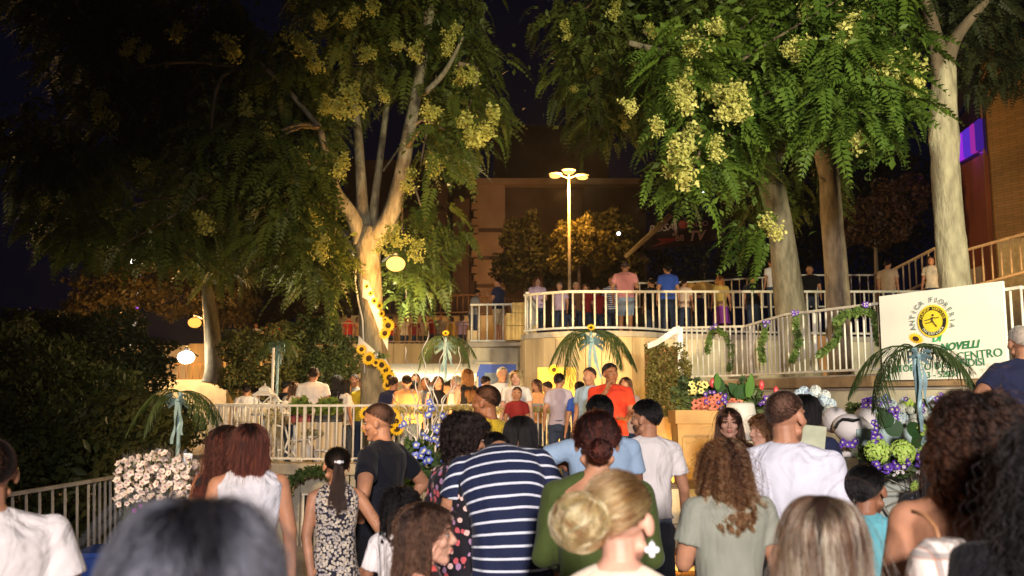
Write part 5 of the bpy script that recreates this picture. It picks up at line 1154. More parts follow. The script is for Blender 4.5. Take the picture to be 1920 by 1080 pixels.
palm_stand('palm leaf stand with pale bow left of the bastion above the canopy', 836, 632, 15.5, MT, .80, 8, True, [8,-15,172,195,30,150,-40,220], tails=.5, bs=1.2)
palm_stand('dark palm leaf stand with a blue ribbon pole beside the white lantern', 522, 640, 15.0, MT, .60, 8, False, tails=.4, bs=.8)
palm_stand('palm leaf stand with a big blue bow above the white orchids', 338, 735, 9.6, -.15, .72, 8, False, [10,-14,172,192,35,150,-32,214], tails=.5, bs=.7)
q = MB(); p = P(510, 745, 14.6); q.tube([(0,0,0),(0,0,P(510,652,14.6).z-MT)], .022, 8); q.tube([(0,0,0),(0,0,.04)], .12, 12); tag(q.build('pole', WHITE, None, True, loc=(p.x, p.y, MT)), 'bare white pole standing just left of the blue ribbon pole', 'pole')
# ---- shop sign
A = P(1650, 556, 11.28); Bq = P(1881, 527, 9.98); Aq = P(1663, 713, 11.28)
O = Vector((A.x, A.y, Aq.z)); dx = Vector((Bq.x-A.x, Bq.y-A.y, 0)); Lw = dx.length; ang = math.atan2(dx.y, dx.x); Hh = A.z-Aq.z
rt = empty('sign', O, ang, 'white florist sign with a yellow round emblem hanging on the ramp railing', 'sign')
rise = Bq.z-A.z
q = MB(); q.add([(0,-.02,0),(Lw,-.02,0),(Lw,-.02,Hh+rise),(0,-.02,Hh),(0,.02,0),(Lw,.02,0),(Lw,.02,Hh+rise),(0,.02,Hh)], [(0,1,2,3),(7,6,5,4),(0,4,5,1),(1,5,6,2),(2,6,7,3),(3,7,4,0)])
q.build('board', mat('sign_white', (.82,.80,.74), .5, var=.05, scale=2, bump=.25, bscale=3), rt)
GR = mat('sign_green', (.03,.20,.09), .5, bump=0); GY = mat('sign_grey', (.16,.24,.24), .5, bump=0); YL = mat('sign_yellow', (.85,.65,.05), .4, bump=0, var=.03); BK = mat('sign_black', (.02,.02,.02), .5, bump=0)
ex, ez, er = Lw*.455, Hh*.655, .185
def disc(name, r0, r1, y, m, n=48):
    b = MB(); c = [(math.cos(t), math.sin(t)) for t in np.arange(n)*2*PI/n]
    if r0 == 0: b.add([(ex+x*r1, y, ez+z*r1) for x, z in c]+[(ex+x*r1, y+.006, ez+z*r1) for x, z in c], [tuple(range(n))]+[(i, (i+1) % n, (i+1) % n+n, i+n) for i in range(n)])
    else: b.add([(ex+x*r1, y, ez+z*r1) for x, z in c]+[(ex+x*r0, y, ez+z*r0) for x, z in c], [(i, (i+1) % n, (i+1) % n+n, i+n) for i in range(n)])
    return b.build(name, m, rt)
em = disc('emblem', 0, er*1.05, -.03, YL); disc('emblem_ring', er*.70, er*.93, -.034, BK)
def arc_text(s, r, a0, a1, size, m, y=-.036, flip=False, name='letter'):
    n = len(s)
    for i, ch in enumerate(s):
        if ch == ' ': continue
        a = R(a0+(a1-a0)*(i/(n-1))); p = (ex+r*math.cos(a), y, ez+r*math.sin(a)); text(name, ch, size, m, rt, p, (PI/2, -(a-PI/2) if not flip else -(a+PI/2), 0), ext=.002)
arc_text('ANTICA FIORERIA', er*1.36, 196, -16, .085, GY)
arc_text('FLEUROP SERVIZIO', er*.81, 165, 15, .042, YL, -.038); arc_text('INTERFLORA', er*.81, 215, 325, .046, mat('sign_pale', (.8,.78,.6), .5, bump=0), -.038, True)
q = MB(); f = .0011; S = lambda pts, r: q.tube([(ex+x*er*.6, -.037, ez+z*er*.6) for x, z in pts], r, 6)   # the running figure
S([(.02,.42),(-.02,.10)], .008); S([(-.02,.10),(.10,-.12),(.48,-.62)], .006); S([(-.02,.10),(-.12,-.05),(-.25,-.14),(-.78,-.18)], .005); S([(.02,.38),(.45,.30),(.75,.38)], .005); S([(.0,.36),(-.4,.18),(-.85,.12)], .005); q.ell((ex+.05*er, -.037, ez+.38*er), (.014,.006,.014), n=10, m=6); q.build('runner', BK, rt)
text('lettering', 'DI', .11, mat('sign_green_light', (.05,.42,.16), .5, bump=0), rt, (ex+.03, -.024, .475), (PI/2, -.04, 0), shear=.3, bold=.004)
text('lettering', 'NOVELLI', .12, GR, rt, (ex+.30, -.024, .375), (PI/2, -.05, 0), shear=.3, bold=.004)
text('lettering', 'CENTRO', .135, GR, rt, (Lw*.80, -.024, .265), (PI/2, -.06, 0))
text('lettering', 'STORICO DI BRINDISI', .118, GR, rt, (Lw*.47, -.024, .155), (PI/2, -.05, 0)); text('lettering', '0933 - 52037', .105, GR, rt, (Lw*.46, -.024, .052), (PI/2, -.03, 0))
q = MB(); q.tube([(.13+.045*math.cos(t), -.026, .05+.045*math.sin(t)) for t in np.linspace(1.2, 4.2, 7)], .009, 6); q.build('phone_symbol', GR, rt)
# ---- sunflowers and cloth on the big trunk
O = P(705, 620, 15.4); rt = empty('sunflower_garland', O, 0, 'sunflower garland on pale cloth spiralling down the big left trunk', 'garland')
cl_ = mat('garland_cloth', (.72,.72,.68), .7, var=.1, bump=.3)
def wrap(pp, w, name='cloth_band'):
    q = MB(); pts = [P(a, b, c)-O for a, b, c in pp]; n = len(pts); V = [v+Vector((0,0,w)) for v in pts]+[v-Vector((0,.03,w)) for v in pts]; q.add(V, [(i, i+1, n+i+1, n+i) for i in range(n-1)]); return q.build(name, cl_, rt, True)
wrap([(680,540,15.32),(690,545,15.25),(702,575,15.22),(716,615,15.24),(728,640,15.32)], .16); wrap([(672,640,15.35),(684,652,15.2),(702,668,15.15),(722,682,15.2),(734,705,15.3)], .10)
fl = [(688,537,.55),(695,550,.6),(702,564,.75),(712,573,.8),(716,588,.8),(722,600,.8),(728,610,1.4),(722,625,1.3),(678,655,1.1),(692,672,1.55),(716,684,1.4),(724,694,1.35),(730,708,1.5),(727,722,1.2),(705,680,.9)]
for a, b_, s in fl: link('sunflower', SUNF, rt, P(a, b_, 15.08)-O, (PI/2+random.uniform(-.3,.3), random.uniform(-.3,.4), random.uniform(-.4,.5)), s*1.0)
leafy(rt, [(P(700,668,15.15),(.25,.06,.06)),(P(726,705,15.2),(.08,.06,.15))], 160, .09, LEAF)
rt = empty('cable', P(668, 560, 15.5), 0, 'thin grey cable hanging loose along the left side of the big trunk', 'cable'); q = MB(); q.tube([P(668,480,15.5)-rt.location, P(666,530,15.42)-rt.location, P(672,565,15.35)-rt.location, P(680,600,15.35)-rt.location, P(684,700,15.35)-rt.location], .014, 6); q.build('cable_run', mat('cable_grey', (.5,.5,.52), .4), rt, True)
# ---- lanterns
def lantern(label, px, py, Y, h, z0):
    p = P(px, py, Y); root = empty('lantern', (p.x, p.y, z0), 0, label, 'lantern', 'white lanterns on the table'); w = h*.30; q = MB()
    q.box((-w,-w,0),(w,w,h*.06)); q.build('base', WHITE, root); k = h*.045
    for sx in (-1, 1):
        for sy in (-1, 1): q = MB(); q.box((sx*w*.9-k/2, sy*w*.9-k/2, h*.06),(sx*w*.9+k/2, sy*w*.9+k/2, h*.58)); q.build('post', WHITE, root)
    q = MB(); q.bar((-w*.85,-w*.9,h*.08),(w*.85,-w*.9,h*.56), k*.7); q.bar((w*.85,-w*.9-.004,h*.08),(-w*.85,-w*.9-.004,h*.56), k*.7); q.build('cross_bar', WHITE, root)
    q = MB(); q.box((-w*1.08,-w*1.08,h*.58),(w*1.08,w*1.08,h*.63)); q.build('rim', WHITE, root)
    q = MB(); q.rings([np.array([(sx*w*f, sy*w*f, z) for sx, sy in ((-1,-1),(1,-1),(1,1),(-1,1))]) for f, z in ((1.0,h*.63),(.55,h*.74),(.5,h*.82),(.15,h*.90))], 4); q.build('roof', WHITE, root)
    q = MB(); q.ell((0,0,h*.93), h*.035, n=8, m=6); q.tube([(0,0,h*.93),(0,0,h)], [h*.02,.002], 6); q.build('finial', WHITE, root, True)
    q = MB(); q.tube([(0,0,h*.06),(0,0,h*.30)], w*.3, 10); q.build('candle', mat('candle_wax', (.8,.7,.5), .5), root, True)
TZ = P(500, 775, 14.2).z
lantern('large white lantern standing on the table behind the curved railing', 496, 757, 14.1, .47, TZ); lantern('smaller white lantern beside the blue ribbon pole', 516, 757, 14.4, .30, TZ); lantern('smallest white lantern right of the blue ribbon pole', 535, 757, 14.5, .22, TZ)
def table(label, px0, px1, Y, z, m, skirt=True, dy=.6, cat='table'):
    a = P(px0, 760, Y); c = P(px1, 760, Y); root = empty('table', ((a.x+c.x)/2, Y, MT), 0, label, cat); w = (c.x-a.x)/2; q = MB(); q.box((-w,0,z-MT-.03),(w,dy,z-MT)); q.build('tabletop', m, root)
    for sx in (-1, 1):
        for y in (.05, dy-.05): q = MB(); q.box((sx*(w-.06)-.02, y-.02, 0),(sx*(w-.06)+.02, y+.02, z-MT-.03)); q.build('leg', m, root)
    if skirt:
        q = MB(); n = 44; V = []; 
        for k, zz2 in enumerate((z-MT-.004, .45*(z-MT), .12)):
            for i in range(n+1): x = -w-.01+(2*w+.02)*i/n; V.append((x, -.02-.03*k*(.5+.5*math.sin(i*1.3+k)), zz2+.03*k*math.sin(i*.4)))
        q.add(V, [(k*(n+1)+i, k*(n+1)+i+1, (k+1)*(n+1)+i+1, (k+1)*(n+1)+i) for k in range(2) for i in range(n)]); q.build('cloth', mat('table_cloth_beige', (.60,.50,.36), .8, var=.12, scale=4, bump=.3), root, True)
    return root
table('white garden table carrying the lanterns behind the curved railing', 470, 560, 13.9, TZ, WHITE, False)
table('draped beige display table with trays of green plants behind the railing', 560, 642, 13.6, P(600, 792, 13.6).z, WHITE, True)
for i, (a, b_) in enumerate(((546, 584), (592, 640))):
    p = P((a+b_)/2, 792, 13.75); rt = empty('planter', p, 0, ('dark red planter of leafy green plants on the draped table','dark planter of pale green plants at the right end of the draped table')[i], 'planter'); w = (b_-a)/2*13.75/FPX
    q = MB(); q.box((-w,-.1,0),(w,.14,.11)); q.build('tray', mat('planter_red' if i == 0 else 'planter_black', (.22,.03,.04) if i == 0 else (.03,.03,.03), .5), rt)
    leafy(rt, [(p+Vector((0,0,.22)), (w*1.05,.16,.13))], 500, .10, lmat('fresh_leaf', (.09,.18,.03), (.28,.36,.08), scale=5), sd=i)
# white bicycle shaped planter behind the railing
O = P(520, 845, 13.5); O.z = MT+.02; rt = empty('bicycle', O, 0, 'white painted garden bicycle planter standing behind the curved railing', 'bicycle')
def ringm(name, c, r, t, parent, m=WHITE, n=28, spokes=8, ax='y'):
    q = MB(); q.tube([Vector(c)+Vector((r*math.cos(a), 0, r*math.sin(a))) for a in np.linspace(0, 2*PI, n+1)], t, 6, close=False); o = q.build(name, m, parent, True); q = MB()
    for i in range(spokes): a = PI*2*i/spokes; q.tube([Vector(c), Vector(c)+Vector((r*math.cos(a), 0, r*math.sin(a)))], t*.35, 4)
    q.ell(c, t*2.2, n=8, m=6); q.build('spokes', m, o, True); return o
ringm('wheel', (.02,0,.24), .23, .017, rt); ringm('wheel', (.62,0,.24), .23, .017, rt)
q = MB(); 
for l in ([(.02,0,.24),(.16,0,.62),(.10,0,.80)], [(.16,0,.60),(.46,0,.62),(.62,0,.24)], [(.16,0,.56),(.34,0,.24),(.46,0,.62)], [(.34,0,.24),(.62,0,.24)]): q.tube(l, .017, 6)
q.build('frame', WHITE, rt, True); q = MB(); q.tube([(.0,-.18,.84),(.10,-.05,.80),(.10,.05,.80),(.0,.18,.84)], .014, 6); q.build('handlebar', WHITE, rt, True); q = MB(); q.ell((.46,0,.66), (.12,.05,.03)); q.build('saddle', WHITE, rt, True)
leafy(rt, [(O+Vector((-.05,-.05,.95)), (.12,.1,.14)), (O+Vector((.5,0,.72)), (.15,.1,.06))], 420, .06, lmat('cream_bloom', (.35,.33,.15), (.7,.62,.4), scale=8))
q = MB(); q.tube([(0,0,0),(0,0,.22),(0,0,.24)], [.06,.05,.02], 14); p = P(577, 855, 13.2); tag(q.build('candle_pillar', WHITE, None, True, loc=(p.x, p.y, MT+.345)), 'thick white candle standing at the foot of the curved railing', 'candle')
q = MB(); q.tube([(0,0,0),(0,0,.18)], [.05,.05], 14); p = P(630, 745, 13.4); 
# ---- leafy arch over the barred opening
O = P(560, 1030, 12.4); rt = empty('leafy_arch', O, 0, 'arch of ivy leaning on the low curved wall over the barred opening', 'arch')
ap = [P(a, b_, 12.5) for a, b_ in ((545,1015),(535,960),(532,930),(545,905),(565,888),(590,881),(612,885),(630,900),(645,930),(650,1015))]
q = MB(); q.tube([p-O for p in ap], .012, 6); q.build('hoop', DARK, rt, True); V = []
pts = []
for a, b_ in zip(ap[1:-1], ap[2:]):
    for k in range(6): pts.append((a.lerp(b_, k/6), (.07,.06,.07)))
leafy(rt, pts, 1500, .065, lmat('ivy_leaf', (.03,.07,.02), (.09,.15,.04), scale=6))
# ---- blue arrangement with curly willow
O = P(800, 900, 7.2); O.z = -.05; rt = empty('flower_arrangement', O, 0, 'tall arrangement of blue flowers and pale curly willow behind the man in black', 'flowers')
q = MB(); q.tube([(0,0,0),(0,0,.5),(0,0,.8)], [.16,.12,.20], 18); q.build('vase', mat('vase_silver', (.6,.6,.62), .3, metal=.6), rt, True)
WIL = mat('pale_willow', (.72,.66,.56), .5, var=.1)
for (x0, y0, x1, y1, sd) in ((795,850,763,650,1),(800,850,800,620,2),(815,850,828,630,3),(810,850,870,650,4),(805,850,775,730,5),(820,850,846,700,6),(790,850,738,740,7),(812,850,812,690,8)):
    n = 26; pts = []
    for i in range(n):
        t = i/(n-1); a = .012*math.sin(t*26+sd)*(t > .15)+.02*math.sin(t*9+sd*2); pts.append(P(x0+(x1-x0)*t**1.2+a*300, y0+(y1-y0)*t, 7.2+.10*math.sin(t*17+sd)))
    twig(rt, pts, .008, WIL, O)
leafy(rt, [(P(795,870,7.2),(.20,.12,.20)),(P(770,890,7.15),(.10,.08,.10))], 900, .09, lmat('ivy_leaf', (.03,.07,.02), (.09,.15,.04), scale=6))
put(rt, BLU, rp(770,850,800,870,7.0,18,.12)+rp(790,830,750,790,7.05,5,.1)+rp(760,800,850,890,7.0,14,.1), 1.15)
put(rt, BLU, [P(a+random.uniform(-7,7), b_+random.uniform(-7,7), 7.0) for a, b_ in ((804,772),(788,850),(800,862),(820,828),(845,812),(756,792)) for _ in range(3)], 1.3)
# ---- ivy pillar with white drape at the rail end
O = P(1250, 800, 13.6); O.z = MT; rt = empty('ivy_pillar', O, 0, 'warm lit pillar of hanging ivy with a white drape at the ramp railing end', 'pillar')
q = MB(); q.box((-.26,.05,0),(.28,.35,P(1250,650,13.6).z-MT)); q.build('core', WOOD, rt)
V_ = []
for a, b0, b1 in ((1220,650,770),(1235,645,800),(1250,655,790),(1265,650,830),(1280,650,820),(1270,700,850),(1228,690,800),(1287,680,760)):
    for k in range(12): t = k/11; V_.append((P(a+random.uniform(-4,4), b0+(b1-b0)*t, 13.5-random.uniform(0,.1)), (.07,.06,.07)))
leafy(rt, V_, 5200, .055, lmat('ivy_gold_lit', (.10,.09,.02), (.26,.22,.06), scale=6), name='ivy')  # golden lamplight put into the ivy colour
q = MB(); n = 12; pts = [P(a, b_, 13.35)-O for a, b_ in ((1214,648),(1232,640),(1250,628),(1262,618),(1274,614))]; V = [v+Vector((0,0,.03)) for v in pts]+[v-Vector((0,.04,.05+.008*i)) for i, v in enumerate(pts)]; q.add(V, [(i, i+1, 5+i+1, 5+i) for i in range(4)]); q.build('drape', mat('white_cloth', (.8,.76,.7), .7, bump=.3), rt, True)
q = MB(); c = P(1275, 650, 13.5)-O; q.box((c.x-.04, c.y-.03, c.z-.6),(c.x+.04, c.y+.03, P(1275,614,13.5).z-O.z)); q.build('post', WHITE, rt)
# ---- garlands on the ramp railing
def garland(label, lst, Y, n, flo=()):
    O = P(*lst[0], Y); rt = empty('garland', O, 0, label, 'garland', 'green garlands on the ramp railing'); pts = []
    for (a, b_), (c, d) in zip(lst[:-1], lst[1:]):
        for k in range(5): pts.append((P(a+(c-a)*k/5, b_+(d-b_)*k/5, Y), (.045,.04,.045)))
    leafy(rt, pts, n, .075, lmat('garland_leaf', (.07,.14,.03), (.22,.30,.08), scale=6)); q = MB(); q.tube([p[0]-O for p in pts], .006, 5); q.build('string', STEM, rt, True)
    for a, b_ in flo: put(rt, PUR, [P(a+random.uniform(-5,5), b_+random.uniform(-4,4), Y-.05) for _ in range(5)], 1.2)
garland('first garland hanging at the left end of the ramp railing', [(1340,615),(1330,635),(1325,665)], 15.2, 260, [(1337,612)])
garland('second garland looping down the ramp railing below a purple flower', [(1345,617),(1362,630),(1372,655),(1370,685),(1366,694)], 14.9, 300)
garland('third garland hanging right of the wooden panel', [(1435,607),(1432,630),(1426,655),(1432,680)], 13.6, 330, [(1436,606)])
garland('fourth garland hanging in front of the leaning trunk foot', [(1492,590),(1493,620),(1498,640),(1490,665),(1484,678)], 12.9, 360, [(1491,588)])
garland('short horizontal garland on the lower ramp railing', [(1535,666),(1550,655),(1565,644),(1572,625),(1570,600)], 12.1, 420)
garland('thick green garland near the sign with a purple flower', [(1570,604),(1580,590),(1600,588),(1620,580),(1640,592),(1645,620),(1648,650)], 11.5, 800, [(1624,571)])
# ---- canopy, picture, yellow board, plants by the wall
O = P(800, 700, 18.5); rt = empty('canopy', (O.x, O.y, MT), 0, 'white market canopy glowing behind the people on the middle terrace', 'canopy')
a = P(690, 703, 17.5); c = P(893, 700, 17.5); zt = P(800, 684, 19.5).z-MT; zb = P(800, 702, 17.5).z-MT; x0, x1 = a.x-O.x, c.x-O.x
cm = mat('canopy_white', (.82,.80,.72), .6, var=.04, bump=.1)
q = MB(); q.add([(x0,-1,zb),(x1,-1,zb),(x1,.9,zt),(x0,.9,zt),(x0,-1,zb+.012),(x1,-1,zb+.012),(x1,.9,zt+.02),(x0,.9,zt+.02)], [(0,3,2,1),(4,5,6,7),(0,1,5,4),(1,2,6,5),(2,3,7,6),(3,0,4,7)]); q.build('roof', cm, rt)
q = MB(); n = 40; V = [(x0+(x1-x0)*i/n, -1.01-.01*math.sin(i), zb-.0) for i in range(n+1)]+[(x0+(x1-x0)*i/n, -1.02-.02*math.sin(i*2), zb-.12-.03*(i % 2)) for i in range(n+1)]; q.add(V, [(i, i+1, n+i+2, n+i+1) for i in range(n)]); q.build('valance', cm, rt)
for sx in (x0+.05, (x0+x1)/2, x1-.05):
    for y in (-.95, .85): q = MB(); q.tube([(sx,y,0),(sx,y,zb)], .025, 8); q.build('pole', WHITE, rt, True)
q = MB(); q.box((x0+.1,.5,.0),(x1-.1,1.1,.95)); q.build('counter', mat('counter_wood', (.35,.2,.1), .6), rt)
lamp('canopy_light', 'AREA', (O.x, O.y-.1, MT+zb-.02), 60, (1,.80,.50), .9, aim=(O.x, O.y-.1, 0)); lamp('canopy_top_light', 'POINT', (O.x-.6, O.y-2.2, MT+zb+.9), 380, (1,.80,.50), .15)
p = P(893, 760, 22.9); rt = empty('picture', (p.x, 23.2, P(930,745,23.2).z), 0, 'framed landscape picture with a wide bright blue mount on the pale wall', 'picture'); w = P(967,700,23.2).x-p.x*23.2/22.9; h = P(930,683,23.2).z-P(930,745,23.2).z
q = MB(); q.box((0,-.04,0),(w,0,h)); q.build('mount', mat('blue_mount', (.03,.10,.55), .5, var=.08), rt); q = MB(); q.box((-.05,-.06,-.05),(w+.05,-.045+.0,0)); q.box((-.05,-.06,h),(w+.05,-.045,h+.05)); q.box((-.05,-.06,0),(0,-.045,h)); q.box((w,-.06,0),(w+.05,-.045,h)); q.build('frame', CREAM, rt)
q = MB(); q.box((w*.2,-.055,.0),(w*.95,-.042,h*.74)); q.build('image', mat('picture_print', (.30,.36,.40), .4, c2=(.04,.06,.06), scale=3, bump=0), rt)
p = P(1050, 690, 18.4); rt = empty('yellow_board', (p.x-.45, 18.5, P(1050,740,18.5).z-.3), 0, 'small yellow board with one sunflower in front of the bastion wall', 'board')
q = MB(); q.box((0,-.02,0),(.78,.02,.85)); q.build('panel_face', mat('board_yellow', (.50,.34,.07), .6, var=.1), rt); link('sunflower', SUNF, rt, (.33,-.05,.80), (PI/2,0,0), 1.4); q = MB(); q.box((.05,.0,-.9),(.09,.04,0)); q.box((.69,.0,-.9),(.73,.04,0)); q.build('leg', WOOD, rt)
def strap_plant(label, px, py, Y, z0, h, n, L, m=PALM, name='dracaena'):
    p = P(px, py, Y); root = empty(name, (p.x, p.y, z0), 0, label, 'plant'); r = random.Random(px)
    if h > .05: q = MB(); q.tube([(0,0,0),(.02,0,h*.5),(0,0,h)], .025, 6); q.build('stem', BARKD, root, True)
    b = MB()
    for i in range(n):
        a = r.uniform(0, 6.28); el = R(r.uniform(10, 85)); l = L*r.uniform(.7, 1.1); d = Vector((math.cos(a)*math.cos(el), math.sin(a)*math.cos(el), math.sin(el))); s = Vector((-math.sin(a), math.cos(a), 0))*.018*L/.5; o = Vector((0,0,h*r.uniform(.6,1)))
        b.add([o-s*.5, o+s*.5, o+d*l*.5+s, o+d*l*.5-s, o+d*l*.9+Vector((0,0,-.15*l))], [(0,1,2,3),(3,2,4)])
    tag(b.build('foliage', m, root), kind='stuff'); return root
strap_plant('tall spiky plant against the wall beside the blue picture', 980, 745, 20.5, MT, 1.7, 150, .45); strap_plant('spiky plant lower against the pale wall', 968, 745, 20.2, MT, 1.2, 90, .4)
strap_plant('reddish spiky plant between the ivy pillar and the flower display', 1302, 705, 14.6, MT, 1.35, 110, .4, lmat('red_leaf', (.10,.05,.02), (.25,.15,.05))); strap_plant('small spiky fern on the cream wall above the white flowers', 1522, 740, 10.6, MT, 1.05, 70, .32)
# yellow crate wall on the upper terrace
p = P(975, 635, 22.6); rt = empty('crate_stack', (p.x-.35, 22.35, UT), 0, 'stack of yellow lit wooden crates beside the bastion railing', 'crates')
for (x, z, w, h) in ((0,0,.75,.35),(.0,.36,.6,.3),(.15,.67,.35,.25)): q = MB(); q.box((x,-.2,z),(x+w,.2,z+h)); q.build('crate', mat('yellow_wood', (.60,.42,.15), .7, var=.2, scale=5), rt)
for i, (px, py, w) in enumerate(((1318,538,.6),(1296,540,.45))):
    p = P(px, py, 24+i); rt = empty('parasol', (p.x, p.y, UT), 0, ('small yellow parasol tilted behind the upper railing', 'second smaller yellow parasol behind the boy in pink')[i], 'parasol'); H = p.z-UT
    q = MB(); q.rings([np.array([(w*f*math.cos(t), w*f*math.sin(t), H+z) for t in np.arange(10)*2*PI/10]) for f, z in ((1,-.15),(.5,.05),(.05,.15))], 10); q.build('canopy', mat('parasol_yellow', (.75,.45,.12), .6), rt); q = MB(); q.tube([(0,0,0),(0,0,H)], .02, 6); q.build('pole', WHITE, rt)
# ---- yellow flower strip on the curved railing
rt = empty('flower_garland', P(780, 768, 13.0), 0, 'pale yellow flower garland running along the right half of the curved railing', 'garland'); pts = []
for px in range(742, 1062, 9): pts.append((P(px, 768+3*math.sin(px*.05), mt_edge(px)-.03), (.09,.07,.045+.02*math.sin(px*.11))))
leafy(rt, pts, 3200, .05, lmat('yellow_bloom', (.55,.42,.10), (.85,.74,.34), scale=8), name='blossom')
O = P(690, 830, 13); rt = empty('sunflower_bunch', P(690,790,12.9), 0, 'bunch of yellow sunflowers tied to the railing beside the big trunk', 'flowers')
for a, b_ in ((737,778),(742,790),(734,798),(686,775),(690,800),(744,805)): link('sunflower', SUNF, rt, P(a, b_, 12.6)-rt.location, face_cam(.5), 1.3)
# ---- planter with display right of the steps
O = P(1312, 915, 9.4); rt = empty('planter', O, 0, 'big square warm yellow planter pot beside the white T-shirted man', 'planter'); k = 9.4/FPX; H = P(1312,770,9.4).z-O.z
TERR = mat('ochre_pot', (.62,.42,.15), .6, c2=(.48,.28,.10), scale=4, bump=.2)
q = MB(); q.rings([np.array([(sx*w, .25+sy*w, z) for sx, sy in ((-1,-1),(1,-1),(1,1),(-1,1))]) for w, z in ((32*k,0),(37*k,H*.82),(41*k,H*.83),(41*k,H),(35*k,H),(34*k,H*.9))], 4); q.build('pot', TERR, rt)
q = MB(); q.box((-.16,-.02+.04,H*.25),(.16,.05,H*.65)); q.build('relief', TERR, rt)
b = MB(); b.box((O.x-.45, O.y-.1, MT), (O.x+.4, O.y+.6, O.z)); tag(b.build('stone_block', CREAM), 'pale stone block under the square yellow planter', 'plinth')
# pots and arrangement above it
O = P(1340, 800, 10.2); O.z = MT; rt = empty('flower_display', O, 0, 'mixed display of calla leaves, salmon and purple flowers above the yellow planter', 'flowers')
b = MB(); b.box((-.7,.1,0),(.75,.7,P(1340,782,10.3).z-MT)); b.build('stand', mat('stand_wood', (.30,.18,.08), .7), rt)
leafy(rt, [(P(1310,755,10.2),(.22,.15,.12)),(P(1350,745,10.2),(.25,.15,.16)),(P(1395,745,10.3),(.2,.15,.18)),(P(1290,740,10.5),(.18,.15,.18)),(P(1420,770,10.4),(.2,.15,.14))], 2600, .085, lmat('display_leaf', (.04,.08,.03), (.16,.22,.08), scale=5))
put(rt, PNK, rp(1300,1350,745,768,9.95,22,.08), 1.1); put(rt, PUR, rp(1320,1370,735,765,9.95,20,.08), 1.1); put(rt, PNK, rp(1370,1390,752,768,9.95,8,.05), 1.1); put(rt, YEL, rp(1290,1330,718,742,10.1,12,.1), 1.0); put(rt, PUR, rp(1425,1445,740,760,10.1,9,.05), 1.1)
def big_leaf(root, p, L, W, rx, ry, rz, m, name='calla_leaf'):
    b = MB(); n = 7; C = [Vector((0, 0, 0))]; Lf = []; Rg = []; Md = []
    for i in range(n): t = i/(n-1); w = W*math.sin(PI*min(1, .12+.88*t))**.8*(1-.2*t); Md.append(Vector((0, .12*L*t*t, L*t))); Lf.append(Md[-1]+Vector((-w, -.05*L, 0))); Rg.append(Md[-1]+Vector((w, -.05*L, 0)))
    b.add(Lf+Md+Rg, [(i, i+1, n+i+1, n+i) for i in range(n-1)]+[(n+i, n+i+1, 2*n+i+1, 2*n+i) for i in range(n-1)]); o = b.build(name, m, root, True, loc=p, rot=(rx, ry, rz)); return o
GL = lmat('broad_green_leaf', (.06,.16,.03), (.16,.34,.06), scale=2); GD = lmat('deep_green_leaf', (.02,.07,.02), (.05,.13,.03), scale=2)
for a, b_, L, W, ry, m in ((1402,745,.30,.055,.3,GL),(1352,735,.22,.07,-.2,GD),(1378,745,.24,.08,.9,GD),(1345,730,.2,.04,.1,GL),(1390,742,.2,.07,-.7,GD)): big_leaf(rt, P(a, b_, 9.95)-O, L, W, -.3, ry, 0, m)
for a, b_ in ((1336,718),(1428,722),(1455,733)): q = MB(); q.ell((0,0,0), (.03,.02,.055), n=10); q.build('bud', mat('anthurium_red', (.55,.06,.07), .3), rt, True, loc=P(a, b_, 10.0)-O)
q = MB(); q.tube([(0,0,0),(0,0,.22),(0,0,.36),(0,0,.38)], [.10,.16,.14,.12], 20); p = P(1390, 818, 9.4); tag(q.build('white_vase', WHITE, None, True, loc=(p.x, p.y, P(1390,825,9.4).z)), 'rounded white vase under the calla leaves', 'vase')
b = MB(); p0 = P(1390, 826, 9.4); b.box((p0.x-.2, p0.y-.2, MT), (p0.x+.2, p0.y+.2, p0.z)); tag(b.build('vase_plinth', CREAM), 'pale plinth under the rounded white vase', 'plinth')
# ---- flower bank in front of the cream wall
O = P(1520, 770, 9.4); O.z = MT; rt = empty('hydrangea_bouquet', O, 0, 'round bouquet of white and pale blue flowers right of the bald man', 'flowers')
q = MB(); q.tube([(0,0,0),(0,0,P(1520,800,9.4).z-MT)], .09, 12); q.build('vase', mat('vase_silver', (.6,.6,.62), .3, metal=.6), rt, True)
leafy(rt, [(P(1520,770,9.4),(.17,.14,.16))], 500, .06, BUSH)
for i in range(30):
    z = 1-2*(i+.5)/30*.8; a = i*2.4; q_ = math.sqrt(1-z*z); link('flower', (HW, HB, HW)[i % 3], rt, P(1522,768,9.4)-O+Vector((q_*math.cos(a)*.20, q_*math.sin(a)*.18, z*.20)), (random.random(), random.random(), 0), .62)
O = P(1690, 800, 8.6); O.z = 0; rt = empty('flower_bank', O, 0, 'long bank of white, pale blue and violet flowers in front of the cream wall', 'flowers')
b = MB(); b.box((-.42,.0,0),(.75,.5,P(1690,808,8.6).z)); b.build('trough', mat('trough_aqua', (.42,.55,.52), .5, var=.1), rt)
leafy(rt, [(P(a, 780, 8.7),(.2,.16,.12)) for a in (1620,1660,1700,1740,1780)], 2400, .07, lmat('display_leaf', (.04,.08,.03), (.16,.22,.08), scale=5))
for i in range(46): a = 1606+i*3.9; link('flower', (HW, HB, HW, HB, HL)[i % 5] if a < 1745 else (HL, HB, HW)[i % 3], rt, P(a+random.uniform(-4,4), random.uniform(752,800), 8.45+random.uniform(-.15,.1))-O, (random.random(), random.random(), 0), random.uniform(.42,.62))
put(rt, PUR, rp(1605,1650,745,770,8.2,12,.05)+rp(1755,1790,740,765,8.2,12,.05)+rp(1650,1740,748,800,8.25,12,.05), 1.15); put(rt, BLU, rp(1625,1670,740,760,8.2,6,.05)+rp(1655,1675,782,796,8.1,4,.05), 1.3)
put(rt, YEL, rp(1765,1800,745,790,8.2,12,.05), 1.2)
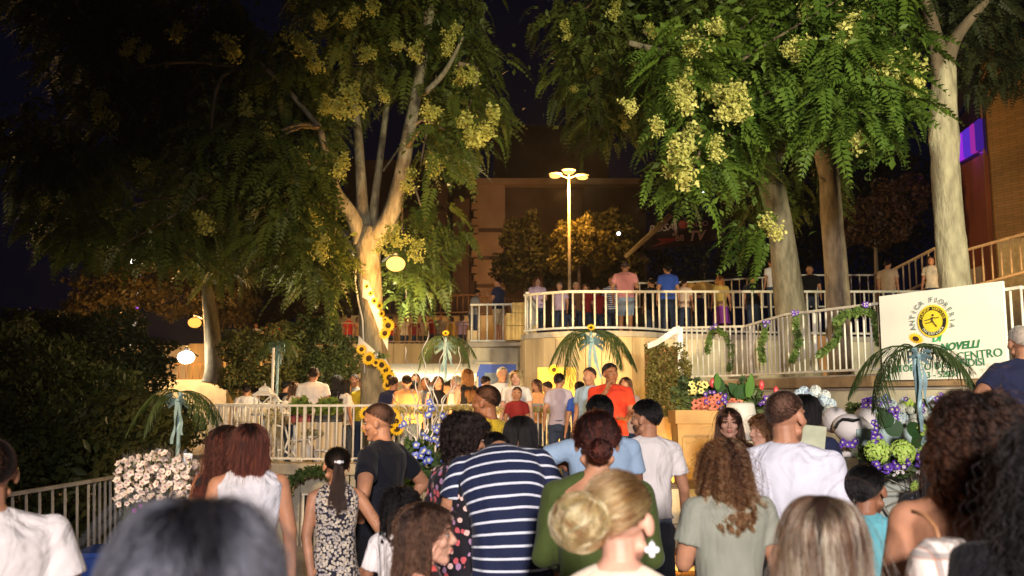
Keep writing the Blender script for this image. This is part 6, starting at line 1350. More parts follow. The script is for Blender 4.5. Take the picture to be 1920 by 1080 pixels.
# lower arrangement with the old wheel
O = P(1700, 960, 6.9); O.z = -.05; rt = empty('wheel_display', O, 0, 'flower display on an old bicycle wheel with lime hydrangeas and violet blossoms', 'flowers')
w0 = ringm('wheel', P(1716, 922, 6.8)-O, 66*6.8/FPX, .013, rt, mat('old_rim', (.32,.29,.22), .5, metal=.4), 40, 14)
q = MB(); q.tube([P(1716,922,6.8)-O+Vector(((66*6.8/FPX+.012)*math.cos(a), 0, (66*6.8/FPX+.012)*math.sin(a))) for a in np.linspace(0, 2*PI, 41)], .012, 6, close=False); q.build('tyre', DARK, w0, True)
b = MB(); b.box((-.3,.12,0),(.45,.62,P(1700,862,6.95).z+.05)); b.build('plinth', mat('plinth_grey', (.42,.44,.38), .7, var=.2, scale=4, bump=.3), rt)
b = MB(); b.box((-.25,.25,P(1700,862,6.95).z+.056),(.35,.55,P(1700,806,6.95).z+.05)); b.build('plinth_top', mat('trough_aqua', (.42,.55,.52), .5, var=.1), rt)
leafy(rt, [(P(1680,880,6.75),(.18,.1,.05)),(P(1740,870,6.75),(.15,.1,.06)),(P(1640,850,6.8),(.10,.1,.08))], 900, .06, lmat('display_leaf', (.04,.08,.03), (.16,.22,.08), scale=5))
for a, b_, s, m_ in ((1645,846,1.0,HL),(1692,848,1.0,HL),(1640,850,.6,HL),(1727,806,.55,HL),(1735,842,.6,HL),(1722,915,.6,HL),(1752,835,.5,HL),(1700,846,.7,HL)): link('flower', m_, rt, P(a, b_, 6.6)-O, (.3, random.random(), random.random()), s*.98)
put(rt, PUR, rp(1630,1665,868,885,6.6,10,.05)+rp(1665,1745,855,880,6.6,20,.05)+rp(1635,1650,790,830,6.6,9,.05)+rp(1715,1742,835,880,6.6,14,.05), 1.05); put(rt, ORC, rp(1660,1740,865,890,6.6,14,.05), .55)
for a, b_, L, ry in ((1705,815,.13,.9),(1690,812,.15,-.9),(1665,800,.13,-.2),(1710,820,.12,2.0)): big_leaf(rt, P(a, b_, 6.55)-O, L, .07, -.3, ry, 0, GD, 'broad_leaf')
for a, b_ in ((1672,782),(1677,788)): q = MB(); q.ell((0,0,0), (.035,.03,.04), n=10); q.build('bud', HW.materials[0], rt, True, loc=P(a, b_+8, 6.6)-O)
# white pot bellied bundles tied with black ribbon
O = P(1595, 850, 7.4); O.z = 0
rt = empty('wrapped_bundle', O, 0, 'pair of plump white bundles tied with a black ribbon right of the white shirt', 'bundle')
WB = mat('white_felt', (.80,.74,.70), .8, var=.04, scale=6, bump=.2, bscale=12); 
def blob_(name, px, py, Y, rx, rz, rot, m=WB):
    q = MB(); q.ell((0,0,0), (rx*Y/FPX, .14, rz*Y/FPX), n=22, m=14); return q.build(name, m, rt, True, loc=P(px, py, Y)-O, rot=(0, rot, 0))
blob_('bundle', 1566, 788, 7.5, 24, 25, .2); b2 = blob_('bundle', 1598, 804, 7.3, 36, 27, .25); blob_('bundle', 1624, 790, 7.5, 22, 25, -.5); blob_('lower_bundle', 1600, 868, 7.4, 36, 30, .5)
q = MB(); q.tube([P(a, b_, Y)-O for a, b_, Y in ((1567,802,7.2),(1572,792,7.22),(1580,786,7.2),(1590,786,7.16),(1602,788,7.14),(1610,787,7.2),(1617,784,7.3))], .011, 6); q.build('ribbon', mat('black_ribbon', (.01,.01,.012), .5), rt, True)
b = MB(); b.box((-.2,.05,0),(.25,.4,P(1600,838,7.4).z)); b.build('stand', mat('navy_cloth', (.03,.04,.12), .8), rt)
put(rt, PUR, rp(1575,1605,822,835,7.15,8,.03), 1.1)
# ---- blue barrier and blue bin
O = P(1660, 975, 6.2); O.z = 0; rt = empty('barrier', O, 0, 'bright blue slatted barrier below the old bicycle wheel', 'barrier'); BL = mat('bright_blue_plastic', (.02,.12,.60), .35, var=.1); H = P(1660, 972, 6.2).z
q = MB(); q.box((-.16,-.03,H-.07),(.35,.04,H)); q.build('top_rail', mat('light_blue_plastic', (.10,.28,.72), .35), rt)
for i in range(9): q = MB(); q.box((-.15+i*.055,-.015,.1),(-.15+i*.055+.03,.02,H-.07)); q.build('slat', BL, rt)
q = MB(); q.box((-.16,-.03,.02),(.35,.04,.1)); q.build('bottom_rail', BL, rt)
O = P(205, 1060, 8.6); O.z = -.12; rt = empty('storage_box', O, .1, 'deep blue box standing by the lower left railing', 'box'); H = P(205, 1036, 8.6).z+.12; DB = mat('deep_blue_plastic', (.01,.05,.30), .4, var=.1)
q = MB(); q.box((-.3,0,0),(.45,.5,H-.05)); q.build('bin', DB, rt); q = MB(); q.box((-.32,-.02,H-.047),(.47,.52,H)); q.build('lid', DB, rt)
q = MB(); p = P(237, 1028, 8.5); q.box((-.05,-.03,0),(.06,.05,.10)); tag(q.build('carton', WHITE, None, loc=(p.x, p.y, -.12+H)), 'small white carton on the blue box below the orchids', 'carton')
# ---- orchids in cellophane
O = P(300, 1000, 7.6); O.z = -.1; ot = P(300, 845, 7.6).z-O.z
CEL = bpy.data.materials.new('cellophane'); CEL.use_nodes = True; nt = CEL.node_tree; nt.nodes.clear(); g_ = nt.nodes.new('ShaderNodeBsdfGlossy'); g_.inputs['Roughness'].default_value = .12; t_ = nt.nodes.new('ShaderNodeBsdfTransparent'); mx = nt.nodes.new('ShaderNodeMixShader'); mx.inputs[0].default_value = .10; oo = nt.nodes.new('ShaderNodeOutputMaterial'); nt.links.new(t_.outputs[0], mx.inputs[1]); nt.links.new(g_.outputs[0], mx.inputs[2]); nt.links.new(mx.outputs[0], oo.inputs[0])
b = MB(); b.box((-.38,.0,0),(.38,.4,.42)); tag(b.build('flower_stand', mat('stand_dark', (.06,.06,.05), .7), None, loc=O), 'dark low stand under the row of potted orchids', 'stand')
desc = ('first potted white orchid in cellophane from the left rail', 'second potted orchid in cellophane, white blooms', 'third potted orchid in cellophane with a violet spray below', 'tallest middle white orchid in cellophane', 'white orchid in cellophane beside the blue ribbon pole', 'white orchid with violet spray under the blue ribbon', 'white orchid in cellophane second from the right end', 'rightmost potted white orchid in cellophane near the woman in white')
for i in range(8):
    px = 236+i*18; p = P(px, 1000, 7.6+(.12 if i % 2 else -.08)); rt = empty('orchid', (p.x, p.y, O.z+.42), 0, desc[i], 'orchid', 'potted orchids wrapped in cellophane'); H = P(px, 846+8*abs(i-3.5)*.6, p.y).z-O.z-.42
    q = MB(); q.tube([(0,0,0),(0,0,.12)], [.045,.06], 12); q.build('pot', mat('orchid_pot', (.3,.3,.28), .5), rt, True)
    for k in range(2):
        sx = (-1)**k; sp = [Vector((sx*.01,0,.1)), Vector((sx*.02,0,H*.6)), Vector((sx*.03,-.02,H*.9)), Vector((sx*.05,-.06,H)), Vector((sx*.06,-.11,H*.93))]; q = MB(); q.tube(sp, .004, 5); q.build('stem', STEM, rt, True)
        for j in range(14): t = j/13; z = H*(1.0-.34*t); link('flower', ORC, rt, (sx*(.03+.03*math.sin(j*2.2))+random.uniform(-.02,.02), -.06-random.uniform(0,.07), z+random.uniform(-.01,.01)), (PI/2+random.uniform(-.9,.9), random.uniform(-.6,.6), random.uniform(-.9,.9)), random.uniform(.8,1.25))
    if i in (2, 5, 6):
        for j in range(7): link('flower', ORP, rt, (random.uniform(-.05,.05), -.1-random.uniform(0,.03), H*(.40+.035*j)), (PI/2, 0, random.uniform(-.4,.4)), .8)
    leafy(rt, [(Vector((p.x, p.y, O.z+.42+.17)), (.07,.06,.05))], 14, .16, GD)
    q = MB(); n = 12; C = []
    for z, r_ in ((.02,.05),(H*.4,.085),(H*.8,.10),(H*1.04,.12)): C.append(np.array([(r_*(1+.12*math.sin(j*3+i+z*9))*math.cos(2*PI*j/n), r_*(1+.12*math.sin(j*5+i))*math.sin(2*PI*j/n), z+(.03*math.sin(j*4) if z > H else 0)) for j in range(n)]))
    q.rings(C, n, False); q.build('wrapper', CEL, rt)
# ------------------------------------------------------------------ the crowd
stripe = fabric('navy_stripe', (.012,.017,.050), c2=(.62,.64,.72), kind='stripes', period=.046, duty=.20, fold=.4)
white = fabric('white_tee', (.70,.65,.64), fold=1.0); whites = fabric('white_shirt', (.60,.60,.68), fold=1.1); blouse = fabric('white_blouse', (.58,.58,.64), fold=1.1); cream = fabric('cream_top', (.72,.62,.48))
jeans = fabric('jeans', (.13,.21,.40), c2=(.48,.54,.62), kind='denim'); djeans = fabric('dark_jeans', (.02,.03,.07), c2=(.05,.07,.12), kind='denim'); black = fabric('black_tee', (.006,.007,.013)); blackf = fabric('black_cloth', (.005,.005,.008), fold=.7)
floral = fabric('black_floral', (.012,.010,.014), kind='floral', cols=((.55,.10,.12),(.75,.50,.45),(.40,.22,.38)), scale=26, thr=.56); floral2 = fabric('red_floral', (.02,.01,.012), kind='floral', cols=((.55,.08,.07),(.75,.35,.28),(.6,.12,.12)), scale=26, thr=.62)
small = fabric('small_print', (.018,.018,.032), kind='print', cols=((.50,.42,.33),(.60,.52,.42),(.38,.34,.32)), scale=58, thr=.74)
olive = fabric('grey_olive', (.26,.27,.22)); green = fabric('green_cardigan', (.05,.070,.016)); yellow = fabric('yellow_tee', (.55,.40,.03)); red = fabric('red_tee', (.50,.03,.025)); redp = fabric('red_polo', (.58,.045,.02)); dred = fabric('dark_red', (.24,.02,.02))
lblue = fabric('light_blue', (.30,.42,.58)); navy = fabric('navy', (.018,.022,.06)); teal = fabric('teal', (.12,.38,.44)); pink = fabric('pink_shirt', (.72,.30,.32)); blue = fabric('royal_blue', (.03,.08,.42)); lilac = fabric('lilac', (.50,.36,.50)); orange = fabric('orange_top', (.62,.30,.13)); khaki = fabric('khaki', (.50,.40,.24)); grey = fabric('grey_cloth', (.2,.2,.2)); peach = fabric('peach', (.68,.48,.38)); brown = fabric('brown_cloth', (.14,.07,.035)); mauve = fabric('mauve', (.42,.36,.46))
TJ = ('trousers', jeans); TD_ = ('trousers', djeans); TB_ = ('trousers', blackf)
def at_head(loc_fn, p): return loc_fn(p)
# nearest row
person('man in a plain white T-shirt cut off by the left picture edge, seen from behind', -18, 824, 3.0, face=4, hair=('buzz','dark'), tone='tan', top=white, bottom=TJ, lod=0, bulk=1.18, arms=('down','loose'))
person('person whose dark hair with bluish grey shine fills the bottom left', 378, 952, 1.12, face=0, sex='f', hair=('bob','grey'), hairk=dict(vol=.022, dens=1.4, length=.22, radk=.8), tone='fair', top=blackf, bottom=TB_, lod=0)
person('woman with auburn bob in a white sleeveless blouse, back to us', 468, 797, 4.9, face=4, sex='f', hair=('bob','auburn'), hairk=dict(vol=.014, length=.21, dens=1.5), tone='tan', top=blouse, bottom=TJ, sleeve='none', toplen=.80, lod=0, arms=('down','down'), bulk=1.08)
person('woman with wavy reddish brown hair half hidden behind the white sleeveless blouse', 426, 800, 5.2, face=-40, sex='f', hair=('curly','auburn'), hairk=dict(curl=.35, length=.42, vol=.02), tone='tan', top=blackf, bottom=TB_, sleeve='none', lod=0, hy=-10)
r_, fn, *_ = person('girl with a ponytail in a small black and beige printed dress, hand on hip', 634, 842, 5.5, face=6, sex='f', hair=('pony','dark'), hairk=dict(length=.40, dens=1.3, gather=(0,-.112,.02)), tone='tan', dress=(.35, small), sleeve='none', lod=0, arms=(((.215,-.02,1.13),(.16,-.10,.90),(.55,-.25,-.6)),((.36,-.06,1.12),(.21,.03,.92),(-.4,.0,-.9))), bulk=.92, curlf=18)
q = MB(); q.tube([(-.03,0,0),(.03,0,0)], .012, 8); q.ell((0,-.008,0), (.022,.012,.014)); q.build('hair_clip', mat('clip_grey', (.6,.6,.65), .3), r_, True, loc=r_.matrix_basis.inverted() @ fn((0,-.125,.035)))
r_, fn, *_ = person('stocky man in a black printed T-shirt facing left, hand on hip', 708, 757, 6.1, face=62, hair=('buzz','darkgrey'), hairk=dict(dens=.9), tone='tan', top=black, bottom=TB_, lod=0, arms=('hip',((.42,-.10,1.17),(.23,-.02,.98),(-.7,.5,-.5))), bulk=1.15, hy=14, hp=-8, face_on=True)
q = MB()   # the chalky print on his chest
for i, (w, z) in enumerate(((.16,.06),(.19,.035),(.12,.0),(.15,-.03),(.09,-.055),(.13,-.10))):
    x = -w/2
    while x < w/2:
        l = random.uniform(.012,.04); q.add([(x,0,z),(x+l,0,z),(x+l,0,z+.012),(x,0,z+.012)], [(0,1,2,3)]); x += l+.008
q.build('shirt_print', mat('print_white', (.5,.5,.52), .8, bump=0), r_, loc=(-.06,.138,1.29), rot=(R(-8),0,R(18)))
person('child with dark curly hair standing behind the printed dress girl', 752, 915, 4.5, face=-20, sex='f', hair=('curly','black'), hairk=dict(curl=.9, length=.2, vol=.018), tone='brown', top=white, bottom=TJ, lod=0, headk=1.05, bulk=.8)
person('girl with wavy brown hair in profile looking right, nearest child', 798, 946, 3.2, face=-92, sex='f', tone='fair', hair=('curly','brown'), hairk=dict(curl=.35, length=.34, vol=.014, dens=1.2), top=floral2, bottom=TJ, sleeve='none', lod=0, face_on=True, headk=1.04, hy=-4, arms=('phone','phone'))
person('woman with dark curly hair in a black floral dress turning right', 880, 777, 4.7, face=-52, sex='f', tone='tan', hair=('curly','dark'), hairk=dict(curl=.9, length=.16, vol=.02, dens=1.2), dress=(.4, floral), sleeve='short', lod=0, face_on=True, hy=-14, hp=-14, arms=('down','front'), bulk=1.05)
person('man in navy and white striped shirt bending forward away from us', 922, 842, 4.9, face=2, lean=38, side=-5, hair=('short','black'), hairk=dict(length=.035), tone='tan', top=stripe, bottom=TD_, lod=0, hp=-38, hy=10, headoff=(-.02,.08,-.085), toplen=.84, bulk=1.04, arms=(((.27,.10,1.20),(.20,.34,1.10),None),((.27,.10,1.20),(.20,.34,1.10),None)))
person('man with dark cropped hair in a mustard yellow T-shirt facing left', 913, 723, 7.4, face=50, hair=('buzz','dark'), tone='brown', top=yellow, bottom=TD_, lod=1, hy=15, bulk=1.05)
person('woman with long straight black hair and a white top', 974, 782, 5.8, face=-6, sex='f', tone='tan', hair=('long','black'), hairk=dict(length=.46, vol=.014, dens=1.4), top=white, bottom=TJ, sleeve='none', lod=0)
person('boy in a dark red T-shirt right of the long black hair', 1010, 838, 6.5, face=-30, tone='tan', hair=('short','dark'), top=dred, bottom=TD_, lod=1, bulk=.85, headk=1.08)
person('small child with black hair just above the striped back', 985, 884, 5.7, face=-10, tone='tan', hair=('short','black'), top=grey, bottom=TD_, lod=1, bulk=.8, headk=1.12)
person('woman with low auburn bun in an olive green cardigan', 1118, 778, 3.85, face=4, sex='f', tone='tan', hair=('bun','auburn'), hairk=dict(vol=.016, dens=1.5, bun=.042, gather=(.005,-.105,-.055)), top=green, bottom=TJ, sleeve='long', lod=0, arms=('front','front'), bulk=1.12, hp=-14, neckline=1.43)
person('dark haired man in pale blue shirt in front of the green cardigan woman', 1126, 742, 6.0, face=10, tone='brown', hair=('short','black'), top=lblue, bottom=TD_, lod=1, arms=(((.42,.05,1.30),(.20,.16,1.28),(.3,.3,.6)),'front'), bulk=1.08)
person('bearded young man in a white T-shirt and pale jeans looking left', 1213, 751, 6.3, face=18, tone='tan', hair=('short','black'), hairk=dict(length=.030, fringe=.15), beard=True, top=white, bottom=('trousers', jeans), lod=0, hy=48, face_on=True, arms=('down', ((.245,-.02,1.13),(.27,.06,.88),None)), toplen=.96, bulk=.9)
r_, fn, Mh, Cw = person('blonde woman with a loose twisted updo and a white flower earring', 1165, 893, 2.35, face=-8, sex='f', tone='fair', hair=('updo','blonde'), hairk=dict(vol=.012, dens=2.2, bun=.068, length=.85, radk=.8, gather=(-.062,-.075,-.01)), top=cream, bottom=TJ, sleeve='none', lod=0, hy=-14, hp=-6)
def earring(root, fn, p, s, m):
    q = MB()
    for a in (0, 90, 180, 270): q.tube([Vector((.30*math.cos(R(a))+.14*math.cos(t), 0, .30*math.sin(R(a))+.14*math.sin(t)))*s for t in np.linspace(0, 2*PI, 9)], .075*s, 6, close=False)
    q.tube([Vector((.13*math.cos(t), 0, .13*math.sin(t)))*s for t in np.linspace(0, 2*PI, 9)], .07*s, 6, close=False); q.tube([(0,0,.45*s),(0,0,.62*s)], .03*s, 5)
    q.build('earring', m, root, True, loc=root.matrix_basis.inverted() @ fn(p), rot=(0, 0, R(22)))
earring(r_, fn, (.088,.004,-.07), .040, mat('earring_white', (.85,.88,.92), .25, bump=0, var=.02))
person('woman with half tied frizzy golden brown curls in a grey T-shirt', 1362, 826, 4.15, face=22, sex='f', tone='tan', hair=('curly','curlbrown'), hairk=dict(curl=1.0, length=.29, vol=.016, dens=1.4), top=olive, bottom=TJ, lod=0, arms=('front','down'), bulk=1.12, hy=-8)
person('cropped haired man in a crisp white long sleeved shirt, back to us', 1468, 734, 4.5, face=-6, tone='tan', hair=('buzz','darkgrey'), hairk=dict(dens=.75), top=whites, bottom=('trousers', fabric('charcoal', (.05,.05,.06))), sleeve='long', lod=0, hy=-28, bulk=1.1, toplen=.80, arms=('loose','down'), neckline=1.475)
person('woman with long hair streaked blonde and brown at the bottom right', 1545, 937, 2.2, face=-8, sex='f', tone='fair', hair=('long','streak'), hairk=dict(length=.36, vol=.016, dens=2.0, radk=.85), top=blackf, bottom=TJ, lod=0, sleeve='none')
r_, fn, *_ = person('boy with a black cap of hair in a teal vest', 1618, 874, 4.3, face=-18, tone='brown', hair=('short','black'), hairk=dict(length=.03, dens=1.2), top=teal, bottom=TD_, sleeve='none', lod=0, bulk=.85, headk=1.12)
person('woman facing us with long light brown hair, framed by the planter and curls', 1366, 766, 7.7, face=176, sex='f', tone='fair', hair=('long','brown'), hairk=dict(length=.40, vol=.012), top=brown, bottom=TD_, sleeve='none', lod=0, face_on=True, hy=8)
person('woman in a pale cream top with curly fair hair left of the bald man', 1432, 778, 6.6, face=120, sex='f', tone='fair', hair=('curly','curlbrown'), hairk=dict(curl=.6, length=.3), top=cream, bottom=TD_, sleeve='none', lod=1)
r_, fn, *_ = person('woman in navy with short black hair holding a pale folder', 1508, 742, 6.4, face=-28, sex='f', tone='tan', hair=('bob','black'), hairk=dict(length=.15, dens=1.3), top=navy, bottom=TD_, sleeve='short', lod=1, arms=('front','front'), bulk=1.1)
q = MB(); q.box((-.085,-.01,-.09),(.085,.01,.09)); tag(q.build('folder', mat('pale_green_card', (.50,.52,.36), .6), None, loc=P(1522, 824, 5.9), rot=(.1,.1,0)), 'pale green folder tucked under the arm of the navy top', 'folder')
person('woman in black with a heavy mass of black curls at the lower right edge', 1972, 800, 2.1, face=0, sex='f', tone='tan', hair=('curly','black'), hairk=dict(curl=.7, length=.5, vol=.035, dens=2.0), top=blackf, bottom=TB_, lod=0, bulk=1.1)
person('woman with copper tipped dark curls and bare tanned shoulders carrying the checked bag', 1832, 746, 2.5, face=0, sex='f', tone='tan', hair=('curly','copper'), hairk=dict(curl=.8, length=.19, vol=.028, dens=1.6), top=blackf, bottom=TB_, sleeve='strap', neckline=1.29, lod=0, bulk=1.12)
person('man in a navy polo with white trim at the right edge', 1912, 612, 6.4, face=30, tone='tan', hair=('buzz','white'), hairk=dict(dens=.8), top=navy, bottom=TD_, lod=0, bulk=1.15, z0=.60, arms=('hip','down'))
person('woman in a black dotted scarf behind the curly haired women', 1768, 822, 4.2, face=-10, sex='f', tone='tan', hair=('long','black'), top=fabric('black_dots', (.012,.012,.016), kind='print', cols=((.6,.6,.6),(.5,.5,.5)), scale=30, thr=.25), bottom=TD_, lod=1)
# bag of the bare shouldered woman
PB = P(1772, 1062, 2.24); rt = empty('shoulder_bag', PB, R(20), 'cream and grey checked shoulder bag on a tan strap in the lower right', 'bag')
pl = fabric('bag_check', (.60,.53,.48), c2=(.10,.09,.09), kind='plaid', c3=(.45,.16,.07), fold=1.2)
g = MB(); g.loft([(0,0,-.17,.11,.06),(0,0,-.06,.115,.07),(0,0,.03,.09,.055),(0,0,.065,.05,.03)]); V, F = remesh(g, .008, 4); link('bag_body', fastmesh('bag_body', V, F, pl, True, {'rest': V+np.array((0,0,.5))}), rt)
q = MB(); q.tube([(.0,.01,.05),(.008,.03,.085),(.016,.07,.11),(.022,.12,.115)], .005, 6); q.build('strap', mat('tan_leather', (.38,.18,.08), .5), rt, True)
# middle distance, on the terrace
G2 = 'people on the middle terrace'
def mid(label, px, py, Y, **k):
    k.setdefault('lod', 2); k.setdefault('z0', MT); k.setdefault('bottom', TD_); person(label, px, py, Y, group=G2, **k)
mid('man in a bright red polo shirt touching his chin', 1142, 682, 10.6, face=185, z0=.45, tone='brown', hair=('short','black'), top=redp, arms=('front','chin'), lod=1, face_on=True, bulk=1.15, hy=20)
mid('man in light blue beside the red polo shirt', 1106, 690, 11.6, face=150, tone='tan', hair=('short','dark'), top=lblue)
mid('woman with brown hair just right of the red polo shirt', 1173, 708, 11.8, face=160, sex='f', tone='tan', hair=('long','brown'), top=peach)
mid('slim person in a pale purple top with a bag strap in front of the bastion', 1047, 700, 13.6, face=-10, sex='f', tone='tan', hair=('short','dark'), top=mauve)
mid('white haired older man in a white shirt behind the railing', 942, 689, 14.2, face=200, tone='tan', hair=('short','white'), top=white, face_on=True)
mid('woman with glasses and fair hair in white behind the railing', 967, 695, 14.0, face=175, sex='f', tone='fair', hair=('bob','blonde'), top=white, face_on=True, bulk=1.1, lod=1)
mid('child in dark red leaning on the railing garland', 970, 726, 13.7, face=180, tone='tan', hair=('short','dark'), top=dred, bulk=.8, headk=1.1, face_on=True, arms=('front','front'))
mid('woman with long ginger hair in black behind the garland', 876, 692, 14.2, face=25, sex='f', tone='fair', hair=('long','ginger'), top=blackf, sleeve='none')
mid('person with a white cap beside the ginger haired woman', 856, 705, 14.5, face=60, tone='fair', hair=('short','white'), top=cream)
mid('person in an orange top beside the big trunk', 762, 704, 14.5, face=10, sex='f', tone='fair', hair=('short','dark'), top=orange, sleeve='long', bulk=1.1)
mid('dark clothed person just right of the big trunk', 738, 706, 14.8, face=-20, tone='tan', hair=('short','dark'), top=navy)
mid('person in grey behind the curly willow', 797, 708, 15.5, face=170, tone='brown', hair=('short','dark'), top=grey)
mid('woman with brown hair in black under the canopy', 822, 706, 15.2, face=190, sex='f', tone='fair', hair=('long','dark'), top=blackf, sleeve='none', face_on=True)
mid('person bending in black under the canopy edge', 838, 716, 15.0, face=90, tone='tan', hair=('short','black'), top=blackf, lean=20)
mid('dark haired person deep under the canopy', 780, 701, 17.4, face=180, tone='brown', hair=('short','dark'), top=brown)
mid('second dark haired person deep under the canopy', 810, 700, 17.6, face=160, tone='brown', hair=('bob','dark'), sex='f', top=grey)
mid('broad man in a pinkish white T-shirt behind the display table', 589, 689, 15.2, face=-12, tone='tan', hair=('short','dark'), top=white, bulk=1.12, lod=1, arms=('front','loose'))
mid('woman in a white top left of the big trunk', 648, 712, 14.8, face=-60, sex='f', tone='tan', hair=('long','black'), top=white)
mid('woman with dark hair next to the pinkish white T-shirt', 632, 704, 15.8, face=40, sex='f', tone='brown', hair=('bob','black'), top=blackf)
mid('tall dark haired man left of the big trunk', 664, 702, 16.2, face=150, tone='brown', hair=('short','black'), top=grey)
mid('person in yellow and white right against the trunk', 682, 708, 16.0, face=170, tone='tan', hair=('short','dark'), top=yellow)
mid('woman in a floral dress left of the display table', 552, 716, 15.3, face=-30, sex='f', tone='tan', hair=('bob','brown'), top=cream)
mid('man in white under the yellow lit bush', 463, 722, 17.0, face=0, tone='tan', hair=('short','dark'), top=white)
mid('dark dressed person under the yellow lit bush', 480, 728, 17.4, face=40, tone='tan', hair=('short','dark'), top=blackf)
mid('person in black between lantern and bush', 536, 715, 17.6, face=-40, tone='tan', hair=('short','black'), top=blackf)
mid('child in a blue top near the bastion right of the pale purple top', 1086, 716, 12.8, face=20, tone='tan', hair=('short','dark'), top=blue, bulk=.85)
mid('woman in dark red with black hair at the left edge of the canopy', 712, 712, 16.4, face=150, sex='f', tone='tan', hair=('bob','black'), top=dred)
mid('man in brown half hidden behind the orange top', 776, 714, 16.2, face=-30, tone='brown', hair=('short','black'), top=brown)
mid('woman in peach reaching over the counter under the canopy', 846, 712, 17.2, face=10, sex='f', tone='fair', hair=('bun','brown'), top=peach, lean=14, arms=('reach','reach'))
mid('man in dark clothes leaning left of the white haired man', 912, 706, 16.5, face=-50, tone='tan', hair=('short','dark'), top=blackf, lean=12)
mid('woman in orange looking down beside the fair haired woman with glasses', 1004, 712, 15.6, face=140, sex='f', tone='tan', hair=('long','brown'), top=orange, hp=-18, arms=('phone','front'))
mid('man in grey looking at his phone left of the pale purple top', 1024, 716, 15.8, face=60, tone='tan', hair=('short','dark'), top=grey, hp=-15, arms=('phone','down'))
# upper terrace
G3 = 'people on the upper terrace'
def up(label, px, py, Y, **k):
    k.setdefault('lod', 2); k.setdefault('bottom', TD_); k.setdefault('z0', UT); person(label, px, py, Y, group=G3, **k)
up('heavy man in a pink shirt and denim shorts, back to us', 1172, 491, 21.8, face=-10, tone='tan', hair=('buzz','grey'), top=pink, bottom=('shorts', jeans), bulk=1.2, arms=('loose','rail'), lod=1)
up('woman in a royal blue top with a hair clip', 1252, 495, 22.0, face=12, sex='f', tone='tan', hair=('bun','black'), top=blue, bulk=1.1, lod=1)
up('child in a pale pink shirt beside the royal blue top', 1282, 523, 22.4, face=-20, tone='tan', hair=('short','dark'), top=peach)
up('man in a navy polo and khaki shorts reading on the left of the upper railing', 934, 521, 24.4, face=60, tone='tan', hair=('short','dark'), top=navy, bottom=('shorts', khaki), arms=('phone','front'), bulk=1.15, lod=1)
up('hunched dark dressed person holding paper at the upper railing corner', 897, 544, 24.2, face=-60, sex='f', tone='brown', hair=('short','black'), top=grey, lean=18, arms=('phone','phone'))
up('woman with short curly hair in lilac on the upper terrace', 1008, 520, 23.4, face=190, sex='f', tone='fair', hair=('bob','brown'), top=lilac, bulk=1.15, arms=('front','front'), lod=1, face_on=True)
up('person with a white collar among the group behind the rail', 1049, 530, 23.0, face=150, tone='tan', hair=('short','grey'), top=lilac)
up('person in a white cap right of the lamp post', 1080, 530, 23.6, face=200, tone='tan', hair=('short','white'), top=brown)
up('woman in dark red near the lamp post', 1098, 534, 23.8, face=170, sex='f', tone='tan', hair=('bob','brown'), top=dred)
up('dark haired person left of the pink shirt', 1120, 538, 24.2, face=190, tone='tan', hair=('short','black'), top=dred)
up('person in dark clothing low behind the rail near the lamp post', 1065, 545, 23.2, face=160, sex='f', tone='brown', hair=('long','black'), top=blackf)
up('person in a striped blue top behind the pink shirt', 1147, 519, 24.8, face=170, tone='tan', hair=('short','dark'), top=fabric('blue_white_stripe', (.05,.08,.25), kind='stripes', c2=(.6,.6,.7), period=.05, duty=.4))
up('person half hidden left of the royal blue top', 1222, 522, 25, face=30, tone='tan', hair=('short','dark'), top=blackf)
up('woman in ochre with a purple skirt', 1350, 518, 22.6, face=10, sex='f', tone='tan', hair=('bob','ginger'), top=fabric('ochre_top', (.50,.35,.10)), bottom=('skirt', fabric('purple_skirt', (.30,.06,.45))))
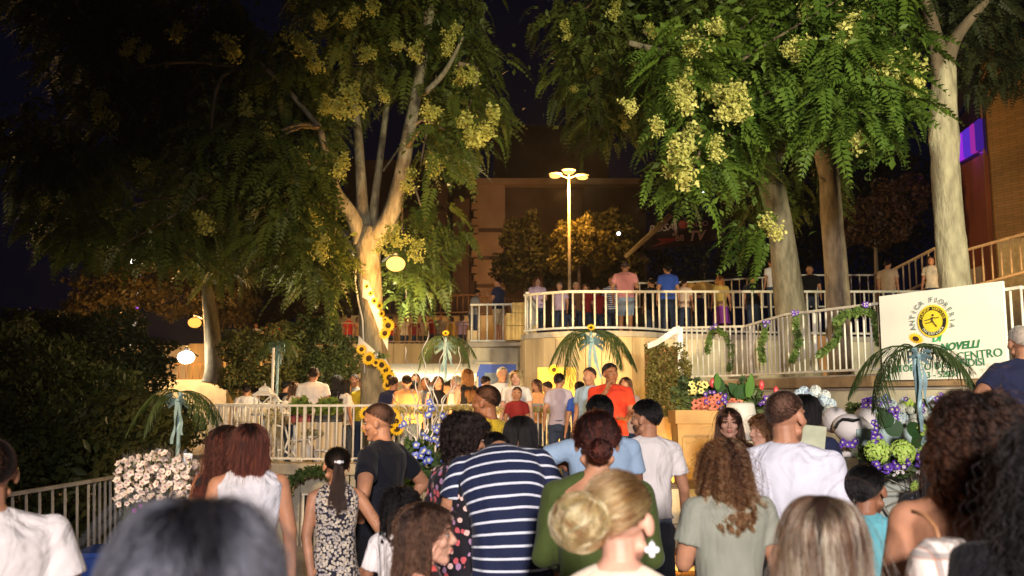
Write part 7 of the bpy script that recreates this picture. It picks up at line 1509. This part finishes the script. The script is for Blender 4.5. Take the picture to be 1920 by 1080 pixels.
up('person in dark clothes leaning right of the ochre top', 1411, 514, 22.2, face=-35, tone='tan', hair=('short','black'), top=black, bulk=1.1)
up('person in a white shirt beside the leaning trunk', 1446, 486, 24.5, face=30, tone='tan', hair=('short','dark'), top=white, z0=3.9)
up('dark figure between the two right trunks', 1518, 498, 25, face=180, tone='tan', hair=('short','dark'), top=blackf, z0=3.6)
up('person in pale brown by the climbing railing', 1664, 488, 24.2, face=-20, tone='tan', hair=('short','dark'), top=fabric('pale_brown', (.45,.32,.22)), z0=3.7, bulk=1.15)
up('person in a white top beside the rightmost trunk', 1746, 480, 22.4, face=170, sex='f', tone='tan', hair=('bob','dark'), top=cream, z0=3.6)
up('small figure in white behind the upper railing below the banner', 1310, 545, 24, face=10, tone='tan', hair=('short','dark'), top=navy)
G4 = 'people on the far walkway'
cols = [red, orange, redp, cream, dred, peach, red, grey, yellow, lilac]
dd = ['left of the big trunk, leftmost','left of the big trunk, second','right of the big trunk, first','right of the big trunk, second','in the red group, tallest','in the middle of the walkway','right of the middle of the walkway','with folded arms near the palm stand','beside the palm stand','at the right end of the walkway']
nm = ['red','orange','bright red','cream','dark red','peach','red','grey','yellow','lilac']
for i, px in enumerate((655, 672, 733, 758, 778, 795, 812, 826, 846, 866)):
    person('far person in %s on the walkway %s' % (nm[i], dd[i]), px, 590+random.uniform(-3,5), 31+random.uniform(-.4,.6), face=random.choice((0,170,200,90)), z0=3.5-.35, sex=random.choice('mf'), tone='tan', hair=(random.choice(('short','bob')),'dark'), top=cols[i], bottom=TD_, lod=3, group=G4)
for i, (px, py) in enumerate(((480,606),(520,604),(500,611))):
    person(('far person in white above the yellow lit bush, left one','far person in red above the yellow lit bush, right one','far person in peach above the yellow lit bush, middle one')[i], px, py, 30.5, face=180, z0=3.0, tone='tan', hair=('short','dark'), top=(white, red, peach)[i], bottom=TD_, lod=3, group=G4)
b = MB(); b.box((-30, 29.6, 2.2), (P(640,600,29.6).x, 33, 3.0)); b.struct('left_walkway', STONE)
_tmp_objs = list(_tmp.objects)
bpy.data.scenes.remove(_tmp)
